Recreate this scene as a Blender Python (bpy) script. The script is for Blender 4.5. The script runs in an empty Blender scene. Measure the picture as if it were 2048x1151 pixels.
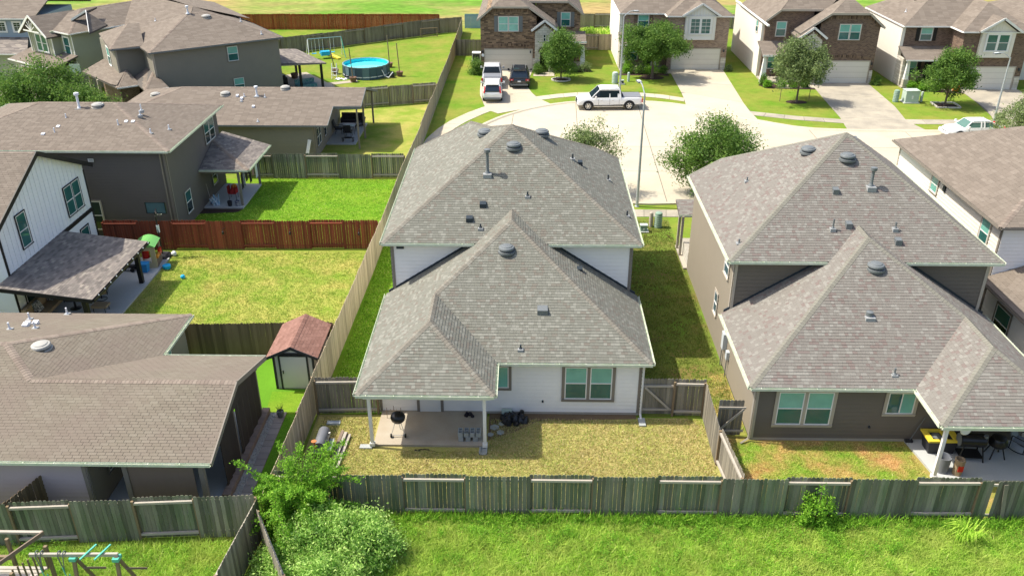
import bpy, math, random
import numpy as np
from mathutils import Vector, Matrix

SC = bpy.context.scene
COL = SC.collection
R = math.radians
rnd = random.Random(7)

# ---------------------------------------------------------------- camera, world, sun, exposure
cd = bpy.data.cameras.new('camera')
cam = bpy.data.objects.new('camera', cd)
COL.objects.link(cam)
cam.location = (0, 0, 22)
cam.rotation_euler = (R(90 - 27.42), 0, R(1.0))
cd.sensor_width = 36
cd.lens = 36 * 1725 / 2048
cd.clip_end = 1500
SC.camera = cam

SUN_AZ = -8.0       # direction the shadows fall, degrees from +X
SUN_EL = 57.0
world = bpy.data.worlds.new('World')
SC.world = world
world.use_nodes = True
wn = world.node_tree
bg = wn.nodes['Background']
sky = wn.nodes.new('ShaderNodeTexSky')
sky.sky_type = 'NISHITA'
sky.sun_disc = False
sky.sun_elevation = R(SUN_EL)
sky.sun_rotation = R(-90 - SUN_AZ)
sky.air_density = 1.0
sky.dust_density = 3.0
sky.ozone_density = 0.6
wn.links.new(sky.outputs['Color'], bg.inputs['Color'])
bg.inputs['Strength'].default_value = 0.14
sl = bpy.data.lights.new('sun', 'SUN')
sl.energy = 3.9
sl.angle = R(0.55)
sl.color = (1.0, 0.94, 0.82)
sun = bpy.data.objects.new('sun', sl)
COL.objects.link(sun)
_d = Vector((math.cos(R(SUN_AZ)) * math.cos(R(SUN_EL)), math.sin(R(SUN_AZ)) * math.cos(R(SUN_EL)), -math.sin(R(SUN_EL))))
sun.rotation_euler = _d.to_track_quat('-Z', 'Y').to_euler()
vs = SC.view_settings
vs.view_transform = 'Standard'
vs.look = 'None'
vs.exposure = 0.78
vs.gamma = 1
vs.use_curve_mapping = False

# ---------------------------------------------------------------- materials
M = {}
def mat(name, col, rough=.85, var=.12, scale=2.0, col2=None, mixscale=.6, contrast=1.0, rv=0.0, tone=0.0,
        ramp=None, bump=0.0, bscale=30.0, metal=0.0, spec=.25, stretch=(1, 1, 1), transl=0.0, brick=None, coat=0.0,
        fine=0.0, finescale=60, emit=None):
    m = bpy.data.materials.new(name)
    m.use_nodes = True
    nt = m.node_tree
    N, L = nt.nodes, nt.links
    b = N['Principled BSDF']
    b.inputs['Roughness'].default_value = rough
    b.inputs['Metallic'].default_value = metal
    b.inputs['Specular IOR Level'].default_value = spec
    if coat: b.inputs['Coat Weight'].default_value = coat
    geo = N.new('ShaderNodeNewGeometry')
    mp = N.new('ShaderNodeMapping')
    mp.inputs['Scale'].default_value = stretch
    L.new(geo.outputs['Position'], mp.inputs['Vector'])
    P = mp.outputs['Vector']
    def noise(s, det=4):
        n = N.new('ShaderNodeTexNoise')
        n.inputs['Scale'].default_value = s
        n.inputs['Detail'].default_value = det
        n.inputs['Roughness'].default_value = .6
        L.new(P, n.inputs['Vector'])
        return n.outputs['Fac']
    def mth(op, a, bb, c=None):
        n = N.new('ShaderNodeMath')
        n.operation = op
        for i, v in enumerate((a, bb, c)):
            if v is None: continue
            if isinstance(v, (int, float)): n.inputs[i].default_value = v
            else: L.new(v, n.inputs[i])
        return n.outputs[0]
    colout = None
    if brick:
        cx = N.new('ShaderNodeSeparateXYZ')
        L.new(geo.outputs['Position'], cx.inputs[0])
        add = mth('ADD', cx.outputs[0], cx.outputs[1])
        cb = N.new('ShaderNodeCombineXYZ')
        L.new(add, cb.inputs[0]); L.new(cx.outputs[2], cb.inputs[1])
        bt = N.new('ShaderNodeTexBrick')
        bt.inputs['Color1'].default_value = (*brick[0], 1)
        bt.inputs['Color2'].default_value = (*brick[1], 1)
        bt.inputs['Mortar'].default_value = (*brick[2], 1)
        bt.inputs['Scale'].default_value = 1
        bt.inputs['Brick Width'].default_value = brick[3]
        bt.inputs['Row Height'].default_value = brick[4]
        bt.inputs['Mortar Size'].default_value = brick[5]
        bt.inputs['Bias'].default_value = brick[6] if len(brick) > 6 else 0
        L.new(cb.outputs[0], bt.inputs['Vector'])
        colout = bt.outputs['Color']
    elif ramp:
        at = N.new('ShaderNodeAttribute'); at.attribute_name = 'tone'
        cr = N.new('ShaderNodeValToRGB')
        e = cr.color_ramp.elements
        while len(e) < len(ramp): e.new(.5)
        for i, (p, c) in enumerate(ramp):
            e[i].position = p; e[i].color = (*c, 1)
        L.new(at.outputs['Fac'], cr.inputs[0])
        colout = cr.outputs[0]
    if col2 is not None:
        f = noise(mixscale, 5)
        f = mth('MULTIPLY_ADD', f, 3.0 * contrast, .5 - 1.5 * contrast)
        cl = N.new('ShaderNodeClamp'); L.new(f, cl.inputs[0])
        mx = N.new('ShaderNodeMix'); mx.data_type = 'RGBA'
        L.new(cl.outputs[0], mx.inputs[0])
        if colout is not None: L.new(colout, mx.inputs[6])
        else: mx.inputs[6].default_value = (*col, 1)
        mx.inputs[7].default_value = (*col2, 1)
        colout = mx.outputs[2]
    v = None
    if var:
        v = mth('MULTIPLY_ADD', noise(scale), 2 * var, 1 - var)
    if fine:
        w = mth('MULTIPLY_ADD', noise(finescale, 3), 3 * fine, 1 - 1.5 * fine)
        v = mth('MULTIPLY', v, w) if v is not None else w
    if rv:
        oi = N.new('ShaderNodeObjectInfo')
        w = mth('MULTIPLY_ADD', oi.outputs['Random'], 2 * rv, 1 - rv)
        v = mth('MULTIPLY', v, w) if v is not None else w
    if tone:
        at = N.new('ShaderNodeAttribute'); at.attribute_name = 'tone'
        w = mth('MULTIPLY_ADD', at.outputs['Fac'], 2 * tone, 1 - tone)
        v = mth('MULTIPLY', v, w) if v is not None else w
    if v is not None:
        vm = N.new('ShaderNodeVectorMath'); vm.operation = 'SCALE'
        if colout is not None: L.new(colout, vm.inputs[0])
        else: vm.inputs[0].default_value = col
        L.new(v, vm.inputs['Scale'])
        colout = vm.outputs[0]
    if colout is not None: L.new(colout, b.inputs['Base Color'])
    else: b.inputs['Base Color'].default_value = (*col, 1)
    if bump:
        bp = N.new('ShaderNodeBump')
        bp.inputs['Strength'].default_value = bump
        bp.inputs['Distance'].default_value = .02
        L.new(noise(bscale, 3), bp.inputs['Height'])
        L.new(bp.outputs[0], b.inputs['Normal'])
    if transl:
        tr = N.new('ShaderNodeBsdfTranslucent')
        if colout is not None: L.new(colout, tr.inputs[0])
        else: tr.inputs[0].default_value = (*col, 1)
        ms = N.new('ShaderNodeMixShader'); ms.inputs[0].default_value = transl
        L.new(b.outputs[0], ms.inputs[1]); L.new(tr.outputs[0], ms.inputs[2])
        L.new(ms.outputs[0], N['Material Output'].inputs[0])
    M[name] = m
    return m

def glassmat(name, col, rough=.06):
    m = mat(name, col, rough=rough, var=.4, scale=1.1, spec=.6)
    return m

# roofs: (pos, colour) ramps on each shingle's own tone
mat('shingle_grey', (0, 0, 0), ramp=[(0, (.158, .142, .12)), (.22, (.163, .152, .128)), (.4, (.158, .157, .132)), (.62, (.175, .174, .149)), (1, (.220, .218, .188))], var=.09, scale=.7, fine=.1, finescale=90, rough=.95, spec=.1)
mat('shingle_mauve', (0, 0, 0), ramp=[(0, (.168, .135, .122)), (.22, (.172, .144, .131)), (.4, (.176, .161, .144)), (.65, (.188, .177, .158)), (1, (.225, .215, .193))], var=.09, scale=.7, fine=.1, finescale=90, rough=.95, spec=.1)
mat('shingle_tan', (0, 0, 0), ramp=[(0, (.16, .14, .108)), (.5, (.182, .162, .125)), (1, (.205, .186, .146))], var=.10, scale=.6, fine=.08, finescale=70, rough=.95, spec=.1, col2=(.17, .138, .115), mixscale=.35, contrast=.8)
mat('shingle_brown', (0, 0, 0), ramp=[(0, (.155, .13, .107)), (.5, (.18, .151, .124)), (1, (.205, .174, .144))], var=.10, scale=.5, fine=.08, finescale=70, rough=.95, spec=.1)
mat('shingle_slate', (0, 0, 0), ramp=[(0, (.13, .115, .105)), (.4, (.18, .16, .145)), (.8, (.24, .21, .185)), (1, (.29, .26, .22))], var=.1, scale=.7, fine=.1, finescale=70, rough=.95, spec=.1)
mat('shingle_red', (0, 0, 0), ramp=[(0, (.19, .10, .078)), (1, (.26, .145, .115))], var=.14, scale=2, rough=.9, spec=.15)
mat('roof_deck', (.10, .09, .08))
mat('cap_grey', (0, 0, 0), ramp=[(0, (.17, .155, .13)), (.7, (.185, .17, .142)), (1, (.22, .21, .18))], var=.08, rough=.95, spec=.1)
mat('cap_mauve', (0, 0, 0), ramp=[(0, (.178, .17, .143)), (.7, (.19, .183, .153)), (1, (.20, .195, .164))], var=.08, rough=.95, spec=.1)
mat('cap_tan', (0, 0, 0), ramp=[(0, (.18, .145, .12)), (1, (.24, .2, .165))], var=.1, rough=.95, spec=.1)
mat('gutter_cream', (.68, .68, .60), rough=.5, var=.1, scale=3, col2=(.44, .52, .36), mixscale=4, contrast=.6)
mat('gutter_white', (.75, .74, .70), rough=.5, var=.06)
mat('trim_white', (.74, .73, .70), rough=.6, var=.06)
mat('trim_taupe', (.21, .185, .155), rough=.7, var=.08)
mat('trim_beige', (.40, .355, .29), rough=.7, var=.08)
mat('trim_black', (.018, .017, .017), rough=.5, var=.1)
mat('soffit', (.5, .48, .44), var=.05)
mat('siding_white', (.82, .79, .75), rough=.65, var=.07, scale=1.5)
mat('siding_cream', (.72, .68, .60), rough=.65, var=.06, scale=1.5)
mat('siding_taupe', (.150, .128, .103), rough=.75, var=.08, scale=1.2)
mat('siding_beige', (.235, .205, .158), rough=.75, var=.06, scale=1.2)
mat('siding_dark', (.13, .115, .103), rough=.75, var=.08, scale=1.2)
mat('siding_olive', (.23, .21, .168), rough=.75, var=.08, scale=1.2)
mat('siding_sage', (.36, .37, .27), rough=.75, var=.06, scale=1.2)
mat('siding_steel', (.30, .36, .42), rough=.75, var=.06, scale=1.2)
mat('siding_lilac', (.43, .36, .355), rough=.75, var=.06, scale=1.2)
mat('panel_white', (.76, .78, .80), rough=.6, var=.05, scale=1.2)
mat('brick_brown', (0, 0, 0), brick=((.06, .038, .026), (.30, .20, .12), (.22, .17, .12), .42, .15, .014, .05), var=.3, scale=1.6, rough=.9)
mat('brick_dark', (0, 0, 0), brick=((.085, .05, .036), (.21, .135, .09), (.2, .16, .13), .24, .085, .012, 0), var=.2, scale=4, rough=.9)
mat('brick_rose', (0, 0, 0), brick=((.20, .125, .095), (.38, .265, .2), (.34, .28, .23), .24, .085, .012, 0), var=.12, scale=4, rough=.9)
mat('brick_edge', (0, 0, 0), ramp=[(0, (.05, .034, .025)), (1, (.24, .165, .11))], var=.2, scale=8)
mat('stone_white', (0, 0, 0), brick=((.62, .59, .52), (.46, .42, .35), (.36, .33, .28), .5, .24, .015, 0), var=.15, scale=3, rough=.9)
mat('concrete', (.48, .435, .345), rough=.9, var=.16, scale=.35, rv=.05, fine=.10, finescale=12, col2=(.42, .365, .27), mixscale=.35, contrast=1.0)
mat('concrete_old', (.38, .34, .265), rough=.9, var=.14, scale=.8, rv=.07, fine=.12, finescale=10, col2=(.27, .245, .2), mixscale=.6, contrast=1.0)
mat('concrete_patio', (.42, .375, .30), rough=.9, var=.10, scale=1.2, rv=.03, fine=.08, finescale=20, col2=(.34, .285, .215), mixscale=1.2, contrast=.8)
mat('concrete_grey', (.42, .43, .42), rough=.9, var=.08, scale=1.5, fine=.06, finescale=20)
mat('joint', (.14, .125, .10), var=.2)
mat('foundation', (.38, .34, .28), var=.15, scale=4)
mat('garage_cream', (.60, .555, .47), rough=.55, var=.04)
mat('garage_white', (.66, .63, .56), rough=.55, var=.04)
mat('garage_tan', (.42, .30, .20), rough=.55, var=.04)
glassmat('pane_blind', (.17, .44, .37), .15)
glassmat('pane_dark', (.025, .115, .105))
glassmat('pane_black', (.012, .03, .028))
glassmat('pane_steel', (.07, .12, .14))
mat('vent_grey', (.15, .165, .17), rough=.55, var=.12, scale=8, metal=.2, spec=.5)
mat('vent_pale', (.36, .35, .32), rough=.45, var=.1, scale=8)
mat('vent_white', (.66, .68, .72), rough=.35, var=.06, spec=.5)
mat('vent_dark', (.03, .04, .05), rough=.5, var=.1)
mat('flashing', (.30, .31, .31), rough=.6, var=.1)
mat('wood_green', (.215, .20, .16), rough=.9, var=.22, scale=3, stretch=(6, 6, .7), rv=.28, tone=.2, col2=(.12, .145, .088), mixscale=.45, contrast=1.2, fine=.3, finescale=30)
mat('wood_grey', (.25, .225, .18), rough=.9, var=.2, scale=3, stretch=(6, 6, .7), rv=.22, tone=.2, col2=(.17, .155, .12), mixscale=.6, fine=.15, finescale=30)
mat('wood_tan', (.50, .41, .29), rough=.9, var=.15, scale=3, stretch=(6, 6, .7), rv=.15, tone=.15, col2=(.36, .30, .21), mixscale=.5, fine=.12, finescale=30)
mat('wood_red', (.20, .052, .028), rough=.8, var=.2, scale=3, stretch=(6, 6, .7), rv=.2, tone=.2, fine=.1, finescale=30)
mat('wood_orange', (.30, .07, .022), rough=.8, var=.15, scale=1, stretch=(3, 3, .5), rv=.2, tone=.25)
mat('wood_dark', (.15, .108, .062), rough=.85, var=.2, scale=3, stretch=(6, 6, .7), rv=.2, tone=.2)
mat('rail_light', (.38, .345, .29), rough=.85, var=.15, scale=3)
mat('rail_brown', (.21, .155, .095), rough=.85, var=.15, scale=3)
mat('blue_paint', (.22, .36, .46), rough=.7, var=.12)
mat('lawn', (.11, .215, .018), rough=.95, var=.28, scale=1.4, col2=(.22, .225, .045), mixscale=.32, contrast=.9, fine=.35, finescale=14, spec=.05)
mat('lawn_lush', (.10, .235, .014), rough=.95, var=.22, scale=1.8, col2=(.175, .26, .025), mixscale=.4, contrast=.8, fine=.32, finescale=14, spec=.05)
mat('field', (.12, .24, .03), rough=.95, var=.35, scale=.25, col2=(.32, .24, .10), mixscale=.06, contrast=1.6, fine=.5, finescale=1.6, stretch=(.45, 1, 1), spec=.05)
mat('lawn_patchy', (.17, .25, .03), rough=.95, var=.2, scale=1.2, col2=(.34, .31, .085), mixscale=.5, contrast=1.1, fine=.4, finescale=16, spec=.05)
mat('lawn_dry', (.37, .30, .125), rough=.95, var=.2, scale=1.4, col2=(.27, .29, .07), mixscale=.5, contrast=.8, fine=.4, finescale=16, spec=.05)
mat('lawn_mixed', (.15, .235, .03), rough=.95, var=.2, scale=2, col2=(.36, .22, .09), mixscale=.7, contrast=1.2, fine=.35, finescale=16, spec=.05)
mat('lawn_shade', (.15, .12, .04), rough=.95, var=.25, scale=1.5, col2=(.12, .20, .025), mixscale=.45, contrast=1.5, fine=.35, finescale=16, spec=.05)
mat('turf', (.10, .24, .018), rough=.9, var=.12, scale=4, fine=.25, finescale=30, spec=.05)
mat('soil', (.15, .105, .062), rough=.95, var=.25, scale=4, fine=.3, finescale=20)
mat('mulch', (.05, .032, .024), rough=.95, var=.4, scale=9, bump=.6)
mat('grass_blade', (0, 0, 0), ramp=[(0, (.13, .30, .025)), (.4, (.32, .58, .055)), (.75, (.52, .70, .11)), (1, (.80, .72, .32))], var=.3, scale=.9, rough=.8, spec=.1, transl=.45)
mat('grass_dry', (0, 0, 0), ramp=[(0, (.24, .38, .06)), (.35, (.47, .42, .155)), (.75, (.62, .50, .25)), (1, (.85, .74, .42))], var=.2, scale=1.2, rough=.85, spec=.05, transl=.25)
mat('grass_wild', (0, 0, 0), ramp=[(0, (.12, .28, .025)), (.4, (.31, .57, .055)), (.75, (.50, .70, .11)), (1, (.80, .74, .34))], col2=(.50, .60, .14), mixscale=.75, contrast=.9, var=.4, scale=1.3, rough=.8, spec=.1, transl=.45)
mat('grass_patchy', (0, 0, 0), ramp=[(0, (.14, .30, .03)), (.4, (.28, .52, .055)), (.8, (.48, .62, .11)), (1, (.75, .68, .28))], col2=(.48, .47, .14), mixscale=.5, contrast=.9, var=.2, scale=.9, rough=.8, spec=.1, transl=.4)
mat('grass_mixed', (0, 0, 0), ramp=[(0, (.16, .32, .03)), (.4, (.32, .54, .06)), (.8, (.52, .62, .12)), (1, (.75, .68, .30))], col2=(.72, .50, .22), mixscale=.7, contrast=1.2, var=.2, scale=2, rough=.8, spec=.1, transl=.4)
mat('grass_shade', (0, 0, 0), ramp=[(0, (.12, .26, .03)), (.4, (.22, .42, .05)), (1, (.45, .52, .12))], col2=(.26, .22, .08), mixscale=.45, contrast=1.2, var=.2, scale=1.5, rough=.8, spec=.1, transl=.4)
mat('leaf_oak', (0, 0, 0), ramp=[(0, (.055, .12, .025)), (.5, (.13, .24, .042)), (1, (.30, .44, .095))], var=.2, scale=1.5, rough=.6, spec=.2, transl=.4)
mat('leaf_olive', (0, 0, 0), ramp=[(0, (.08, .12, .045)), (.5, (.19, .26, .09)), (1, (.38, .46, .18))], var=.2, scale=1.5, rough=.6, spec=.2, transl=.3)
mat('leaf_lime', (0, 0, 0), ramp=[(0, (.09, .24, .02)), (.5, (.21, .44, .035)), (1, (.42, .62, .08))], var=.15, scale=1.5, rough=.6, spec=.2, transl=.4)
mat('leaf_sage', (0, 0, 0), ramp=[(0, (.10, .26, .03)), (.45, (.36, .58, .12)), (1, (.74, .86, .34))], var=.2, scale=1.8, rough=.6, spec=.2, transl=.4)
mat('bark', (.13, .10, .075), rough=.95, var=.25, scale=6)
mat('smoker_grey', (.16, .165, .18), rough=.5, var=.15, scale=5, metal=.2)
mat('metal_galv', (.42, .45, .47), rough=.4, metal=.4, var=.08)
mat('metal_white', (.72, .73, .74), rough=.4, var=.05)
mat('metal_black', (.012, .012, .013), rough=.35, spec=.5, var=.1)
mat('rubber', (.02, .02, .02), rough=.8, var=.1)
mat('chrome', (.6, .6, .6), rough=.2, metal=.9, var=.05)
mat('paint_white', (.78, .78, .76), rough=.25, var=.02, spec=.5, coat=.4)
mat('paint_silver', (.5, .5, .5), rough=.3, var=.02, spec=.5, coat=.4)
mat('paint_black', (.016, .02, .024), rough=.2, var=.05, spec=.5, coat=.6)
mat('auto_glass', (.012, .022, .034), rough=.08, spec=.6, var=.1)
mat('auto_glass_green', (.09, .17, .14), rough=.1, spec=.6, var=.1)
mat('tail_red', (.45, .02, .015), rough=.25, var=.05)
mat('lens_clear', (.7, .72, .72), rough=.2, var=.05)
mat('tonneau', (.18, .19, .21), rough=.6, var=.06)
mat('util_green', (.21, .31, .24), rough=.6, var=.08)
mat('util_pale', (.42, .50, .44), rough=.6, var=.06)
mat('util_grey', (.50, .54, .56), rough=.5, var=.05)
mat('pool_liner', (.02, .60, .68), rough=.4, var=.04)
mat('pool_water', (.12, .85, .90), rough=.05, var=.06, spec=.6)
mat('pool_wall', (.055, .10, .13), rough=.5, var=.1)
mat('pool_patch', (.12, .19, .22), rough=.5, var=.3, scale=12)
mat('pool_pipe', (.20, .33, .36), rough=.4)
mat('plastic_blue', (.03, .25, .60), rough=.4)
mat('plastic_sky', (.02, .42, .75), rough=.4)
mat('plastic_red', (.55, .03, .02), rough=.4)
mat('plastic_orange', (.65, .24, .03), rough=.4)
mat('plastic_green', (.16, .42, .12), rough=.4)
mat('plastic_tan', (.42, .36, .24), rough=.5)
mat('plastic_yellow', (.75, .58, .06), rough=.4)
mat('plastic_teal', (.10, .42, .33), rough=.4)
mat('plastic_white', (.72, .73, .74), rough=.4)
mat('plastic_dark', (.03, .03, .035), rough=.5)
mat('tarp', (.012, .012, .014), rough=.4, bump=.5, bscale=12, spec=.5)
mat('cushion_tan', (.32, .24, .15), rough=.9)
mat('cushion_print', (.5, .5, .48), rough=.9, col2=(.08, .08, .09), mixscale=14, contrast=4)
mat('cloth_dark', (.03, .025, .03), rough=.9, var=.3)
mat('cloth_red', (.32, .03, .03), rough=.9)
mat('cloth_grey', (.34, .34, .38), rough=.9, col2=(.08, .09, .15), mixscale=9, contrast=3)
mat('cloth_rose', (.40, .24, .20), rough=.9)
mat('cloth_blue', (.20, .36, .5), rough=.9, col2=(.5, .55, .6), mixscale=8, contrast=3)
mat('cloth_teal', (.05, .2, .2), rough=.8, col2=(.2, .3, .3), mixscale=5, contrast=2)
mat('screen_brown', (.20, .15, .115), rough=.9, var=.12, scale=2, stretch=(1, 1, .3))
mat('screen_black', (.045, .036, .030), rough=.9, var=.25, scale=2.5, stretch=(1.5, 1.5, .2))
mat('cinder', (.33, .35, .34), rough=.95, var=.15, scale=10, rv=.1)
mat('cinder_blue', (.20, .38, .46), rough=.95, var=.15, scale=10)
mat('pavers', (.27, .25, .235), rough=.9, var=.1, rv=.12, scale=6)
mat('paver_brown', (.25, .19, .155), rough=.9, var=.15, rv=.15, scale=6)
mat('pebble', (.36, .36, .34), rough=.8, var=.3, scale=25, bump=.8, bscale=50)
mat('shed_grey', (.60, .58, .58), rough=.6, var=.06)
mat('shed_dark', (.035, .035, .04), rough=.6, var=.1)
mat('fender_orange', (.45, .17, .06), rough=.8)
mat('terracotta', (.17, .10, .07), rough=.8, var=.2)
mat('print_black', (.02, .02, .02), var=0)
mat('print_white', (.75, .75, .75), var=0)

# ---------------------------------------------------------------- building helpers
INV = {}
class MB:
    """collects faces, then links them as ONE mesh object"""
    def __init__(s): s.v = []; s.f = []; s.m = []; s.t = []
    def poly(s, pts, m=0, t=.5):
        n = len(s.v); s.v += [tuple(p) for p in pts]
        s.f.append(tuple(range(n, n + len(pts)))); s.m.append(m); s.t.append(t)
    def faces(s, pts, fs, m=0, t=.5):
        n = len(s.v); s.v += [tuple(p) for p in pts]
        for f in fs: s.f.append(tuple(n + i for i in f)); s.m.append(m); s.t.append(t)
    def hexa(s, p, m=0, t=.5):
        s.faces(p, [(0, 3, 2, 1), (4, 5, 6, 7), (0, 1, 5, 4), (1, 2, 6, 5), (2, 3, 7, 6), (3, 0, 4, 7)], m, t)
    def box(s, x0, x1, y0, y1, z0, z1, m=0, t=.5):
        s.hexa([(x0, y0, z0), (x1, y0, z0), (x1, y1, z0), (x0, y1, z0), (x0, y0, z1), (x1, y0, z1), (x1, y1, z1), (x0, y1, z1)], m, t)
    def fb(s, F, a0, a1, n0, n1, z0, z1, m=0, t=.5):
        s.hexa([F(a0, n1, z0), F(a1, n1, z0), F(a1, n0, z0), F(a0, n0, z0), F(a0, n1, z1), F(a1, n1, z1), F(a1, n0, z1), F(a0, n0, z1)], m, t)
    def bar(s, p, q, w, h=None, m=0, t=.5, up=(0, 0, 1)):
        h = w if h is None else h
        p = Vector(p); q = Vector(q); d = (q - p)
        if d.length < 1e-6: return
        d.normalize(); u = Vector(up)
        if abs(d.dot(u)) > .98: u = Vector((1, 0, 0))
        a = d.cross(u).normalized() * (w / 2); b = a.cross(d).normalized() * (h / 2)
        s.hexa([p - a - b, p + a - b, q + a - b, q - a - b, p - a + b, p + a + b, q + a + b, q - a + b], m, t)
    def tube(s, p, q, r0, r1=None, n=8, m=0, t=.5, cap=True):
        r1 = r0 if r1 is None else r1
        p = Vector(p); q = Vector(q); d = (q - p).normalized()
        u = Vector((0, 0, 1)) if abs(d.z) < .9 else Vector((1, 0, 0))
        a = d.cross(u).normalized(); b = d.cross(a)
        pts = []
        for c, r in ((p, r0), (q, r1)):
            for i in range(n):
                an = 2 * math.pi * i / n
                pts.append(c + a * math.cos(an) * r + b * math.sin(an) * r)
        fs = [(i, (i + 1) % n, n + (i + 1) % n, n + i) for i in range(n)]
        if cap: fs += [tuple(range(n - 1, -1, -1)), tuple(range(n, 2 * n))]
        s.faces(pts, fs, m, t)
    def path(s, pts, r, n=6, m=0):
        for a, b in zip(pts, pts[1:]): s.tube(a, b, r, r, n, m)
    def lathe(s, c, prof, n=16, m=0, axis=None, t=.5):
        """prof: (radius, height) along axis from c"""
        c = Vector(c); A = Vector(axis or (0, 0, 1)).normalized()
        u = Vector((0, 0, 1)) if abs(A.z) < .9 else Vector((1, 0, 0))
        a = A.cross(u).normalized(); b = A.cross(a)
        pts = []
        for r, h in prof:
            for i in range(n):
                an = 2 * math.pi * i / n
                pts.append(c + A * h + a * (math.cos(an) * r) + b * (math.sin(an) * r))
        fs = []
        for k in range(len(prof) - 1):
            for i in range(n):
                j = (i + 1) % n
                fs.append((k * n + i, k * n + j, (k + 1) * n + j, (k + 1) * n + i))
        fs.append(tuple(range(n - 1, -1, -1)))
        fs.append(tuple(range((len(prof) - 1) * n, len(prof) * n)))
        s.faces(pts, fs, m, t)
    def slab(s, pts, z0, z1, m=0, t=.5):
        n = len(pts)
        b = [(x, y, z0) for x, y in pts] + [(x, y, z1) for x, y in pts]
        s.faces(b, [tuple(range(n - 1, -1, -1)), tuple(range(n, 2 * n))] + [(i, (i + 1) % n, n + (i + 1) % n, n + i) for i in range(n)], m, t)
    def fprism(s, F, prof, n0, n1, m=0, t=.5):
        """polygon prof [(a, z)] in the plane of F, extruded from n0 to n1"""
        n = len(prof)
        b = [F(a, n1, z) for a, z in prof] + [F(a, n0, z) for a, z in prof]
        s.faces(b, [tuple(range(n)), tuple(range(2 * n - 1, n - 1, -1))] + [(i, n + i, n + (i + 1) % n, (i + 1) % n) for i in range(n)], m, t)
    def mesh(s, name, mats, smooth=False, inv=None):
        me = bpy.data.meshes.new(name)
        v = s.v
        if inv is not None: v = [tuple(inv @ Vector(p)) for p in v]
        me.from_pydata(v, [], s.f)
        if not isinstance(mats, (list, tuple)): mats = [mats]
        for m in mats: me.materials.append(M[m])
        if len(mats) > 1: me.polygons.foreach_set('material_index', s.m)
        at = me.attributes.new('tone', 'FLOAT', 'FACE')
        at.data.foreach_set('value', s.t)
        if smooth:
            me.polygons.foreach_set('use_smooth', [True] * len(s.f))
            try: me.set_sharp_from_angle(angle=R(40))
            except Exception: pass
        me.update()
        return me
    def build(s, name, mats, parent=None, smooth=False, kind=None, label=None):
        inv = None
        r = parent
        while r is not None:
            if r.name in INV: inv = INV[r.name]
            r = r.parent
        o = bpy.data.objects.new(name, s.mesh(name, mats, smooth, inv))
        COL.objects.link(o)
        if parent is not None: o.parent = parent
        if kind: o['kind'] = kind
        if label: o['label'] = label
        return o

def F(ox, oy, ax, ay):
    """wall frame: a runs along the wall, n points out of it"""
    l = math.hypot(ax, ay); ax /= l; ay /= l
    def f(a, n, z): return (ox + ax * a + ay * n, oy + ay * a - ax * n, z)
    return f

def tag(o, label, cat, group=None, kind=None):
    o['label'] = label; o['category'] = cat
    if group: o['group'] = group
    if kind: o['kind'] = kind
    return o
def thing(name, label, cat, loc=(0, 0, 0), rz=0, group=None, local=False):
    o = bpy.data.objects.new(name, None)
    o.empty_display_size = .2
    COL.objects.link(o)
    o.location = loc; o.rotation_euler = (0, 0, rz)
    if not local:
        INV[o.name] = (Matrix.Translation(Vector(loc)) @ Matrix.Rotation(rz, 4, 'Z')).inverted()
    return tag(o, label, cat, group)
def inst(name, me, parent, mtx, kind=None):
    o = bpy.data.objects.new(name, me)
    COL.objects.link(o)
    r = parent; inv = None
    while r is not None:
        if r.name in INV: inv = INV[r.name]
        r = r.parent
    o.parent = parent
    o.matrix_local = inv @ mtx if inv is not None else mtx
    return o
def copy_tree(o, loc, rz=0, label=None, group=None, sc=None):
    def rec(src, par):
        c = src.copy(); COL.objects.link(c)
        if par is not None: c.parent = par
        for ch in list(kids.get(src.name, [])): rec(ch, c)
        return c
    kids = {}
    for q in COL.objects:
        if q.parent is not None: kids.setdefault(q.parent.name, []).append(q)
    c = rec(o, None)
    c.location = loc; c.rotation_euler = (0, 0, rz)
    if sc: c.scale = (sc, sc, sc)
    if label: c['label'] = label
    if group: c['group'] = group
    return c
def fastmesh(name, V, k, mats, tone=None, smooth=False):
    n = len(V) // k
    me = bpy.data.meshes.new(name)
    me.vertices.add(len(V)); me.vertices.foreach_set('co', V.astype(np.float32).ravel())
    me.loops.add(n * k); me.loops.foreach_set('vertex_index', np.arange(n * k, dtype=np.int32))
    me.polygons.add(n); me.polygons.foreach_set('loop_start', np.arange(0, n * k, k, dtype=np.int32))
    for m in (mats if isinstance(mats, (list, tuple)) else [mats]): me.materials.append(M[m])
    at = me.attributes.new('tone', 'FLOAT', 'FACE')
    at.data.foreach_set('value', (np.full(n, .5) if tone is None else tone).astype(np.float32))
    me.update(calc_edges=True)
    return me
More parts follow.
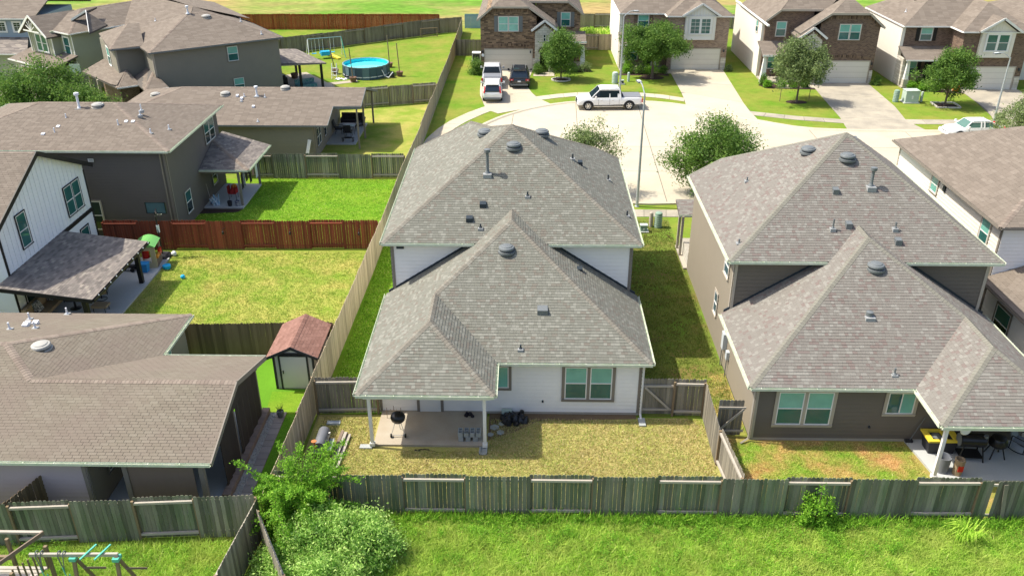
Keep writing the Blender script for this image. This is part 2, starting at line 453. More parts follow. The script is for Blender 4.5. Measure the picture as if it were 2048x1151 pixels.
# ---------------------------------------------------------------- the ground, street, pavements
def struct(o, label=None):
    o['kind'] = 'structure'
    if label: o['label'] = label
    return o
def sheet(name, pts, z, m, label, t=.5):
    mb = MB(); mb.poly([(x, y, z) for x, y in pts], 0, t)
    return struct(mb.build(name, m), label)
def smooth(pts, it=2):
    for _ in range(it):
        q = [pts[0]]
        for a, b in zip(pts, pts[1:]):
            q.append((a[0] * .75 + b[0] * .25, a[1] * .75 + b[1] * .25)); q.append((a[0] * .25 + b[0] * .75, a[1] * .25 + b[1] * .75))
        q.append(pts[-1]); pts = q
    return pts
sheet('ground', [(-420, -60), (420, -60), (420, 620), (-420, 620)], 0, 'lawn', 'wide grassy ground under the houses reaching to the far field')
sheet('far_field', [(-150, 119), (170, 116), (170, 420), (-150, 420)], .004, 'field', 'open field of green and tan grass beyond the back fences')
LAWNS = [('back_lawn', [(-8.9, 24.4), (7.7, 24.4), (7.7, 30.4), (-6, 30.4), (-8.9, 30.4)], 'lawn_dry', 'dry straw coloured back lawn behind the pale house'),
 ('back_lawn', [(7.8, 24.4), (21, 24.4), (21, 29.2), (7.8, 29.2)], 'lawn_mixed', 'small back lawn with brown patches behind the taupe house'),
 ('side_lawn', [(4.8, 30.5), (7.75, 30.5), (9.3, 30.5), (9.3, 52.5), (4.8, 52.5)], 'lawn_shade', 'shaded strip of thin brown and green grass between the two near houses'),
 ('side_lawn', [(-8.9, 30.5), (-6.1, 30.5), (-6.1, 55), (-8.9, 65)], 'lawn_lush', 'narrow green strip along the long left fence'),
 ('side_lawn', [(7.75, 29.25), (9.3, 29.25), (9.3, 34), (7.4, 33.2), (6.9, 30.55)], 'lawn_mixed', 'sunlit tan grass patch by the corner gate'),
 ('back_lawn', [(-21.1, 35.5), (-9.2, 35.5), (-9.1, 47), (-21.1, 47)], 'lawn_patchy', 'patchy back lawn beside the white patio house'),
 ('back_lawn', [(-22.5, 47.5), (-9.1, 47.5), (-9, 59.4), (-22.5, 59.4)], 'lawn_lush', 'bright green back lawn beside the dark taupe house'),
 ('back_lawn', [(-18, 60), (-9, 60), (-9, 80), (-18, 77)], 'lawn_patchy', 'small back lawn beside the low brown roofed house'),
 ('back_lawn', [(-30, 76), (-16, 78.2), (-8.9, 80.5), (-8.9, 113.5), (-40, 93)], 'lawn', 'large back lawn around the round pool')]
for n_, p_, m_, l_ in LAWNS[:3] + LAWNS[3:]:
    if 'corner gate' in l_: sheet(n_, p_, .008, m_, l_)
    else: sheet(n_, p_, .004, m_, l_)
sheet('back_lawn', [(-16.5, 24), (-9.3, 24), (-9.3, 35), (-16.5, 35)], .004, 'turf', 'deep green artificial turf beside the garden shed')
sheet('sunlit_turf', [(-11.2, 30.4), (-9.35, 30.4), (-9.35, 32.1), (-11.35, 32.1)], .012, 'lawn_lush', 'turf square coloured lighter as sunlight in front of the shed')  # lighter sheet paints the sunlit part of the turf

curb = smooth([(-5.3, 67), (-4.9, 70.2), (-3.49, 73.07), (-1.95, 75.54), (.11, 77.75), (2.16, 79.21), (4.43, 80.28), (7.64, 80.77), (11.21, 80.57), (14.0, 79.75), (16.78, 77.63), (18.64, 75.89), (20.7, 74.09), (23.63, 72.2), (27.3, 71.7), (34, 71.6), (60, 71.8)], 1)
near = smooth([(60, 62.8), (26, 62.3), (20, 60.3), (16, 57.3), (11.5, 55.4), (7.4, 55.1), (2.5, 55.9), (-1.5, 58.2), (-4.6, 62), (-5.3, 67)], 1)
street = curb + near[:-1]
def clip(poly, a, b, c):
    """keep a*x+b*y<=c"""
    out = []
    for i in range(len(poly)):
        p, q = poly[i], poly[(i + 1) % len(poly)]
        dp = a * p[0] + b * p[1] - c; dq = a * q[0] + b * q[1] - c
        if dp <= 0: out.append(p)
        if (dp < 0 < dq) or (dq < 0 < dp):
            t = dp / (dp - dq); out.append((p[0] + t * (q[0] - p[0]), p[1] + t * (q[1] - p[1])))
    return out
st = struct(bpy.data.objects.new('street', None), 'pale concrete cul-de-sac street'); COL.objects.link(st)
mb = MB(); mb.poly([(x, y, .006) for x, y in street]); mb.build('street_bed', 'joint', st)
g = .05
xs = [-8, -1.5, 4.2, 10.0, 16, 24, 32, 40, 50, 62]; ys = [50, 61.5, 67.4, 82]
for i in range(len(xs) - 1):
    for j in range(len(ys) - 1):
        p = street
        # joints fan slightly, like the one running from the parked pickup to the kerb
        for a, b, c in ((1, -.03, xs[i + 1] - g / 2 - 2), (-1, .03, -(xs[i] + g / 2) + 2), (0, 1, ys[j + 1] - g / 2), (0, -1, -(ys[j] + g / 2))):
            p = clip(p, a, b, c) if p else p
        if len(p) > 2:
            mb = MB(); mb.slab(p, .002, .012); mb.build('slab', 'concrete', st)
def ribbon(name, A, B, z0, z1, m, label, step=1.5, gap=.035, bed=True):
    root = bpy.data.objects.new(name, None); COL.objects.link(root); struct(root, label)
    la = [0]
    for p, q in zip(A, A[1:]): la.append(la[-1] + math.hypot(q[0] - p[0], q[1] - p[1]))
    def at(P, t):
        for i in range(len(la) - 1):
            if t <= la[i + 1] + 1e-9:
                k = (t - la[i]) / max(1e-6, la[i + 1] - la[i])
                return (P[i][0] + k * (P[i + 1][0] - P[i][0]), P[i][1] + k * (P[i + 1][1] - P[i][1]))
        return P[-1]
    n = max(1, int(round(la[-1] / step))); s = la[-1] / n
    for i in range(n):
        a, b = i * s + gap / 2, (i + 1) * s - gap / 2
        mid = (a + b) / 2
        mb = MB(); mb.slab([at(A, a), at(A, mid), at(A, b), at(B, b), at(B, mid), at(B, a)], z0, z1); mb.build('slab', m, root)
    if bed:
        mb = MB()
        for i in range(n):
            mb.poly([(*at(A, i * s), z0 + .002), (*at(A, (i + 1) * s), z0 + .002), (*at(B, (i + 1) * s), z0 + .002), (*at(B, i * s), z0 + .002)])
        mb.build('joint_bed', 'joint', root)
    return root
def offset(P, d):
    out = []
    for i, p in enumerate(P):
        a = P[max(0, i - 1)]; b = P[min(len(P) - 1, i + 1)]
        dx, dy = b[0] - a[0], b[1] - a[1]; l = math.hypot(dx, dy)
        out.append((p[0] - dy / l * d, p[1] + dx / l * d))
    return out
def kerb(name, P, label):
    root = bpy.data.objects.new(name, None); COL.objects.link(root); struct(root, label)
    mb = MB(); Q0 = P; Q1 = offset(P, .14); Q2 = offset(P, .42)
    for i in range(len(P) - 1):
        mb.poly([(*Q0[i], .010), (*Q0[i + 1], .010), (*Q1[i + 1], .11), (*Q1[i], .11)])
        mb.poly([(*Q1[i], .11), (*Q1[i + 1], .11), (*Q2[i + 1], .11), (*Q2[i], .11)])
        mb.poly([(*Q2[i], .11), (*Q2[i + 1], .11), (*Q2[i + 1], 0), (*Q2[i], 0)])
    mb.build('kerb', 'concrete', root)
kerb('far_kerb', curb, 'rolled concrete kerb along the far side of the street')
kerb('near_kerb', near, 'rolled concrete kerb along the near side of the street')
swo = [(-8.6, 66), (-8.3, 69.2), (-7.6, 72), (-6.76, 74.3), (-5.38, 76.85), (-3.89, 78.98), (-1.6, 80.9), (.73, 82.4), (2.74, 83.4), (4.92, 84.1), (7.93, 84.4), (11.0, 84.15), (13.21, 83.4), (15.15, 82.2)]
swi = [(-7.3, 66), (-6.9, 69.3), (-6.2, 72), (-5.3, 74.1), (-4.0, 76.4), (-2.75, 78.2), (-.8, 79.95), (1.25, 81.25), (2.95, 82.1), (4.8, 82.75), (8.06, 83.0), (11.0, 82.8), (13.0, 82.1), (14.9, 81.0)]
ribbon('sidewalk', swo, swi, .006, .03, 'concrete', 'curved concrete sidewalk around the far side of the cul-de-sac')
ribbon('sidewalk', [(20.19, 77.85), (24.1, 76.31), (28.0, 75.3)], [(19.6, 76.8), (23.8, 75.1), (27.9, 74.1)], .006, .03, 'concrete_old', 'short sidewalk in front of the second brick house lawn')
ribbon('sidewalk', [(33.5, 75.4), (41.2, 75.3)], [(33.4, 74.0), (40.9, 73.9)], .006, .03, 'concrete_old', 'short sidewalk in front of the dark shuttered house')
ribbon('sidewalk', [(-1, 53.9), (11.3, 53.9), (22, 58)], [(-1, 52.6), (11.1, 52.7), (22.5, 56.8)], .006, .03, 'concrete_old', 'near sidewalk running behind the two near houses')
ribbon('driveway', [(-4.7, 93.1), (-4.72, 87), (-4.6, 83.2), (-4.1, 80.5), (-3.9, 78.2), (-2.6, 76.6)], [(.6, 93.1), (-.1, 87), (.4, 84.2), (1.0, 82.0), (2.0, 80.3), (2.3, 79.75)], .012, .036, 'concrete', 'driveway with three parked vehicles at the dark brown brick house', 3.2)
ribbon('driveway', [(15.3, 93.8), (15.2, 87), (15.15, 83), (14.9, 79.9)], [(21.1, 93.8), (20.6, 84), (20.3, 78.6), (20.5, 74.7)], .012, .036, 'concrete', 'wide pale driveway beside the large round oak', 4.5)
ribbon('driveway', [(28.9, 88.3), (28.4, 82), (28.0, 76), (27.4, 71.9)], [(34.7, 88.3), (34.2, 79.4), (33.5, 74.9), (34.2, 71.8)], .012, .036, 'concrete_old', 'stained driveway in the middle of the right hand row', 4.2)
ribbon('driveway', [(42.9, 85.9), (42.2, 78), (41.0, 74.5), (40.6, 71.9)], [(48.7, 85.9), (48.3, 78), (48, 74.5), (48.8, 71.9)], .012, .036, 'concrete_old', 'driveway at the far right with light stains', 4.2)
ribbon('front_walk', [(.75, 92.2), (2.9, 92.3)], [(.62, 90.6), (2.9, 90.6)], .016, .04, 'concrete', 'short front walk to the arched stone entry', 1.2)
ribbon('front_walk', [(25.9, 87.3), (28.95, 87.4)], [(25.2, 86.1), (28.9, 86.2)], .016, .04, 'concrete', 'short walk beside the flower bed of the second brick house', 1.2)
ribbon('front_walk', [(12.6, 94), (15.4, 93.4)], [(12.8, 92.3), (15.3, 92)], .016, .04, 'concrete', 'short walk from the rose brick porch to its driveway', 1.2)
ribbon('front_walk', [(40.4, 88), (43.2, 85.9)], [(39.8, 86.8), (42.9, 84.6)], .016, .04, 'concrete', 'short walk beside the shrubs of the dark shuttered house', 1.2)
for nm, pts, lab in (('garden_bed', [(23.4, 87.2), (23.9, 86.0), (29, 85.6), (29.1, 86.3), (25.3, 87.0), (24.4, 90)], 'curved mulch bed under the shrubs of the second brick house'),
                     ('garden_bed', [(37.3, 88.2), (37.9, 85.3), (42.8, 84.3), (42.9, 85.5), (40.8, 87.8)], 'mulch bed with round shrubs below the dark shutters'),
                     ('garden_bed', [(9.6, 91.2), (15.0, 91.0), (14.9, 93.5), (10.0, 93.3)], 'mulch bed in front of the rose brick porch'),
                     ('garden_bed', [(3.0, 93.4), (3.2, 92.4), (7.0, 92.6), (6.8, 94)], 'mulch bed at the corner post of the dark brick house')):
    sheet(nm, pts, .012, 'mulch', lab)
# hills: a rise is not seen; the sky is out of frame
# ---------------------------------------------------------------- house building
def siding(wall, f, a0, a1, z0, z1, m, e=.19, each=True, rng=None, th=.024):
    """lap boards; rng(z) -> (a0, a1) trims a board under a slope"""
    n = int(math.ceil((z1 - z0) / e)); J = MB()
    for i in range(n):
        z = z0 + i * e; zt = min(z + e, z1) - (.018 if each else 0)
        b0, b1 = (a0, a1)
        if rng:
            b0, b1 = rng((z + zt) / 2)
            if b1 - b0 < .05: continue
        mb = MB() if each else J
        t = rnd.random()
        P = [f(b0, th + .006, z), f(b1, th + .006, z), f(b1, .001, z), f(b0, .001, z), f(b0, .006, zt), f(b1, .006, zt), f(b1, .001, zt), f(b0, .001, zt)]
        mb.hexa(P, 0, t)
        if each: mb.build('siding_board', m, wall)
    if not each: J.build('siding_board', m, wall, kind='stuff')
def batten(wall, f, a0, a1, z0, top, m, step=.4):
    a = a0 + step / 2
    while a < a1:
        mb = MB(); mb.fb(f, a - .025, a + .025, .001, .03, z0, top(a)); mb.build('batten', m, wall)
        a += step
def window(root, f, ac, z0, z1, w, units=1, trim='trim_taupe', tw=.10, panes=('pane_blind', 'pane_dark'), frame='trim_white', slide=False, shutter=None, grid=False, base=.036, sill=True):
    a0, a1 = ac - w / 2, ac + w / 2
    W = MB()
    W.fb(f, a0 - tw, a0, base, base + .035, z0 - tw, z1 + tw); W.fb(f, a1, a1 + tw, base, base + .035, z0 - tw, z1 + tw)
    W.fb(f, a0, a1, base, base + .035, z1, z1 + tw); W.fb(f, a0, a1, base, base + .035, z0 - tw, z0)
    uw = w / units
    for k in range(1, units): W.fb(f, a0 + k * uw - tw * .5, a0 + k * uw + tw * .5, base, base + .035, z0, z1)
    wo = W.build('window', trim, root)
    fr = MB(); q = .045
    for k in range(units):
        u0 = a0 + k * uw + (tw * .5 if k else 0); u1 = a0 + (k + 1) * uw - (tw * .5 if k < units - 1 else 0)
        fr.fb(f, u0, u0 + q, base, base + .028, z0, z1); fr.fb(f, u1 - q, u1, base, base + .028, z0, z1)
        fr.fb(f, u0 + q, u1 - q, base, base + .028, z0, z0 + q); fr.fb(f, u0 + q, u1 - q, base, base + .028, z1 - q, z1)
        zm = (z0 + z1) / 2; um = (u0 + u1) / 2
        if slide:
            fr.fb(f, um - q / 2, um + q / 2, base, base + .03, z0 + q, z1 - q)
            for b0, b1, m in ((u0 + q, um, panes[1]), (um, u1 - q, panes[0])):
                p = MB(); p.fb(f, b0, b1, base - .008, base + .010, z0 + q, z1 - q); p.build('pane', m, wo)
        else:
            fr.fb(f, u0 + q, u1 - q, base, base + .03, zm - q / 2, zm + q / 2)
            for c0, c1, m, dn in ((z0 + q, zm, panes[1], 0), (zm, z1 - q, panes[0], .004)):
                p = MB(); p.fb(f, u0 + q, u1 - q, base - .008, base + .008 + dn, c0, c1); p.build('pane', m, wo)
        if grid:
            fr.fb(f, um - .012, um + .012, base + .013, base + .022, z0 + q, z1 - q)
            for zz in (z0 + (z1 - z0) * .25, z0 + (z1 - z0) * .75): fr.fb(f, u0 + q, u1 - q, base + .013, base + .021, zz - .012, zz + .012)
    fr.build('frame', frame, wo)
    if sill:
        s = MB(); s.fb(f, a0 - tw, a1 + tw, base + .036, base + .07, z0 - .035, z0); s.build('sill', trim, wo)
    if shutter:
        for sgn in (-1, 1):
            c = a0 - tw - .2 if sgn < 0 else a1 + tw + .2
            s = MB(); s.fb(f, c - .18, c + .18, .02, .05, z0 - .04, z1 + .04)
            zz = z0
            while zz < z1 - .05:
                s.fb(f, c - .13, c + .13, .051, .063, zz + .02, zz + .075); zz += .12
            s.build('shutter', shutter, root)
    return wo
def roof(root, planes, sh, cap=None, caps=(), eaves=(), gut='gutter_cream', detail='join', thick=.13, ex=.15, tab=.3, seed=1, lab=None, gsize=.11, lam=False):
    """planes: list of polygons [(x,y,z)...]; every polygon is planar"""
    D = MB()
    for pl in planes:
        n = len(pl); b = [Vector(p) for p in pl] + [Vector(p) - Vector((0, 0, thick)) for p in pl]
        D.faces(b, [tuple(range(n)), tuple(range(2 * n - 1, n - 1, -1))] + [(i, n + i, n + (i + 1) % n, (i + 1) % n) for i in range(n)])
    ro = D.build('roof', 'roof_deck' if detail else sh, root, label=lab)
    rg = random.Random(seed); J = MB(); cand = []
    for pl in planes:
        P = [Vector(p) for p in pl]
        nv = Vector((0, 0, 0))
        for i in range(len(P)): nv += (P[i] - P[0]).cross(P[(i + 1) % len(P)] - P[0])
        nv.normalize()
        if nv.z < 0: nv = -nv
        up = (Vector((0, 0, 1)) - nv * nv.z).normalized()
        ri = up.cross(nv).normalized()
        O = min(P, key=lambda p: (p - P[0]).dot(up)).copy()
        uv = [((p - O).dot(ri), (p - O).dot(up)) for p in P]
        vmax = max(v for u, v in uv)
        def xs(v):
            o = []
            for i in range(len(uv)):
                (u0, v0), (u1, v1) = uv[i], uv[(i + 1) % len(uv)]
                if (v0 <= v < v1) or (v1 <= v < v0): o.append(u0 + (v - v0) / (v1 - v0) * (u1 - u0))
            return sorted(o)
        r = 0; v = 0.0
        lift = nv * .003
        while v < vmax - .01:
            vt = min(v + ex, vmax)
            lo = xs(v + .004); hi = xs(vt - .004)
            if len(lo) != len(hi): lo = hi = xs((v + vt) / 2)
            for k in range(0, len(lo) - 1, 2):
                a0, a1, b0, b1 = lo[k], lo[k + 1], hi[k], hi[k + 1]
                u = min(a0, b0) - (rg.random() * .2 if lam else ((r * .37) % 1) * tab); end = max(a1, b1)
                while u < end:
                    if lam:
                        w = rg.choice((.12, .15, .15, .19, .24)); t = rg.random(); t = .2 * rg.random() if t < .13 else (.82 + .18 * rg.random() if t < .33 else .4 + .22 * rg.random())
                    else:
                        w = tab; t = rg.random() * .8 + .2 * rg.random()
                    c0, c1 = max(u, a0), min(u + w, a1); d0, d1 = max(u, b0), min(u + w, b1)
                    h = (.014 if lam else .006) + .006 * rg.random()
                    if c1 > c0 or d1 > d0:
                        c0 = min(c0, a1); c1 = max(c1, c0); d0 = min(max(d0, b0), b1); d1 = max(d1, d0)
                        q = .004 if lam else .014
                        full = (c0 == u and c1 == u + w and d0 == u and d1 == u + w)
                        if full and detail == 'each':
                            cand.append((O + ri * u + up * v + lift, ri, up, nv, round(w, 3), h, t, vt - v))
                        else:
                            A = O + ri * (c0 + q * (c1 - c0 > .02)) + up * v + lift; B = O + ri * c1 + up * v + lift
                            C = O + ri * d1 + up * vt + lift; E_ = O + ri * d0 + up * vt + lift
                            if detail: J.faces([A, B, B + nv * h, A + nv * h, C + nv * .003, E_ + nv * .003], [(0, 1, 2, 3), (3, 2, 4, 5), (1, 4, 2), (0, 3, 5)], 0, t)
                    u += w
            v += ex; r += 1
    if detail == 'each' and cand:
        cp = Vector((0, 0, 22))
        cand.sort(key=lambda c: (c[0] - cp).length)
        cache = {}
        for i, (p, ri, up, nv, w, h, t, e) in enumerate(cand):
            if i < 300:
                tb = round(t * 6) / 6; key = (w, tb)
                if key not in cache:
                    s = MB(); q = .004 if lam else .014; hh = .018 if lam else .013
                    s.hexa([(q, 0, 0), (w, 0, 0), (w, ex, 0), (q, ex, 0), (q, 0, hh), (w, 0, hh), (w, ex, .003), (q, ex, .003)], 0, tb)
                    cache[key] = s.mesh('shingle', sh)
                mt = Matrix((ri, up, nv)).transposed().to_4x4(); mt.translation = p
                inst('shingle', cache[key], ro, mt)
            else:
                q = .004 if lam else .008; A = p + ri * q; B = p + ri * w; C = B + up * e; E_ = A + up * e
                J.faces([A, B, B + nv * h, A + nv * h, C + nv * .003, E_ + nv * .003], [(0, 1, 2, 3), (3, 2, 4, 5), (1, 4, 2), (0, 3, 5)], 0, t)
    if detail: J.build('shingle', sh, ro, kind='stuff')
    if cap and caps:
        K = MB()
        for p, q, n1, n2 in caps:
            p = Vector(p); q = Vector(q); d = q - p; L = d.length; d.normalize()
            n1 = Vector(n1).normalized(); n2 = Vector(n2).normalized()
            # direction down each side, square to the ridge
            s1 = (n1 - n2); s1 = (s1 - d * s1.dot(d)); s1 = (s1 - n1 * s1.dot(n1)).normalized()
            s2 = (n2 - n1); s2 = (s2 - d * s2.dot(d)); s2 = (s2 - n2 * s2.dot(n2)).normalized()
            nn = (n1 + n2).normalized(); k = 0.0; st_ = .15 if detail == 'each' else .25
            while k < L - .02:
                l = min(st_ * 1.15, L - k); w = .15; t = rg.random(); lo_, hi_ = .026, .016
                a = p + d * k; b = p + d * (k + l)
                K.faces([a + nn * lo_, b + nn * hi_, a + s1 * w + n1 * lo_, b + s1 * w + n1 * hi_, a + s2 * w + n2 * lo_, b + s2 * w + n2 * hi_, a + s1 * w, b + s1 * w, a + s2 * w, b + s2 * w],
                        [(0, 1, 3, 2), (0, 4, 5, 1), (0, 2, 6, 8, 4), (2, 3, 7, 6), (4, 8, 9, 5)], 0, t)
                k += st_
        K.build('ridge_cap', cap, ro, kind='stuff')
    for p, q in eaves:
        p = Vector(p); q = Vector(q)
        d = (q - p); d.z = 0; d.normalize(); o = Vector((d.y, -d.x, 0)) * (gsize * .5)
        g_ = MB(); zo = Vector((0, 0, -thick * .5 + .01)); a, b = p + o + zo, q + o + zo
        # open channel: outer lip, floor, inner lip
        w = o.normalized() * gsize / 2; hz = Vector((0, 0, gsize * .5))
        g_.bar(a + w * .9, b + w * .9, .014, gsize); g_.bar(a - w * .9, b - w * .9, .014, gsize); g_.bar(a - hz * .86, b - hz * .86, gsize * .9, .014)
        L = (q - p).length; k = .4
        while k < L:
            c = a + (b - a) * (k / L) + hz * .7; g_.bar(c - w, c + w, .02, .012); k += 1.1
        g_.build('gutter', gut, ro)
    return ro
def RP(pts, f): return [(x, y, f(x, y)) for x, y in pts]
def vent(ro, kind, p, m='vent_grey', h=.5, r=.3):
    x, y, z = p; b = MB()
    if kind == 'dome':
        b.lathe((x, y, z - .1), [(r * 1.1, 0), (r * 1.1, .10), (r * .7, .12), (r * .7, .17), (r * 1.0, .19), (r * 1.0, .24), (r * .93, .28), (r * .72, .30), (r * .68, .33), (r * .45, .35), (.02, .355)], 20)
        b.build('roof_vent', m, ro, smooth=True)
    elif kind == 'pipe':
        b.lathe((x, y, z - .08), [(r * .45, 0), (r * .3, .14), (.04, .2), (.04, h)], 10); b.build('vent_pipe', m, ro)
        s = MB(); s.box(x - .12, x + .12, y - .12, y + .12, z - .12, z - .01 + .05); s.build('flashing', 'flashing', ro)
    elif kind == 'stack':
        b.lathe((x, y, z - .1), [(.22, 0), (.1, .2), (.075, .28), (.075, h - .18), (.1, h - .17), (.15, h - .14), (.15, h), (.05, h + .03)], 12); b.build('chimney_flue', m, ro, smooth=True)
        s = MB(); s.box(x - .2, x + .2, y - .25, y + .2, z - .2, z + .02); s.build('flashing', 'flashing', ro)
    elif kind == 'box':
        w = r * .5
        b.hexa([(x - w, y - w, z - .15), (x + w, y - w, z - .15), (x + w, y + w, z), (x - w, y + w, z), (x - w, y - w, z + .12), (x + w, y - w, z + .12), (x + w, y + w, z + .17), (x - w, y + w, z + .17)])
        b.build('roof_vent', m, ro)
def garage(root, f, a0, a1, z1, m, frame='trim_beige'):
    o = MB(); o.fb(f, a0 - .1, a0, .02, .07, 0, z1 + .1); o.fb(f, a1, a1 + .1, .02, .07, 0, z1 + .1); o.fb(f, a0, a1, .02, .07, z1, z1 + .1)
    g_ = o.build('garage_door', frame, root)
    n = 4; h = z1 / n
    for i in range(n):
        p = MB(); p.fb(f, a0, a1, .005, .03, i * h + .012, (i + 1) * h - .004)
        for k in range(8):
            w = (a1 - a0) / 8; p.fb(f, a0 + k * w + .09, a0 + (k + 1) * w - .09, .03, .038, i * h + .1, (i + 1) * h - .1)
        p.build('panel', m, g_)
def corner(root, f, a0, a1, z0, z1, m): 
    b = MB(); b.fb(f, a0, a1, .012, .046, z0, z1); b.build('corner_board', m, root)
def wallbox(root, x0, x1, y0, y1, z0, z1, m, name='wall'):
    b = MB(); b.box(x0, x1, y0, y1, z0, z1); return b.build(name, m, root)
def downspout(root, x, y, z1, m='trim_white', out=.35, dx=0):
    b = MB(); b.path([(x, y, z1), (x, y, .15), (x + dx, y - out, .06)], .045, 4); b.build('downspout', m, root)

NU, ND, NL, NR = (0, -.545, .839), (0, .545, .839), (-.545, 0, .839), (.545, 0, .839)
# ---------------------------------------------------------------- the two near two-storey houses (mirror twins)
def twin(X0, X1, Y, ZU, mir, mats, label, apex, P_, frontl, low_dy=-2.42):
    """Y: rear eave of the one-storey part; X0, X1: eaves; mir: porch on the right"""
    sh, cap, gut, walls, side, trim = mats
    W = X1 - X0; hw = W / 2; xc = (X0 + X1) / 2; p = .65; ZL = 2.82
    root = thing('house', label, 'house', (xc, Y + .35, 0))
    mx = (lambda x: X0 + X1 - x) if mir else (lambda x: x)
    def pl(pts, f): return RP([(mx(x), y) for x, y in pts], lambda x, y: f(mx(x), y))
    zL = lambda x, y: ZL + p * (x - X0); zR = lambda x, y: ZL + p * (X1 - x); zN = lambda x, y: ZL + p * (y - Y)
    pw = 5.43; ph = pw / 2; Yp = Y + low_dy; Yw = Y + 6.0; YU = Y + 5.62
    zPN = lambda x, y: ZL + p * (y - Yp); zPR = lambda x, y: ZL + p * (X0 + pw - x)
    zUN = lambda x, y: ZU + p * (y - YU)
    zt = ZL + p * hw; yt = YU + (zt - ZU) / p; xl = X0 + (ZU - ZL) / p; xr = X1 - (ZU - ZL) / p
    low = [pl([(X0, Yp), (X0 + ph, Yp + ph), (X0 + ph, Y + ph), (xc, Y + hw), (xc, yt), (xl + .01, Yw), (X0, Yw)], zL),
           pl([(X0, Yp), (X0 + pw, Yp), (X0 + ph, Yp + ph)], zPN),
           pl([(X0 + pw, Yp), (X0 + pw, Y), (X0 + ph, Y + ph), (X0 + ph, Yp + ph)], zPR),
           pl([(X0 + pw, Y), (X1, Y), (xc, Y + hw), (X0 + ph, Y + ph)], zN),
           pl([(X1, Y), (X1, Yw), (xr - .01, Yw), (xc, yt), (xc, Y + hw)], zR)]
    def V3(x, y, f): return (mx(x), y, f(x, y))
    l_, r_ = (NR, NL) if mir else (NL, NR)
    caps = [(V3(X0, Yp, zL), V3(X0 + ph, Yp + ph, zL), l_, NU), (V3(X0 + pw, Yp, zPR), V3(X0 + ph, Yp + ph, zPR), NU, r_),
            (V3(X0 + ph, Yp + ph, zL), V3(X0 + ph, Y + ph, zL), l_, r_), (V3(X0 + ph, Y + ph, zL), V3(xc, Y + hw, zL), l_, NU),
            (V3(X1, Y, zR), V3(xc, Y + hw, zR), NU, r_), (V3(xc, Y + hw, zL), V3(xc, yt, zL), l_, r_)]
    ea = [((mx(X0), Yw, ZL), (mx(X0), Yp, ZL)), ((mx(X0), Yp, ZL), (mx(X0 + pw), Yp, ZL)), ((mx(X0 + pw), Yp, ZL), (mx(X0 + pw), Y, ZL)),
          ((mx(X0 + pw), Y, ZL), (mx(X1), Y, ZL)), ((mx(X1), Y, ZL), (mx(X1), Yw, ZL))]
    if mir: ea = [(b, a) for a, b in ea]
    lo = roof(root, low, sh, cap, caps, ea, gut, 'each', seed=11 + mir, lam=True, ex=.135, lab='lower single storey roof with a corner porch')
    # upper roof
    ax, ay = apex
    ez = lambda d: ZU + p * d
    fr = frontl   # y of the left front eave / right front eave
    az = zUN(ax, ay)
    zuL = lambda x, y: ZU + (az - ZU) / (ax - X0) * (x - X0); zuR = lambda x, y: ZU + (az - ZU) / (X1 - ax) * (X1 - x)
    upl = [RP([(X0, YU), (X1, YU), (ax, ay)], lambda x, y: ZU + (az - ZU) / (ay - YU) * (y - YU))]
    if not mir:
        pk = (X0 + 3.45, 47.6); vy = (-1.85, 43.8)
        upl += [RP([(X0, YU), (ax, ay), vy, pk, (X0, fr[0])], zuL), RP([(X1, YU), (X1, fr[1]), P_, (ax, ay)], zuR)]
        e_ = zuL(*pk); kx = vy[0]; ex_ = X0 + 6.9
        upl += [[(X0, fr[0], ZU), (*pk, e_), (ex_, fr[0], ZU)], [(ex_, fr[0], ZU), (*pk, e_), (*vy, zuL(*vy))], [(ex_, fr[0], ZU), (*vy, zuL(*vy)), (ex_, 46, ZU)],
                [(ax, ay, az), (*P_, zuR(*P_)), (*vy, zuL(*vy))], [(*P_, zuR(*P_)), (ex_, 46, ZU), (*vy, zuL(*vy))], [(*P_, zuR(*P_)), (X1, fr[1], ZU), (ex_, 46, ZU)]]
        capu = [((X0, YU, ZU), (ax, ay, az), NL, NU), ((X1, YU, ZU), (ax, ay, az), NR, NU), ((ax, ay, az), (*P_, zuR(*P_)), NR, ND),
                ((*P_, zuR(*P_)), (X1, fr[1], ZU), NR, ND), ((ax, ay, az), (*vy, zuL(*vy)), NL, ND), ((*vy, zuL(*vy)), (*pk, e_), NL, NR), ((*pk, e_), (X0, fr[0], ZU), NL, ND)]
    else:
        upl += [RP([(X0, YU), (ax, ay), P_, (X0, fr[0])], zuL), RP([(X1, YU), (X1, fr[1]), (ax + 2.2, fr[1] - 3.2), (ax, ay)], zuR),
                [(X0, fr[0], ZU), (*P_, zuL(*P_)), (ax, fr[0], ZU)], [(ax, ay, az), (ax, fr[0], ZU), (*P_, zuL(*P_))], [(ax, fr[0], ZU), (ax, ay, az), (ax + 2.2, fr[1] - 3.2, zuR(ax + 2.2, 0))], [(ax, fr[0], ZU), (ax + 2.2, fr[1] - 3.2, zuR(ax + 2.2, 0)), (X1, fr[1], ZU)]]
        capu = [((X0, YU, ZU), (ax, ay, az), NL, NU), ((X1, YU, ZU), (ax, ay, az), NR, NU), ((X0, fr[0], ZU), (*P_, zuL(*P_)), NL, ND), ((*P_, zuL(*P_)), (ax, ay, az), NL, ND)]
    g0, g1 = mx(xl) - (.0 if not mir else 0), mx(xr)
    gl, gr = min(g0, g1), max(g0, g1)
    eu = [((X0, fr[0], ZU), (X0, YU, ZU)), ((X0, YU, ZU), (gl - .1, YU, ZU)), ((gr + .1, YU, ZU), (X1, YU, ZU)), ((X1, YU, ZU), (X1, fr[1], ZU))]
    up = roof(root, upl, sh, cap, capu, eu, gut, 'each', seed=21 + mir, lam=True, ex=.135, lab='upper hipped roof')
    # walls: core plus lap boards
    oh = .36
    a0, a1 = X0 + oh, X1 - oh
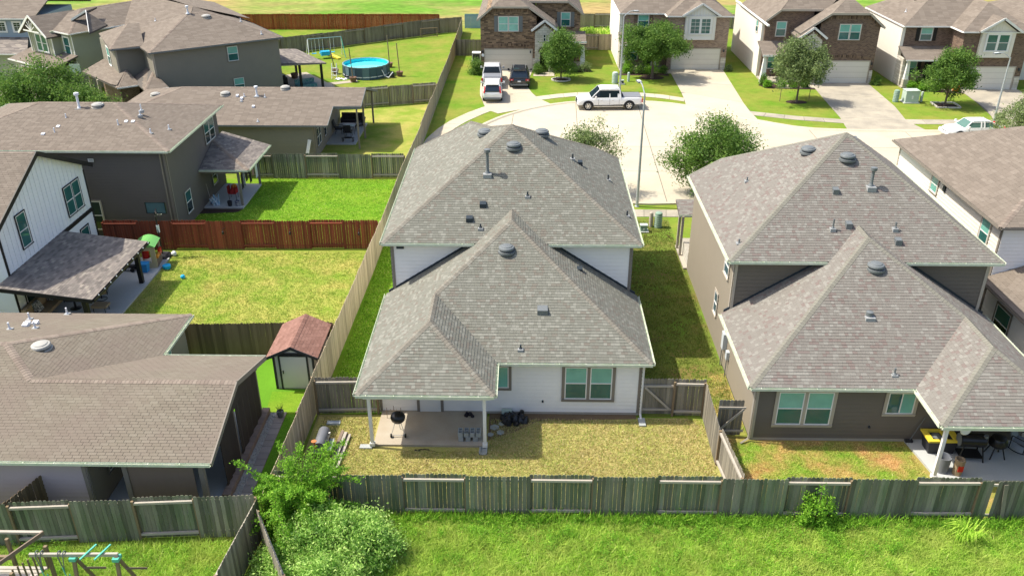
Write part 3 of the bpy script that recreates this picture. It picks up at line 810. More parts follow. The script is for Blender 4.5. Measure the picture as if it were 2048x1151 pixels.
    w1 = wallbox(root, a0, a1, Y + oh, Yw + .2, 0.0, ZL - .05, 'trim_taupe' if walls == 'siding_white' else 'shed_dark')  # dark core in the board gaps puts the lap shade lines into colour
    fN = F(a0, Y + oh, 1, 0)
    siding(w1, fN, 0, a1 - a0, .12, ZL - .1, walls)
    f_ = MB(); f_.fb(fN, -.01, a1 - a0 + .01, 0, .03, -.02, .13); f_.build('foundation', 'foundation', root)
    yfL, yfR = fr[0] - oh, fr[1] - oh
    w2 = MB(); w2.slab([(a0, Yw), (a1, Yw), (a1, yfR), (xc, yfR), (xc, yfL), (a0, yfL)], 0.0, ZU - .05); w2 = w2.build('wall', side, root)
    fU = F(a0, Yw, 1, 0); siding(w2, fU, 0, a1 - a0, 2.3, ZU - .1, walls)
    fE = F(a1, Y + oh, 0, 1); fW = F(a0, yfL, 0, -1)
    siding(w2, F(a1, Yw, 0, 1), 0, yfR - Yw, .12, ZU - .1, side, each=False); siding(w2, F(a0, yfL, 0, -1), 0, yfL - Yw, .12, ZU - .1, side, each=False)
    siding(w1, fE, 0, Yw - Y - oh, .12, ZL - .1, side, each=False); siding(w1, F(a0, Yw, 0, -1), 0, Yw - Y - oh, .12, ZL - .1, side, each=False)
    for f, q0, q1 in ((fN, 0, a1 - a0),): corner(root, f, q0, q0 + .12, .12, ZL - .1, trim); corner(root, f, q1 - .12, q1, .12, ZL - .1, trim)
    corner(root, fU, 0, .12, 2.5, ZU - .1, trim); corner(root, fU, a1 - a0 - .12, a1 - a0, 2.5, ZU - .1, trim)
    corner(root, F(a1, Yw, 0, 1), 0, .12, 0, ZU - .1, trim); corner(root, F(a0, Yw + .12, 0, -1), 0, .12, 0, ZU - .1, trim)
    s = MB(); s.box(X0 + .05, X1 - .05, Y + .03, Yw, ZL - .19, ZL - .15); s.box(X0 + .05, X1 - .05, YU + .03, min(fr) - .1, ZU - .19, ZU - .15)
    xp = sorted((mx(X0 + .05), mx(X0 + pw - .05))); s.box(xp[0], xp[1], Yp + .05, Y + .02, ZL - .19, ZL - .15)
    s.build('soffit', 'soffit', root)
    b = MB(); b.box(xp[0] + .15, xp[1] - .15, Yp + .28, Yp + .42, ZL - .42, ZL - .19)
    b.box(mx(X0 + .38) - .07, mx(X0 + .38) + .07, Yp + .3, Y + .3, ZL - .42, ZL - .19); b.box(mx(X0 + pw - .35) - .07, mx(X0 + pw - .35) + .07, Yp + .3, Y + .3, ZL - .42, ZL - .19); b.build('porch_beam', 'trim_white', root)
    for xx in (X0 + .42, X0 + pw - .42):
        q = mx(xx); b = MB(); b.box(q - .065, q + .065, Yp + .29, Yp + .42, .1, ZL - .4); b.box(q - .1, q + .1, Yp + .26, Yp + .45, .1, .24); b.build('porch_post', 'trim_white', root)
    # step flashing where the lower roof meets the upper wall
    fl = MB()
    for s0, s1 in ((X0 + .1, xl - .05), (xr + .05, X1 - .1)):
        for i in range(12):
            q0 = s0 + (s1 - s0) * i / 12; q1 = s0 + (s1 - s0) * (i + 1) / 12
            z0_ = (zL if s0 < xc else zR)(q0, 0); z1_ = (zL if s0 < xc else zR)(q1, 0)
            fl.hexa([(mx(q0), Yw - .03, z0_ + .01), (mx(q1), Yw - .03, z1_ + .01), (mx(q1), Yw + .03, z1_ + .01), (mx(q0), Yw + .03, z0_ + .01), (mx(q0), Yw - .03, z0_ + .13), (mx(q1), Yw - .03, z1_ + .13), (mx(q1), Yw + .03, z1_ + .13), (mx(q0), Yw + .03, z0_ + .13)])
    fl.build('step_flashing', 'vent_dark', root, kind='stuff')
    return root, lo, up, fN, fU, (a0, a1), mx, Yp, Yw, lo

H = twin(-6.60, 5.29, 30.27, 5.65, False, ('shingle_grey', 'cap_grey', 'gutter_cream', 'siding_white', 'siding_white', 'trim_taupe'),
         'pale grey two-storey house in the middle with porch over its back patio', (-.75, 41.75), (3.92, 47.2), (49.6, 48.0))
root, lo, up, fN, fU, (a0, a1), mx, Yp, Yw, _ = H
CR = root
for k, p, h, r in (('dome', (-.63, 40.6, 8.7), 0, .36), ('stack', (-1.86, 39.2, 7.83), 1.3, .3), ('pipe', (.07, 38.1, 7.09), .32, .25), ('box', (-2.02, 37.66, 6.8), 0, .3), ('box', (-2.62, 36.97, 6.36), 0, .3), ('pipe', (-2.09, 36.57, 6.1), .3, .25),
                   ('dome', (-2.15, 43.14, 8.56), 0, .36), ('dome', (.79, 43.13, 8.58), 0, .36), ('pipe', (2.36, 42.2, 7.55), .35, .2), ('box', (2.75, 42.18, 7.3), 0, .24), ('pipe', (4.26, 42.5, 6.32), .35, .2), ('pipe', (4.88, 38.64, 5.9), .35, .2)):
    vent(up, k, p, 'vent_grey' if k in ('dome', 'stack') else 'vent_dark', h, r)
for k, p, h, r in (('dome', (-.85, 34.86, 5.8), 0, .36), ('box', (.74, 32.33, 4.14), 0, .44), ('pipe', (-.18, 30.78, 3.15), .3, .22), ('box', (2.46, 35.26, 4.63), 0, .26)):
    vent(lo, k, p, 'vent_grey' if k == 'dome' else ('vent_dark' if r < .4 else 'vent_grey'), h, r)
ox = -6.24
window(root, fN, 2.70 - ox, .82, 2.42, 2.0, 2, 'trim_taupe', .13)
window(root, fN, -1.15 - ox, 1.35, 2.42, .95, 1, 'trim_taupe', .12, slide=True)
d = MB(); d.fb(fN, -4.50 - ox, -3.6 - ox, .03, .06, .1, 2.15); d = d.build('door', 'trim_white', root)
for q0 in (-4.62, -3.6):
    b = MB(); b.fb(fN, q0 - ox, q0 + .12 - ox, .02, .07, .1, 2.27); b.build('door_frame', 'trim_taupe', d)
for z0, z1 in ((.25, .8), (.95, 1.9)):
    for q0 in (-4.4, -4.02):
        b = MB(); b.fb(fN, q0 - ox, q0 + .3 - ox, .06, .075, z0, z1); b.build('door_panel', 'trim_white', d)
b = MB(); b.lathe(fN(-3.72 - ox, .06, 1.02), [(.03, 0), (.04, .04), (.02, .07)], 8, axis=(0, -1, 0)); b.build('handle', 'chrome', d)
b = MB(); b.fb(fN, -4.98 - ox, -4.84 - ox, .02, .14, 1.5, 1.75); b.build('wall_lamp', 'vent_grey', root)
b = MB(); b.fb(fN, .74 - ox, .82 - ox, .02, .06, .62, .72); b.build('hose_bib', 'vent_dark', root)
b = MB(); b.fb(fU, .25, .6, .02, .06, 5.2, 5.48); b.build('wall_vent', 'vent_dark', root)
pc = MB(); pc.slab([(-6.15, 28.25), (-1.72, 28.25), (-1.6, 30.6), (-6.15, 30.6)], 0, .10); struct(pc.build('patio', 'concrete_patio'), 'bare concrete patio slab under the porch of the pale house')
downspout(root, 4.98, 30.5, 2.5, 'trim_white', .3)
for x in (5.0, -6.28):
    b = MB(); b.slab([(x - .14, 29.75), (x + .14, 29.75), (x + .14, 30.3), (x - .14, 30.3)], 0, .08) if x > 0 else b.slab([(-6.7, 28.05), (-6.2, 28.05), (-6.2, 28.3), (-6.7, 28.3)], 0, .07)
    tag(b.build('splash_block', 'cinder'), 'concrete splash block at the %s of the pale house' % ('right rear corner' if x > 0 else 'left porch post'), 'splash block', 'splash blocks round the pale house')
b = MB(); b.slab([(-1.82, 27.75), (-1.5, 27.75), (-1.5, 28.2), (-1.82, 28.2)], 0, .03)
for q in ((-1.82, -1.77, 27.75, 28.2), (-1.55, -1.5, 27.75, 28.2), (-1.77, -1.55, 28.15, 28.2)): b.box(q[0], q[1], q[2], q[3], .03, .09)
tag(b.build('splash_block', 'cinder'), 'open concrete splash block below the right porch post', 'splash block', 'splash blocks round the pale house')

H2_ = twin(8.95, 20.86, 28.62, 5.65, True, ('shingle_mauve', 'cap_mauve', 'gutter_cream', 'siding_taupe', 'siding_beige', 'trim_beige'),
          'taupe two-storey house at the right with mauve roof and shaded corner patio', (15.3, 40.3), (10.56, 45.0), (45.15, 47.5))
root, lo, up, fN, fU, (a0, a1), mx, Yp, Yw, _ = H2_
TR = root
for k, p, h, r in (('dome', (15.04, 38.95, 8.78), 0, .36), ('stack', (15.82, 37.6, 7.9), 1.0, .3), ('box', (14.17, 37.36, 7.73), 0, .27), ('pipe', (13.69, 35.63, 6.61), .55, .25), ('box', (14.43, 35.78, 6.72), 0, .27), ('pipe', (16.46, 35.64, 6.63), .4, .25), ('box', (16.45, 35.07, 6.25), 0, .27),
                   ('dome', (13.66, 40.4, 8.62), 0, .36), ('pipe', (10.99, 40.76, 6.93), .3, .2), ('pipe', (9.53, 35.32, 6.0), .3, .2), ('box', (16.6, 42.6, 8.5), 0, .3)):
    vent(up, k, p, 'vent_grey', h, r)
for k, p, h, r in (('dome', (14.91, 33.28, 5.84), 0, .36), ('stack', (14.2, 31.34, 4.57), .3, .25), ('pipe', (14.69, 29.12, 3.13), .4, .3)):
    vent(lo, k, p, 'vent_grey', h, r)
ox = 9.31
window(root, fN, 11.33 - ox, .82, 2.4, 2.2, 2, 'trim_beige', .13)
window(root, fN, 15.15 - ox, 1.4, 2.42, 1.1, 1, 'trim_beige', .12, slide=True)
d = MB(); d.fb(fN, 17.2 - ox, 18.15 - ox, .02, .06, .1, 2.15); d = d.build('door', 'shed_dark', root)
b = MB(); b.fb(fN, 17.05 - ox, 17.2 - ox, .02, .07, .1, 2.27); b.fb(fN, 18.15 - ox, 18.3 - ox, .02, .07, .1, 2.27); b.build('door_frame', 'trim_taupe', d)
fW = F(9.31, 45.5, 0, -1)
window(root, fW, 45.5 - 35.85, 4.15, 5.2, .85, 1, 'trim_beige', .09, panes=('pane_steel', 'pane_steel'))
window(root, fW, 45.5 - 37.1, 1.45, 2.6, .6, 1, 'trim_beige', .09, panes=('pane_steel', 'pane_steel'))
b = MB(); b.fb(fW, 45.5 - 34.5, 45.5 - 34.15, .02, .22, 1.15, 1.95); mt_ = b.build('meter_box', 'util_grey', root)
for q_ in ((34.75, 34.55, 1.5, 1.85), (33.75, 33.5, 1.0, 1.4)):
    b = MB(); b.fb(fW, 45.5 - q_[0], 45.5 - q_[1], .02, .16, q_[2], q_[3]); b.build('meter_box', 'util_grey', root)
b = MB(); b.path([(9.2, 34.65, 1.5), (9.2, 34.65, .05)], .025, 5); b.path([(9.2, 33.6, 1.1), (9.2, 33.6, .05)], .025, 5); b.build('conduit', 'vent_grey', root)
downspout(root, 9.22, 28.85, 2.55, 'trim_beige', .2, -.35)
b = MB(); b.lathe(fN(14.1 - ox, .02, .72), [(.05, 0), (.05, .06)], 8, axis=(0, -1, 0)); b.build('hose_bib', 'vent_dark', root)
pc = MB(); pc.slab([(16.0, 26.45), (20.7, 26.45), (20.7, 28.98), (15.65, 28.98)], 0, .10); struct(pc.build('patio', 'concrete_grey'), 'white concrete patio slab under the shaded corner roof')
# sliver of the front porch past the far corner of the taupe house
b = MB(); b.box(9.1, 12, 44.85, 48.0, .0, .12); b.build('porch_slab', 'foundation', root)
for px_ in ((9.15, 46.6), (9.15, 47.6)):
    b = MB(); b.box(px_[0] - .07, px_[0] + .07, px_[1] - .07, px_[1] + .07, .12, 2.6); b.build('porch_post', 'trim_beige', root)
b = MB(); b.box(9.32, 9.8, 45.0, 47.2, .12, .95); b.build('porch_wall', 'stone_white', root)
roof(root, [RP([(8.92, 46.7), (12, 46.7), (12, 48.2), (8.92, 48.2)], lambda x, y: 2.65 + .25 * (y - 46.7))], 'shingle_mauve', None, (), (((8.92, 46.7, 2.65), (12, 46.7, 2.65)),), detail='join', seed=5)
# ---------------------------------------------------------------- left: low brown roofed house in the corner (A)
def rake(root, p, q, m, w=.05, h=.2):
    b = MB(); b.bar(p, q, w, h); b.build('fascia', m, root)
root = thing('house', 'low single storey house at the lower left with a screened dark patio', 'house', (-15.5, 24, 0))
z1 = lambda x, y: 2.75 + .3 * (y - 23.68)
z2 = lambda x, y: 2.75 + .3 * (30.67 - y)
z3 = lambda x, y: 2.75 + .3 * (-15.26 - x)
z4 = lambda x, y: 2.75 + .3 * (34.22 - y)
pls = [RP([(-30, 23.68), (-10.92, 23.68), (-10.92, 27.18), (-18.76, 27.18), (-20.53, 28.95), (-30, 28.95)], z1),
       RP([(-10.92, 27.18), (-10.92, 30.67), (-15.26, 30.67), (-18.76, 27.18)], z2),
       RP([(-15.26, 30.67), (-15.26, 34.22), (-20.53, 28.95), (-18.76, 27.18)], z3),
       RP([(-15.26, 34.22), (-30, 34.22), (-30, 28.95), (-20.53, 28.95)], z4)]
S1, S2, S3, S4 = (0, -.287, .958), (0, .287, .958), (.287, 0, .958), (0, .287, .958)
ro = roof(root, pls, 'shingle_tan', 'cap_tan', [((-15.26, 34.22, 2.75), (-20.53, 28.95, 4.33), S3, S4), ((-18.76, 27.18, 3.8), (-20.53, 28.95, 4.33), S1, S3), ((-30, 28.95, 4.33), (-20.53, 28.95, 4.33), S1, S4), ((-10.92, 27.18, 3.8), (-18.76, 27.18, 3.8), S1, S2)],
          [((-30, 23.68, 2.75), (-10.92, 23.68, 2.75)), ((-10.92, 30.67, 2.75), (-15.26, 30.67, 2.75)), ((-15.26, 30.67, 2.75), (-15.26, 34.22, 2.75))], 'gutter_cream', 'each', seed=3, ex=.135, tab=.31)
vent(ro, 'dome', (-19.4, 29.28, 3.92), 'vent_pale', 0, .38)
for p in ((-21.99, 32.97, 3.12), (-21.76, 31.16, 3.66), (-20.8, 31.37, 3.6), (-20.87, 34.0, 2.82)): vent(ro, 'pipe', p, 'vent_white', .42, .2)
for p in ((-21.5, 32.0, 3.4), (-21.4, 31.7, 3.5), (-21.2, 32.1, 3.38)): vent(ro, 'box', p, 'vent_white', 0, .22)
w = wallbox(root, -30, -15.6, 24.05, 33.9, 0, 2.7, 'siding_lilac')
siding(w, F(-30, 24.05, 1, 0), 0, 14.4, .1, 2.65, 'siding_lilac', each=True, rng=lambda z: (10.5, 14.4))
fS = F(-15.6, 24.05, 0, 1)
siding(w, fS, 0, 9.8, .1, 2.65, 'siding_beige', each=False)
corner(root, fS, 0, .13, 0, 2.65, 'trim_taupe'); corner(root, F(-15.75, 24.05, 1, 0), 0, .14, 0, 2.65, 'trim_taupe')
window(root, fS, 1.75, .95, 2.2, .95, 1, 'trim_taupe', .08, panes=('pane_black', 'pane_black'))
window(root, fS, 7.6, .95, 2.2, .9, 1, 'trim_taupe', .08)
b = MB(); b.slab([(-15.55, 24.1), (-11.3, 24.1), (-11.3, 30.4), (-15.55, 30.4)], 0, .12); struct(b.build('patio', 'concrete_grey'), 'patio slab inside the dark screened porch')
for x, y in ((-11.55, 24.25), (-11.35, 27.2), (-11.35, 30.2), (-14.3, 24.25)):
    b = MB(); b.box(x - .09, x + .09, y - .09, y + .09, .12, 2.62); b.build('porch_post', 'trim_taupe', root)
b = MB(); b.box(-14.25, -11.85, 24.2, 24.23, .12, 2.6); b.build('patio_screen', 'screen_brown', root)
for y0, y1 in ((25.4, 27.1), (27.3, 30.1)):
    b = MB(); n = 14
    for i in range(n):
        a = y0 + (y1 - y0) * i / n; c = y0 + (y1 - y0) * (i + 1) / n; o0 = .03 * math.sin(i * 2.1); o1 = .03 * math.sin((i + 1) * 2.1)
        b.hexa([(-11.22 + o0, a, .3), (-11.20 + o0, a, .3), (-11.20 + o1, c, .3), (-11.22 + o1, c, .3), (-11.22 + o0, a, 2.6), (-11.20 + o0, a, 2.6), (-11.20 + o1, c, 2.6), (-11.22 + o1, c, 2.6)])
    b.build('patio_screen', 'screen_black', root)
b = MB(); b.fprism(F(-11.2, 23.9, 0, 1), [(0, 2.6), (6.6, 2.6), (6.6, 2.75), (3.3, 3.62), (0, 2.75)], 0, .04); b.build('gable_end', 'screen_black', root)
rake(root, (-10.9, 23.66, 2.68), (-10.9, 27.18, 3.73), 'trim_taupe'); rake(root, (-10.9, 30.69, 2.68), (-10.9, 27.18, 3.73), 'trim_taupe')
b = MB(); b.box(-15.5, -11.2, 30.2, 30.3, 2.35, 2.62); b.build('porch_beam', 'trim_taupe', root)
# paver border beside the screened porch
bd = thing('paver_border', 'long border of grey pavers, pebbles and a brown block ledge beside the screened porch', 'garden border', (-10.7, 27.5, 0))
y = 24.9
while y < 30.4:
    b = MB(); b.box(-11.3, -10.98, y, y + .38, 0, .28); b.build('ledge_block', 'paver_brown', bd)
    b = MB(); b.box(-10.70, -10.28, y, y + .38, 0, .06); b.build('paver', 'pavers', bd); y += .4
b = MB(); b.box(-10.97, -10.71, 24.9, 30.45, 0, .05)
rp = random.Random(5)
for i in range(420):
    x, yy, r_ = rp.uniform(-10.96, -10.72), rp.uniform(24.9, 30.4), rp.uniform(.02, .045)
    b.lathe((x, yy, .045), [(r_ * .7, 0), (r_, r_ * .5), (r_ * .5, r_)], 5)
b.build('pebble', 'pebble', bd, kind='stuff')
pt = thing('flower_pot', 'grey round pot with small sprigs at the end of the paver border', 'flower pot', (-10.45, 30.15, .06))
b = MB(); b.lathe((-10.45, 30.15, .06), [(.11, 0), (.16, .2), (.15, .3), (.13, .3), (.12, .24)], 12); b.build('pot', 'vent_grey', pt)
b = MB()
for i in range(12):
    an = i * 2.4; b.bar((-10.45, 30.15, .3), (-10.45 + .16 * math.cos(an), 30.15 + .16 * math.sin(an), .5 + .08 * (i % 3)), .012)
b.build('stem', 'leaf_olive', pt, kind='stuff')

# ---------------------------------------------------------------- white board and batten house (B)
root = thing('house', 'white board and batten house with black trim and large covered patio', 'house', (-25.5, 42, 0))
X = -25.5; e0, e1, zp, yp = 36.9, 47.2, 7.8, 42.05; sl = .47
zb = lambda a: min(zp - .12 - sl * abs(37.6 + a - yp), 7.7)
w = MB(); w.fprism(F(X, 37.6, 0, 1), [(0, 0), (9.1, 0), (9.1, zb(9.1)), (yp - 37.6, zp - .12), (0, zb(0))], -11, 0); w = w.build('wall', 'panel_white', root)
fB = F(X, 37.6, 0, 1)
batten(w, fB, 0, 9.1, 2.9, lambda a: zb(a) - .03, 'panel_white', .4)
siding(w, fB, 0, 9.1, .1, 2.65, 'panel_white', each=False)
b = MB(); b.fb(fB, 0, 9.1, .005, .05, 2.68, 2.92); b.build('trim_band', 'trim_black', root)
corner(root, fB, 9.0, 9.12, 0, 5.2, 'trim_black'); corner(root, fB, -.02, .12, 0, 5.2, 'trim_black')
siding(w, F(X - 11, 37.6, 1, 0), 0, 11, .1, 5.2, 'panel_white', each=False)
zz_ = lambda x, y: zp - sl * abs(y - yp)
roof(root, [RP([(X - 11.3, e0), (X + .35, e0), (X + .35, yp), (X - 11.3, yp)], zz_), RP([(X + .35, e1), (X - 11.3, e1), (X - 11.3, yp), (X + .35, yp)], zz_)], 'shingle_brown', 'cap_tan',
     [((X - 11.3, yp, zp), (X + .35, yp, zp), (0, -.42, .9), (0, .42, .9))], [((X - 11.3, e0, zz_(0, e0)), (X + .35, e0, zz_(0, e0))), ((X + .35, e1, zz_(0, e1)), (X - 11.3, e1, zz_(0, e1)))], 'trim_black', seed=8)
rake(root, (X + .36, e0, zz_(0, e0) - .07), (X + .36, yp, zp - .07), 'trim_black', .06, .24); rake(root, (X + .36, e1, zz_(0, e1) - .07), (X + .36, yp, zp - .07), 'trim_black', .06, .24)
window(root, fB, 45.0 - 37.6, 3.35, 5.0, 1.75, 2, 'trim_black', .06, panes=('pane_dark', 'pane_dark'), base=.03)
window(root, fB, 39.75 - 37.6, 3.6, 5.35, .85, 1, 'trim_black', .06, panes=('pane_dark', 'pane_dark'), base=.03)
window(root, fB, 39.0 - 37.6, .6, 2.3, 1.2, 1, 'trim_black', .07, panes=('pane_black', 'pane_black'))
window(root, fB, 45.3 - 37.6, .9, 2.2, .9, 1, 'trim_black', .07, panes=('pane_dark', 'pane_dark'))
zq = lambda x, y: 2.92 - (x + 25.5) * .13
roof(root, [RP([(-25.46, 36.3), (-20.9, 36.3), (-20.9, 43.15), (-25.46, 43.15)], zq)], 'shingle_slate', None, (), [((-20.9, 36.3, zq(-20.9, 0)), (-20.9, 43.15, zq(-20.9, 0)))], 'trim_black', 'each', seed=9, ex=.14, tab=.31)
b = MB()
for i in range(10): b.lathe((-20.78, 36.8 + i * .68, 2.3), [(.02, 0), (.035, .05), (.01, .09)], 6)
b.build('string_light', 'vent_white', root, kind='stuff')
rake(root, (-25.46, 36.28, zq(-25.46, 0) - .07), (-20.9, 36.28, zq(-20.9, 0) - .07), 'trim_black', .05, .2)
for y in (36.5, 42.5):
    b = MB(); b.box(-21.5, -21.28, y - .11, y + .11, .1, 2.25); b.build('porch_post', 'trim_black', root)
b = MB(); b.box(-21.45, -21.3, 36.4, 43.0, 2.1, 2.27); b.build('porch_beam', 'trim_black', root)
b = MB(); b.slab([(-25.5, 36.4), (-21.05, 36.4), (-21.05, 45.75), (-25.5, 45.75)], 0, .1); struct(b.build('patio', 'concrete_grey'), 'pale concrete patio slab of the white house')

# ---------------------------------------------------------------- dark taupe two-storey house (C)
def stucco(root, pts, z1, m, eachside=None, z0=0):
    w = MB(); w.slab(pts, z0, z1); w = w.build('wall', m, root)
    n = len(pts)
    for i in range(n):
        (x0, y0), (x1, y1) = pts[i], pts[(i + 1) % n]; L = math.hypot(x1 - x0, y1 - y0)
        f = F(x0, y0, x1 - x0, y1 - y0)
        if isinstance(eachside, dict) and i in eachside: siding(w, f, 0, L, z0 + .1, z1 - .05, eachside[i], each=True)
        else: siding(w, f, 0, L, z0 + .1, z1 - .05, m, each=False)
    return w
root = thing('house', 'dark taupe two-storey house beside the red stained fence', 'house', (-22, 49.5, 0))
p = .3; ZU = 5.65; y0, y1, x0, x1 = 48.72, 58.85, -36.2, -21.23; hh = (y1 - y0) / 2
q = ZU + p * hh
n1, n2, n3, n4 = (0, -.287, .958), (0, .287, .958), (.287, 0, .958), (-.287, 0, .958)
A_, B_, C_, D_ = (x0, y0, ZU), (x1, y0, ZU), (x1, y1, ZU), (x0, y1, ZU); r0, r1 = (x0 + hh, y0 + hh, q), (x1 - hh, y0 + hh, q)
ro = roof(root, [[A_, B_, r1, r0], [B_, C_, r1], [C_, D_, r0, r1], [D_, A_, r0]], 'shingle_brown', 'cap_tan', [(B_, r1, n1, n3), (A_, r0, n1, n4), (r0, r1, n1, n2), (C_, r1, n2, n3)],
          [(A_, B_), (B_, C_), (D_, A_)], 'gutter_cream', seed=12, ex=.15, tab=.34)
for k, pp, h in (('stack', (-28.31, 53.2, 6.93), 1.1), ('dome', (-27.2, 53.4, 7.0), 0), ('pipe', (-28.7, 52.1, 6.59), .4), ('pipe', (-24.3, 53.0, 6.86), .5), ('pipe', (-24.2, 52.5, 6.7), .4), ('pipe', (-25.15, 51.34, 6.36), .5), ('pipe', (-28.77, 50.55, 6.11), .45), ('pipe', (-22.3, 51.93, 5.97), .4), ('pipe', (-22.9, 50.6, 6.13), .4),
                 ('box', (-24.78, 51.68, 6.45), 0), ('box', (-24.35, 51.68, 6.45), 0), ('box', (-28.79, 51.12, 6.28), 0), ('box', (-29.38, 50.32, 6.05), 0)):
    vent(ro, k, pp, 'vent_pale' if k == 'dome' else 'vent_white', h, .38 if k == 'dome' else .2)
pts = [(-35.9, 49.1), (-21.65, 49.1), (-21.65, 58.5), (-35.9, 58.5)]
stucco(root, pts, 5.6, 'siding_dark', {0: 'siding_dark', 1: 'siding_dark'})
fR = F(-21.65, 49.1, 0, 1); fN_ = F(-35.9, 49.1, 1, 0)
window(root, fR, 51.3 - 49.1, .75, 2.2, .95, 1, 'trim_taupe', .06, panes=('pane_dark', 'pane_black'))
window(root, fR, 56.7 - 49.1, 3.75, 5.2, 1.9, 2, 'trim_taupe', .08, panes=('pane_dark', 'pane_black'))
window(root, fR, 56.3 - 49.1, .8, 2.1, .9, 1, 'trim_taupe', .06, panes=('pane_black', 'pane_black'))
window(root, fN_, 35.9 - 26.7, .45, 2.3, 1.0, 1, 'trim_beige', .08, panes=('pane_black', 'pane_black'))
window(root, fN_, 35.9 - 26.15, 4.85, 5.05, .35, 1, 'siding_dark', .03, panes=('pane_steel', 'pane_steel'), sill=False)
corner(root, fR, 0, .12, 0, 5.5, 'trim_taupe'); corner(root, fN_, 14.13, 14.25, 0, 5.5, 'trim_taupe')
downspout(root, -21.9, 48.95, 5.4, 'trim_taupe', .2)
zpz = lambda x, y: 2.7 + .3 * (-18.35 - x)
roof(root, [RP([(-18.35, 53.75), (-18.35, 59.1), (-21.6, 59.1), (-21.6, 57.0)], zpz), RP([(-21.6, 53.75), (-18.35, 53.75), (-21.6, 57.0)], lambda x, y: 2.7 + .3 * (y - 53.75))], 'shingle_slate', 'cap_tan',
     [((-18.35, 53.75, 2.7), (-21.6, 57.0, 3.675), (.287, 0, .958), (0, -.287, .958))], [((-21.6, 53.75, 2.7), (-18.35, 53.75, 2.7)), ((-18.35, 53.75, 2.7), (-18.35, 59.1, 2.7))], 'gutter_cream', seed=13)
for y in (53.95, 58.2):
    b = MB(); b.box(-19.2, -19.06, y - .07, y + .07, .1, 2.6); b.build('porch_post', 'trim_taupe', root)
b = MB(); b.box(-21.6, -19.05, 53.85, 53.98, 2.4, 2.6); b.box(-19.18, -19.08, 53.98, 58.9, 2.4, 2.6); b.build('porch_beam', 'trim_taupe', root)
b = MB(); b.slab([(-21.65, 53.6), (-19.0, 53.6), (-19.0, 58.1), (-21.65, 58.1)], 0, .12); struct(b.build('patio', 'concrete_grey'), 'small concrete patio of the dark taupe house')
b = MB(); b.poly([(-22.3, 52.6, .02), (-19.2, 53.0, .02), (-19.0, 53.58, .02), (-22.3, 53.58, .02)]); struct(b.build('bare_soil', 'mulch'), 'dark bare soil along the front of the small patio')

# ---------------------------------------------------------------- low house behind it (D)
root = thing('house', 'low brown roofed house with a covered corner patio behind the grey fence', 'house', (-16, 64, 0))
zd = lambda x, y: 2.8 + .3 * (y - 63.43); ze = lambda x, y: 2.8 + .3 * (73.9 - y); yr = 68.66
zw = lambda x, y: 2.8 + .3 * (x + 33.0)
ro = roof(root, [RP([(-33, 63.43), (-15.12, 63.43), (-15.12, 65.95), (-12.95, 65.95), (-12.95, yr), (-27.77, yr)], zd), RP([(-12.95, 73.9), (-33, 73.9), (-27.77, yr), (-12.95, yr)], ze), RP([(-33, 63.43), (-27.77, yr), (-33, 73.9)], zw)], 'shingle_brown', 'cap_tan',
          [((-27.77, yr, zd(0, yr)), (-12.95, yr, zd(0, yr)), n1, n2), ((-33, 63.43, 2.8), (-27.77, yr, zd(0, yr)), n1, n4)],
          [((-33, 63.43, 2.8), (-15.12, 63.43, 2.8))], 'vent_grey', seed=14, ex=.2, tab=.5)
for k, pp, h in (('dome', (-23.99, 67.6, 4.04), 0), ('stack', (-21.42, 67.41, 3.97), .9), ('pipe', (-22.4, 67.3, 3.95), .35), ('pipe', (-22.45, 66.6, 3.75), .3), ('pipe', (-20.73, 67.2, 3.91), .35), ('pipe', (-20.5, 63.9, 2.92), .3), ('box', (-22.95, 67.3, 3.95), 0), ('box', (-22.5, 66.9, 3.85), 0), ('box', (-21.31, 65.81, 3.5), 0), ('dome', (-19.4, 68.5, 4.3), 0), ('dome', (-30, 68.5, 3.7), 0)):
    vent(ro, k, pp, 'vent_pale' if k == 'dome' else 'vent_white', h, .38 if k == 'dome' else .2)
stucco(root, [(-32.6, 63.8), (-16.3, 63.8), (-16.3, 73.5), (-32.6, 73.5)], 2.75, 'siding_olive', {0: 'siding_olive'})
fR = F(-16.3, 63.8, 0, 1)
corner(root, fR, 0, .12, 0, 2.7, 'trim_taupe'); corner(root, F(-16.42, 63.8, 1, 0), 0, .13, 0, 2.7, 'trim_taupe')
window(root, fR, 1.4, .8, 2.2, 1.4, 2, 'trim_taupe', .06, panes=('pane_black', 'pane_black')); window(root, fR, 3.6, .8, 2.2, .8, 1, 'trim_taupe', .06, panes=('pane_dark', 'pane_black'))
b = MB(); b.box(-13.4, -13.28, 66.1, 66.22, .1, 3.5); b.build('porch_post', 'trim_taupe', root)
for pp in ((-13.35, 68.9), (-13.35, 73.2)):
    b = MB(); b.box(pp[0] - .07, pp[0] + .07, pp[1] - .07, pp[1] + .07, .1, ze(0, pp[1]) - .1); b.build('porch_post', 'trim_taupe', root)
rake(root, (-12.93, 65.95, 3.5), (-12.93, yr, 4.3), 'vent_grey', .04, .18); rake(root, (-12.93, 73.9, 2.74), (-12.93, yr, 4.3), 'vent_grey', .04, .18); rake(root, (-15.1, 63.43, 2.74), (-15.1, 65.95, 3.5), 'vent_grey', .04, .18); rake(root, (-15.12, 65.93, 3.49), (-12.95, 65.93, 3.49), 'vent_grey', .04, .2)
b = MB(); b.slab([(-16.3, 67.4), (-13.9, 67.4), (-13.9, 73.2), (-16.3, 73.2)], 0, .1); struct(b.build('patio', 'concrete_grey'), 'shaded patio slab of the low brown roofed house')

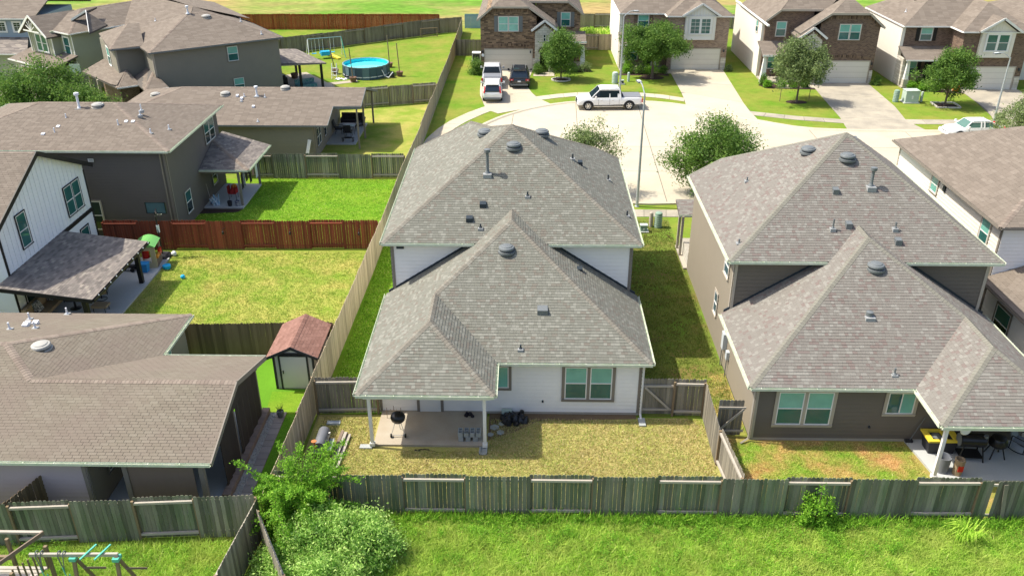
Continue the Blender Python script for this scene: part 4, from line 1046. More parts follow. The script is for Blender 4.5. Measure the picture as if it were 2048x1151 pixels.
# ---------------------------------------------------------------- rotated taupe two-storey house (E)
root = thing('house', 'angled taupe two-storey house with brick base near the round pool', 'house', (-32.77, 75.03, 0), R(35.4), local=True)
p = .4; a, b_, c, d = (0, 0, ZU), (12.1, 0, ZU), (12.1, 10.4, ZU), (0, 10.4, ZU); hh = 5.2; q = ZU + p * hh; r0, r1 = (hh, hh, q), (12.1 - hh, hh, q)
m1, m2, m3, m4 = (0, -.37, .93), (0, .37, .93), (.37, 0, .93), (-.37, 0, .93)
ro = roof(root, [[a, b_, r1, r0], [b_, c, r1], [c, d, r0, r1], [d, a, r0]], 'shingle_brown', 'cap_tan', [(a, r0, m1, m4), (b_, r1, m1, m3), (r0, r1, m1, m2), (c, r1, m2, m3)], [(a, b_), (b_, c)], 'vent_grey', seed=15, ex=.22, tab=.55)
vent(ro, 'dome', (6.6, 4.4, 7.35), 'vent_pale', 0, .42); vent(ro, 'stack', (5.2, 5.2, 7.7), 'vent_white', .8, .3); vent(ro, 'pipe', (10.4, .8, 5.95), 'vent_white', .4, .25); vent(ro, 'pipe', (9.8, 4.5, 6.6), 'vent_white', .4, .25)
stucco(root, [(.35, .35), (11.75, .35), (11.75, 10), (.35, 10)], 5.6, 'siding_olive', {0: 'siding_olive'})
f0 = F(.35, .35, 1, 0)
window(root, f0, 7.0, 4.0, 5.3, .95, 1, 'siding_olive', .06, panes=('pane_blind', 'pane_dark')); window(root, f0, 7.2, 1.2, 2.4, .95, 1, 'siding_olive', .06)
corner(root, F(.35, .35, 1, 0), 0, .12, 0, 5.5, 'trim_beige'); corner(root, F(.35, 10, 0, -1), 9.53, 9.65, 0, 5.5, 'trim_beige')
# stepped wing on the left
wz = 5.65
roof(root, [[(-2.45, 3.4, wz), (.4, 3.0, wz), (1.1, 6.9, 7.0), (.2, 7.2, 7.0)], [(-2.45, 3.4, wz), (.2, 7.2, 7.0), (-1.7, 11.6, wz)]], 'shingle_brown', 'cap_tan', [((-2.45, 3.4, wz), (.2, 7.2, 7.0), m1, m4)], [((-2.45, 3.4, wz), (.4, 3.0, wz))], 'vent_grey', seed=16, ex=.22, tab=.55)
stucco(root, [(-2.0, 3.75), (.34, 3.75), (.34, 9.9), (-2.0, 9.9)], 5.6, 'siding_olive')
corner(root, F(-2.0, 3.75, 1, 0), 0, .12, 2.5, 5.5, 'trim_beige'); window(root, F(-2.0, 9.9, 0, -1), 3.0, 3.6, 5.2, 1.0, 1, 'trim_white', .1)
# lower roofs over the brick base
roof(root, [[(-2.9, 1.2, 2.8), (-.9, 1.2, 2.8), (-1.4, 3.7, 3.7)], [(-2.9, 1.2, 2.8), (-1.4, 3.7, 3.7), (-2.05, 9.4, 3.6), (-4.2, 9.4, 2.8)]], 'shingle_brown', 'cap_tan', [((-2.9, 1.2, 2.8), (-1.4, 3.7, 3.7), m1, m4)], [((-2.9, 1.2, 2.8), (-.9, 1.2, 2.8))], 'gutter_white', seed=17, ex=.22, tab=.55)
roof(root, [[(-1.1, -1.1, 2.8), (.9, -1.1, 2.8), (.34, 1.2, 3.75)], [(-1.1, -1.1, 2.8), (.34, 1.2, 3.75), (.34, 3.4, 3.75), (-1.2, 3.4, 2.9)], [(.9, -1.1, 2.8), (.9, .34, 2.8), (.34, .34, 3.75), (.34, 1.2, 3.75)]], 'shingle_brown', 'cap_tan', [((-1.1, -1.1, 2.8), (.34, 1.2, 3.75), m1, m4)], [((-1.1, -1.1, 2.8), (.9, -1.1, 2.8))], 'gutter_white', seed=18, ex=.22, tab=.55)
for xa, xb, ya, yb in ((-2.6, -1.0, 1.6, 9.4), (-.8, .6, -.75, 3.4)):
    b = MB(); b.box(xa, xb, ya, yb, 0, 2.72); b.build('brick_base', 'brick_dark', root)
for xx, yy in ((-3.6, 5.5), (-3.7, 9.0)):
    b = MB(); b.box(xx - .12, xx + .12, yy - .12, yy + .12, 0, 2.75); b.build('porch_post', 'trim_beige', root)
# patio roof on the right
roof(root, [[(11.8, .6, 3.1), (16.4, .6, 2.6), (16.4, 8.3, 2.6), (11.8, 8.3, 3.1)]], 'shingle_slate', None, (), [((11.8, .6, 3.0), (16.4, .6, 2.6))], 'trim_taupe', seed=19, ex=.22, tab=.55)
for xx, yy in ((16.0, 1.0), (16.0, 7.9), (13.8, 1.0), (13.8, 7.9)):
    b = MB(); b.box(xx - .1, xx + .1, yy - .1, yy + .1, .1, 2.6); b.build('porch_post', 'trim_black', root)
b = MB(); b.box(11.75, 17.2, .8, 8.2, 0, .1); struct(b.build('patio', 'concrete_patio', root))

# ---------------------------------------------------------------- sage green house top left (F)
root = thing('house', 'pale sage board and batten house with white gable bracket', 'house', (-44.1, 83.0, 0), R(-34), local=True)
Z = 5.65
stucco(root, [(-6.6, .8), (0, .8), (0, 12), (-6.6, 12)], Z, 'siding_sage')
w = MB(); w.box(-6.4, -2.2, .0, .79, 2.6, Z); w = w.build('wall', 'siding_sage', root)
fb_ = F(-6.4, 0, 1, 0); fc_ = F(-2.2, .8, 1, 0)
batten(w, fb_, 0, 4.2, 2.9, lambda a: 5.3, 'siding_sage', .35); batten(w, fc_, 0, 2.2, 2.9, lambda a: 5.3, 'siding_sage', .35)
window(root, fb_, 2.2, 3.55, 5.15, 1.9, 2, 'trim_white', .12, panes=('pane_dark', 'pane_dark'), grid=False); window(root, fc_, 1.1, 3.5, 5.1, .95, 1, 'trim_white', .12, panes=('pane_dark', 'pane_dark'))
for f, q0 in ((fb_, 0), (fb_, 4.08), (fc_, 2.08)): corner(root, f, q0, q0 + .12, 2.8, 5.5, 'trim_white')
b = MB(); b.fb(fb_, -.1, 4.3, .03, .12, 2.75, 2.95); b.fb(fc_, .1, 2.3, .03, .12, 2.75, 2.95); b.build('trim_band', 'trim_white', root)
stucco(root, [(-7.2, -1.6), (0, -1.6), (0, .78), (-7.2, .78)], 2.7, 'siding_sage')
fg = F(-7.2, -1.6, 1, 0); garage(root, fg, 1.2, 6.2, 2.2, 'garage_tan', 'trim_white'); corner(root, fg, 7.05, 7.2, 0, 2.6, 'trim_white')
roof(root, [[(-7.5, -2, 2.8), (.4, -2, 2.8), (.4, .78, 3.55), (-7.5, .78, 3.55)]], 'shingle_brown', None, (), [((-7.5, -2, 2.8), (.4, -2, 2.8))], 'trim_white', seed=30, ex=.25, tab=.6)
sp = .45
roof(root, [[(-7.0, .4, Z), (.4, .4, Z), (-3.3, 4.1, 7.1)], [(.4, .4, Z), (.4, 6.2, Z), (-3.3, 9.9, 7.1), (-3.3, 4.1, 7.1)], [(.4, 6.2, Z), (10, 6.2, Z), (6.5, 10.2, 7.4), (-3.3, 11, 7.6), (-3.3, 9.9, 7.1)], [(-7.0, .4, Z), (-3.3, 4.1, 7.1), (-3.3, 9.9, 7.1), (-7, 9.9, Z)],
            [(-3.3, 11, 7.6), (6.5, 10.2, 7.4), (10, 14, Z), (-3.3, 20, Z)], [(10, 6.2, Z), (10, 14, Z), (6.5, 10.2, 7.4)]], 'shingle_brown', 'cap_tan', [((.4, .4, Z), (-3.3, 4.1, 7.1), m1, m3), ((-3.3, 4.1, 7.1), (-3.3, 9.9, 7.1), m3, m4)], [((-2.2, .4, Z), (.4, .4, Z)), ((.4, .4, Z), (.4, 6.2, Z)), ((.4, 6.2, Z), (10, 6.2, Z))], 'gutter_white', seed=31, ex=.25, tab=.6)
for pp in ((4.0, 7.4, 6.15), (7.4, 7.9, 6.35)): vent(root, 'pipe', pp, 'vent_white', .4, .3)
gz = lambda x: 5.2 + .75 * (2.3 - abs(x + 4.3))
roof(root, [[(-6.8, -.7, gz(-6.6)), (-4.3, -.7, gz(-4.3)), (-4.3, 4.0, gz(-4.3)), (-6.8, 4.0, gz(-6.6))], [(-4.3, -.7, gz(-4.3)), (-1.8, -.7, gz(-2.0)), (-1.8, 4.0, gz(-2.0)), (-4.3, 4.0, gz(-4.3))]], 'shingle_brown', None, (), (), seed=32, ex=.25, tab=.6)
br = MB()
for s in (-1, 1): br.bar((-4.3 + s * 2.5, -.75, gz(-2.0) - .02), (-4.3, -.75, gz(-4.3) + .06), .06, .2)
br.bar((-5.7, -.75, 5.55), (-2.9, -.75, 5.55), .06, .12)
for an in (-60, -30, 0, 30, 60): br.bar((-4.3, -.75, 5.58), (-4.3 + .85 * math.sin(R(an)), -.75, 5.58 + .95 * math.cos(R(an))), .05, .06)
br.build('gable_bracket', 'trim_white', root)
b = MB(); b.fprism(F(-6.4, -.01, 1, 0), [(0, 5.2), (4.2, 5.2), (4.2, 5.35), (2.1, 6.8), (0, 5.35)], -.3, 0); b.build('gable', 'siding_sage', root)
# small open roof gable
d_ = MB(); d_.bar((-1.6, 2.0, 6.5), (-.4, 3.0, 7.35), .06, .18); d_.bar((-.4, 3.0, 7.35), (1.8, 1.6, 5.75), .06, .18); d_.build('fascia', 'trim_white', root)
roof(root, [[(-1.6, 2.0, 6.45), (-.4, 3.0, 7.3), (-1.6, 4.9, 7.3)], [(-.4, 3.0, 7.3), (1.8, 1.6, 5.7), (.5, 4.4, 5.9), (-1.0, 5.0, 7.3)][:3]], 'shingle_brown', None, (), (), seed=33, ex=.25, tab=.6)
stucco(root, [(.02, 6.6), (9.6, 6.6), (9.6, 13.5), (.02, 13.5)], Z - .05, 'siding_sage')
window(root, F(.02, 6.6, 1, 0), 1.6, 4.4, 5.2, 1.1, 2, 'trim_white', .1, panes=('pane_black', 'pane_black'))
roof(root, [[(.02, 4.0, 2.8), (2.4, 4.0, 2.8), (2.4, 6.55, 3.6), (.02, 6.55, 3.6)]], 'shingle_slate', None, (), [((.02, 4.0, 2.8), (3.6, 4.0, 2.8))], 'gutter_white', seed=34, ex=.25, tab=.6)
b = MB(); b.box(-9, 1, -9, -1.65, .01, .03); struct(b.build('driveway', 'concrete', root))
# blue grey house at the very corner (G)
root = thing('house', 'blue grey house in the top left corner with two small square windows', 'house', (-52, 91, 0))
stucco(root, [(-62, 91.3), (-51.4, 91.3), (-51.4, 100), (-62, 100)], 5.6, 'siding_steel')
fG = F(-62, 91.3, 1, 0)
for a in (7.3, 8.9): window(root, fG, a, 4.3, 5.2, .75, 1, 'trim_white', .14, panes=('pane_black', 'pane_black'), grid=True)
corner(root, fG, 10.45, 10.6, 3, 5.5, 'trim_white'); corner(root, fG, 6.2, 6.35, 3, 5.5, 'trim_white')
roof(root, [[(-63, 90.9, Z), (-51, 90.9, Z), (-51, 97, 7.8), (-63, 97, 7.8)], [(-63, 97, 7.8), (-51, 97, 7.8), (-51, 104, 5.4), (-63, 104, 5.4)]], 'shingle_brown', None, (), [((-63, 90.9, Z), (-51, 90.9, Z))], 'gutter_white', seed=35, ex=.25, tab=.6)
roof(root, [[(-63, 87.5, 2.8), (-50.6, 87.5, 2.8), (-52.2, 91.25, 3.7), (-63, 91.25, 3.7)]], 'shingle_slate', None, (), [((-63, 87.5, 2.8), (-50.6, 87.5, 2.8))], 'gutter_white', seed=36, ex=.25, tab=.6)
stucco(root, [(-62, 88), (-51, 88), (-51, 91.2), (-62, 91.2)], 2.7, 'siding_sage')

# ---------------------------------------------------------------- far right white sided house (R2)
root = thing('house', 'cream sided two-storey house at the right edge with brown roof', 'house', (23, 39, 0))
x0, y0, y1 = 22.62, 38.17, 51.75; p = .36; W_ = 13.5
zl = lambda x, y: ZU + p * (x - x0); hh = W_ / 2; q = ZU + p * hh
a, b_, c, d = (x0, y0, ZU), (x0 + W_, y0, ZU), (x0 + W_, y1, ZU), (x0, y1, ZU); r0, r1 = (x0 + hh, y0 + hh, q), (x0 + hh, y1 - hh + .1, q)
r1 = (x0 + 4.1, 49.0, ZU + p * 4.1); r2 = (x0 + hh, 47.2, q)
ro = roof(root, [[a, b_, r0], [a, r0, r2, r1, d], [r0, b_, c, r2], [d, r1, (x0 + 5.5, y1, ZU)], [r1, r2, (x0 + 5.5, y1, ZU)], [r2, c, (x0 + 5.5, y1, ZU)]], 'shingle_brown', 'cap_tan', [(a, r0, m1, m4)], [(a, b_), (d, a)], 'trim_taupe', seed=40, ex=.2, tab=.45)
w = stucco(root, [(22.98, 38.5), (36, 38.5), (36, 51.4), (22.98, 51.4)], 5.6, 'siding_cream', {3: 'siding_cream', 0: 'siding_white'})
fW = F(22.98, 51.4, 0, -1)
window(root, fW, 51.4 - 46.1, 4.4, 5.3, .8, 1, 'trim_beige', .09, panes=('pane_blind', 'pane_blind')); window(root, fW, 51.4 - 40.0, 3.9, 5.3, .85, 1, 'trim_beige', .09, panes=('pane_blind', 'pane_dark'))
b = MB(); b.fb(fW, 51.4 - 45.0, 51.4 - 44.75, .02, .1, 4.9, 5.2); b.build('wall_vent', 'vent_dark', root)
corner(root, fW, 12.75, 12.9, 0, 5.5, 'trim_taupe'); corner(root, fW, 0, .12, 0, 5.5, 'trim_beige')
roof(root, [RP([(22.5, 30, ), (22.5, 38.45), (29.5, 38.45), (29.5, 30)], lambda x, y: 2.8 + .36 * (x - 22.5))], 'shingle_brown', None, (), [((22.5, 38.45, 2.8), (22.5, 30, 2.8))], 'trim_taupe', seed=41, ex=.2, tab=.45)
w = stucco(root, [(22.95, 30.3), (29, 30.3), (29, 38.4), (22.95, 38.4)], 2.75, 'siding_white')
window(root, F(22.95, 38.4, 0, -1), 1.9, .6, 2.1, 1.3, 1, 'trim_taupe', .1, panes=('pane_dark', 'pane_black'))

# ---------------------------------------------------------------- the row across the street
def typeP(X, sgn, Y0, Y1, label, brick, portal=True, turret_stone='stone_white', dz=0.0):
    """gabled brick front with clipped tops; X: world x of the outer garage corner, sgn: direction of the house"""
    root = thing('house', label, 'house', (X + sgn * 5, Y0, 0))
    mx = lambda x: X + sgn * x
    def fr(Y):
        return (lambda a, n, z: (mx(a), Y - n, z))
    def prism(prof, Y, depth, m, name='wall'):
        b = MB(); b.fprism(fr(Y), prof, -depth, 0); return b.build(name, m, root)
    w1 = prism([(0, 0), (5.9, 0), (5.9, 5.6 + dz), (5.2, 6.6 + dz), (4.9, 6.85 + dz), (1.0, 6.85 + dz), (0, 5.85 + dz)], Y0, 12.5, brick)
    w2 = prism([(5.95, 0), (10.7, 0), (10.7, 5.75 + dz), (9.4, 6.75 + dz), (5.95, 6.75 + dz)], Y1, 10, brick)
    # soldier course along the rake
    J = MB(); rr = random.Random(3)
    for (pa, za), (pb, zb2) in (((0, 5.75 + dz), (1.0, 6.75 + dz)), ((1.0, 6.75 + dz), (4.9, 6.75 + dz)), ((4.9, 6.75 + dz), (5.9, 6.0 + dz))):
        L = math.hypot(pb - pa, zb2 - za); n = int(L / .13)
        for i in range(n):
            t = (i + .5) / n; a = pa + (pb - pa) * t; z = za + (zb2 - za) * t; J.fb(fr(Y0), a - .05, a + .05, .002, .03, z - .32, z - .05, 0, rr.random())
    for k in range(36): J.fb(fr(Y0), .3 + k * .155, .41 + k * .155, .002, .03, 2.35 + .25 * math.sin(math.pi * k / 35), 2.6 + .25 * math.sin(math.pi * k / 35), 0, rr.random())
    J.build('brick', 'brick_edge', w1, kind='stuff')
    g0, g1 = (.45, 5.45)
    f = fr(Y0); garage(root, f, g0, g1, 2.2, 'garage_cream' if sgn > 0 else 'garage_white')
    window(root, f, 2.95, 4.4 + dz * .8, 5.9 + dz * .8, 2.1, 2, 'trim_beige', .06, panes=('pane_blind', 'pane_blind' if sgn > 0 else 'pane_dark'), shutter='vent_grey' if sgn > 0 else 'brick_dark')
    window(root, fr(Y1), 9.1, 4.25 + dz * .8, 5.7 + dz * .8, 1.0, 1, 'trim_beige', .06, shutter='vent_grey' if sgn > 0 else 'brick_dark')
    b = MB(); b.fb(f, 5.5, 5.85, .02, .08, 0, 1.3); b.build('stone_base', turret_stone, root)
    b = MB(); b.fb(f, .0, .3, .02, .08, 0, 1.3 if sgn < 0 else .05); b.build('stone_base', turret_stone, root)
    for a in (.22, (5.65 + dz)):
        b = MB(); b.fb(f, a - .06, a + .06, .02, .14, 1.85, 2.1); b.build('wall_lamp', 'vent_dark', root)
    def P(a, y, z): return (mx(a), y, z)
    ya, yb = Y0 - .35, Y1 - .35; yc = Y0 + 12.8
    rl = lambda a: (5.65 + dz) + .82 * (a + .35)
    rm = 3.0; zt = (5.65 + dz) + .82 * (rm + .35)
    zr = lambda a: zt - .68 * (a - rm)
    ca, cb = 1.15, 5.0; zc = 7.0 + dz
    a_cl = (zc - (5.65 + dz)) / .82 - .35; a_cr = rm + (zt - zc) / .68
    pls = [[P(-.35, ya, (5.65 + dz)), P(a_cl, ya, zc), P(rm, ya + 1.9, zt), P(rm, yc, zt), P(-.35, yc, (5.65 + dz))],
           [P(a_cl, ya, zc), P(a_cr, ya, zc), P(rm, ya + 1.9, zt)],
           [P(a_cr, ya, zc), P(7.9, ya, zr(7.9)), P(7.9, yb, zr(7.9)), P(a_cr, yb + .0, zc)], [P(a_cr, ya, zc), P(a_cr, yb, zc), P(rm, yb, zt), P(rm, ya + 1.9, zt)]]
    zt2 = 8.2 + dz; zk = 6.95 + dz; ak = 10.95 - (zk - (5.65 + dz)) / .82
    pls += [[P(a_cr - .3, yb, zk), P(ak, yb, zk), P(ak - 1.5, yb + 1.9, zt2), P(rm, yb + 1.9, zt2)], [P(ak, yb, zk), P(11.05, yb, (5.65 + dz)), P(11.05, yc, (5.65 + dz)), P(ak - 1.5, yc, zt2), P(ak - 1.5, yb + 1.9, zt2)], [P(rm, yb + 1.9, zt2), P(ak - 1.5, yb + 1.9, zt2), P(ak - 1.5, yc, zt2), P(rm, yc, zt2)]]
    roof(root, pls, 'shingle_brown', None, (), (), seed=50 + int(Y0), ex=.26, tab=.6)
    for s, e in (((-.35, 5.6 + dz), (a_cl, zc - .05)), ((a_cl, zc - .05), (a_cr, zc - .05)), ((a_cr, zc - .05), (7.9, zr(7.9) - .05))):
        rake(root, P(s[0], ya - .02, s[1]), P(e[0], ya - .02, e[1]), 'trim_beige', .05, .2)
    for s, e in (((a_cr, zk - .05), (ak, zk - .05)), ((ak, zk - .05), (11.05, 5.6 + dz))): rake(root, P(s[0], yb - .02, s[1]), P(e[0], yb - .02, e[1]), 'trim_beige', .05, .2)
    # stone entry turret with arch
    yt = Y0 - .75; ft = fr(yt)
    b = MB(); arch = [(5.75 + .55, 0)]
    for i in range(9): an = math.pi - math.pi * i / 8; arch.append((6.75 + .45 * math.cos(an), 2.15 + .35 * math.sin(an)))
    arch.append((7.2, 0))
    prof_l = [(5.75, 0), (6.3, 0)] + arch[1:6] + [(6.75, 5.35 + dz), (5.75, 4.55 + dz)]; prof_r = [arch[5]] + arch[6:-1] + [(7.2, 0), (7.75, 0), (7.75, 4.55 + dz), (6.75, 5.35 + dz)]
    b.fprism(ft, prof_l, -.35, 0); b.fprism(ft, prof_r, -.35, 0); b.build('entry_front', turret_stone, root)
    b = MB(); b.fb(ft, 5.75, 5.95, -2.9, -.35, 0, 4.5 + dz); b.fb(ft, 7.55, 7.75, -4, -.35, 0, 4.5 + dz); b.build('entry_side', turret_stone, root, kind='stuff')
    b = MB(); b.fb(ft, 6.2, 7.3, -2.6, -2.5, 0, 2.6); b.build('door', 'trim_black', root)
    J = MB()
    for i in range(13): an = math.pi * i / 12; J.bar(ft(6.75 + .48 * math.cos(an), .01, 2.15 + .38 * math.sin(an)), ft(6.75 + .66 * math.cos(an), .01, 2.15 + .56 * math.sin(an)), .07, .1, 0, rnd.random())
    J.build('brick', 'brick_edge', root, kind='stuff')
    window(root, ft, 6.75, 3.6 + dz, 4.3 + dz, .28, 1, 'trim_beige', .04, panes=('pane_black', 'pane_black'), grid=False)
    gz2 = lambda a: (5.72 + dz) - .72 * abs(a - 6.75)
    roof(root, [[P(5.35, yt - .2, gz2(5.35)), P(6.75, yt - .2, (5.72 + dz)), P(6.75, Y1 + .3, (5.72 + dz)), P(5.35, Y0 + .3, gz2(5.35))], [P(6.75, yt - .2, (5.72 + dz)), P(8.15, yt - .2, gz2(8.15)), P(8.15, Y1, gz2(8.15)), P(6.75, Y1, (5.72 + dz))]], 'shingle_brown', None, (), (), seed=60, ex=.26, tab=.6)
    for s in (-1, 1): rake(root, P(6.75 + s * 1.4, yt - .22, gz2(8.15) - .03), P(6.75, yt - .22, (5.72 + dz)), 'trim_white', .05, .2)
    J = MB()
    for s in (-1, 1):
        for i in range(7): a = 6.75 + s * (.15 + i * .14); J.fb(ft, a - .05, a + .05, .002, .03, gz2(a) - .5, gz2(a) - .22, 0, rnd.random())
    J.build('brick', 'brick_edge', root, kind='stuff')
    # porch roof
    yp0 = Y1 - 2.7
    roof(root, [[P(8.1, yp0, 2.85 + dz * .7), P(11.3, yp0, 2.85 + dz * .7), P(11.3, Y1 - .02, 3.8 + dz), P(8.1, Y1 - .02, 3.8 + dz)]], 'shingle_brown', None, (), (), seed=61, ex=.26, tab=.6)
    rake(root, P(8.1, yp0 - .02, 2.78), P(11.3, yp0 - .02, 2.78), 'trim_white', .05, .18)
    b = MB(); q = mx(10.95); b.hexa([(q - .26, yp0 + .1, .0), (q + .26, yp0 + .1, .0), (q + .26, yp0 + .6, .0), (q - .26, yp0 + .6, .0), (q - .26, yp0 + .1, .9), (q + .26, yp0 + .1, .9), (q + .26, yp0 + .6, .9), (q - .26, yp0 + .6, .9)])
    b.hexa([(q - .24, yp0 + .12, .9), (q + .24, yp0 + .12, .9), (q + .24, yp0 + .58, .9), (q - .24, yp0 + .58, .9), (q - .12, yp0 + .22, 2.7), (q + .12, yp0 + .22, 2.7), (q + .12, yp0 + .46, 2.7), (q - .12, yp0 + .46, 2.7)]); b.build('porch_post', 'trim_white', root)
    window(root, fr(Y1), 9.4, .9, 2.3, 1.3, 1, 'trim_beige', .06)
    b = MB(); b.box(min(mx(7.8), mx(11)), max(mx(7.8), mx(11)), yp0 + .1, Y1, 0, .12); b.build('porch_floor', 'foundation', root)
    return root
typeP(-4.95, 1, 93.2, 96.9, 'dark brown brick house with white stone arched entry', 'brick_brown', dz=-.36)
r_ = typeP(34.95, -1, 88.3, 90.7, 'brown brick house with clipped gables third along the far row', 'brick_dark', dz=-.08)
# its sunlit left side
def sidewall(root, x, ya, yb, z, m='siding_cream'):
    w = wallbox(root, x, x + .3, ya, yb, 0, z, m); siding(w, F(x, yb, 0, -1), 0, yb - ya, .1, z - .05, m, each=False); return w
w = sidewall(r_, 24.0, 91.0, 103.5, 5.6)
window(r_, F(24.0, 103.5, 0, -1), 10.6, 4.2, 5.4, .8, 1, 'trim_beige', .06)
b = MB(); b.bar((23.98, 88.5, 5.62), (23.98, 103.6, 5.62), .2, .14); b.build('gutter', 'gutter_white', r_)

def typeQ(X0, Y0, label, brick, mainx, bayc, YL, shut, side=True):
    """hipped house: left mass, forward garage mass and a white upper bay"""
    root = thing('house', label, 'house', (X0 + 6, Y0, 0)); Z = 5.65; X1, X2 = mainx, mainx + 6.3
    xa = X0 + .3
    wl = wallbox(root, xa, X1 + .3, YL, YL + 11, 0, Z, brick); wr = wallbox(root, X1, X2, Y0, Y0 + 12, 0, Z - .02, brick)
    fL, fR_ = F(xa, YL, 1, 0), F(X1, Y0, 1, 0)
    garage(root, fR_, .5, 5.6, 2.2, 'garage_white')
    b = MB(); b.fb(fR_, 5.75, 6.28, .02, .09, 0, 1.3); b.build('stone_base', 'stone_white', root)
    b = MB(); b.fb(fR_, 5.9, 6.05, .09, .2, 1.9, 2.15); b.build('wall_lamp', 'vent_dark', root)
    window(root, fL, (X1 - xa) * .46, 4.2, 5.45, 1.15, 1, 'trim_beige', .06, shutter=shut)
    # bay
    bx = bayc - X1; b = MB(); b.fprism(fR_, [(bx - 1.6, 3.2), (bx + 1.6, 3.2), (bx + 1.6, 5.7), (bx, 6.75), (bx - 1.6, 5.7)], -.2, .35); bay = b.build('bay', 'trim_white' if shut != 'trim_black' else 'siding_cream', root)
    fb2 = F(X1, Y0 - .35, 1, 0)
    window(root, fb2, bx, 3.85, 5.4, 2.1, 2, 'trim_white', .14, panes=('pane_dark', 'pane_dark'), grid=(shut != 'trim_black'))
    batten(bay, fb2, bx - 1.6, bx - 1.2, 3.2, lambda a: 5.6, 'siding_cream', .2); batten(bay, fb2, bx + 1.2, bx + 1.6, 3.2, lambda a: 5.6, 'siding_cream', .2)
    batten(bay, fb2, bx - 1.2, bx + 1.2, 5.6, lambda a: 6.6 - .65 * abs(a - bx), 'siding_cream', .3)
    ya = Y0 - .35; yl = YL - .35; xo = X1 - .35; xe = X2 + .35; xm = (xo + xe) / 2; h = (xe - xo) / 2; p = .62
    x00 = X0 - .05; hy = 5.6; zz = Z + p * hy; zt = Z + p * h
    lowx = x00 + hy
    pls = [[(xo, ya, Z), (xe, ya, Z), (xm, ya + h, zt)], [(xe, ya, Z), (xe, ya + 12.7, Z), (xm, ya + 12.7, zt), (xm, ya + h, zt)],
           [(xo, ya, Z), (xm, ya + h, zt), (xm, ya + 12.7, zt), (xo, ya + 12.7, Z)],
           [(x00, yl, Z), (xo + (zt - Z) / p, yl, Z), (xm, yl + h, zt), (xm, yl + hy, zz - (hy - 5.6) * p), (x00 + hy, yl + hy, zz)], [(x00, yl, Z), (x00 + hy, yl + hy, zz), (x00, yl + 2 * hy, Z)], [(x00, yl + 2 * hy, Z), (x00 + hy, yl + hy, zz), (xm + 2, yl + hy, zz), (xm + 2, yl + 2 * hy, Z)]]
    pls[3] = [(x00, yl, Z), (xm, yl, Z), (xm, yl + hy, zz), (x00 + hy, yl + hy, zz)]
    ro = roof(root, pls, 'shingle_brown', None, (), [((xo, ya, Z), (xe, ya, Z)), ((x00, yl, Z), (xo, yl, Z)), ((x00, yl + 11, Z), (x00, yl, Z)), ((xo, yl, Z), (xo, ya, Z))], 'gutter_white', seed=70 + int(X0), ex=.26, tab=.6)
    gz = lambda x: 6.95 - .62 * abs(x - bayc)
    roof(root, [[(bayc - 2, ya - .35, gz(bayc - 2)), (bayc, ya - .35, 6.95), (bayc, ya + 2.2, 6.95), (bayc - 2, ya + .4, gz(bayc - 2))], [(bayc, ya - .35, 6.95), (bayc + 2, ya - .35, gz(bayc + 2)), (bayc + 2, ya + .4, gz(bayc + 2)), (bayc, ya + 2.2, 6.95)]], 'shingle_brown', None, (), (), seed=80, ex=.26, tab=.6)
    for s in (-1, 1): rake(root, (bayc + s * 2, ya - .37, gz(bayc + 2) - .03), (bayc, ya - .37, 6.93), 'trim_white', .05, .2)
    # porch
    yp0 = YL - 2.5
    roof(root, [[(X0 - .1, yp0, 2.8), (X1, yp0, 2.8), (X1, YL - .02, 3.65), (X0 - .1, YL - .02, 3.65)]], 'shingle_brown', None, (), [((X0 - .1, yp0, 2.8), (X1, yp0, 2.8))], 'gutter_white', seed=81, ex=.26, tab=.6)
    for q in (X0 + .35, X0 + 3.6):
        b = MB(); b.box(q - .25, q + .25, yp0 + .15, yp0 + .65, 0, .85); b.build('post_base', 'stone_white', root)
        b = MB(); b.hexa([(q - .2, yp0 + .2, .85), (q + .2, yp0 + .2, .85), (q + .2, yp0 + .6, .85), (q - .2, yp0 + .6, .85), (q - .12, yp0 + .28, 2.7), (q + .12, yp0 + .28, 2.7), (q + .12, yp0 + .5, 2.7), (q - .12, yp0 + .5, 2.7)]); b.build('porch_post', 'trim_white', root)
    b = MB(); b.box(X0, X1, yp0 + .1, YL, 0, .12); b.build('porch_floor', 'foundation', root)
    window(root, fL, 1.2, .7, 2.2, 1.2, 1, 'trim_beige', .06, shutter=shut)
    b = MB(); b.fb(fL, 2.6, 3.5, .02, .06, .12, 2.2); b.build('door', 'trim_black', root)
    if side:
        sidewall(root, xa - .32, YL - .05, YL + 11, Z - .05)
        b = MB(); b.box(xa - .34, xa - .04, yp0 + .8, YL - .06, .12, 2.7); b.build('stone_side', 'stone_white', root)
    return root, ro
r_, ro = typeQ(9.9, 93.9, 'rose brick house behind the large round oak', 'brick_rose', 15.0, 18.2, 95.4, 'brick_dark')
r_, ro = typeQ(37.4, 86.0, 'brown brick house with black shutters and cream gabled bay', 'brick_dark', 42.3, 45.4, 88.8, 'trim_black')
for pp in ((40.0, 93.5, 7.5), (38.6, 91.8, 6.4), (40.5, 92.4, 7.0)): vent(ro, 'pipe', pp, 'vent_white', .4, .3)
root = thing('house', 'cream house with brown roof at the top right corner', 'house', (53, 90, 0))
stucco(root, [(50.2, 90), (62, 90), (62, 101), (50.2, 101)], 5.6, 'siding_cream')
window(root, F(50.2, 101, 0, -1), 6.5, 4.3, 5.3, .8, 1, 'trim_beige', .06, panes=('pane_dark', 'pane_black'))
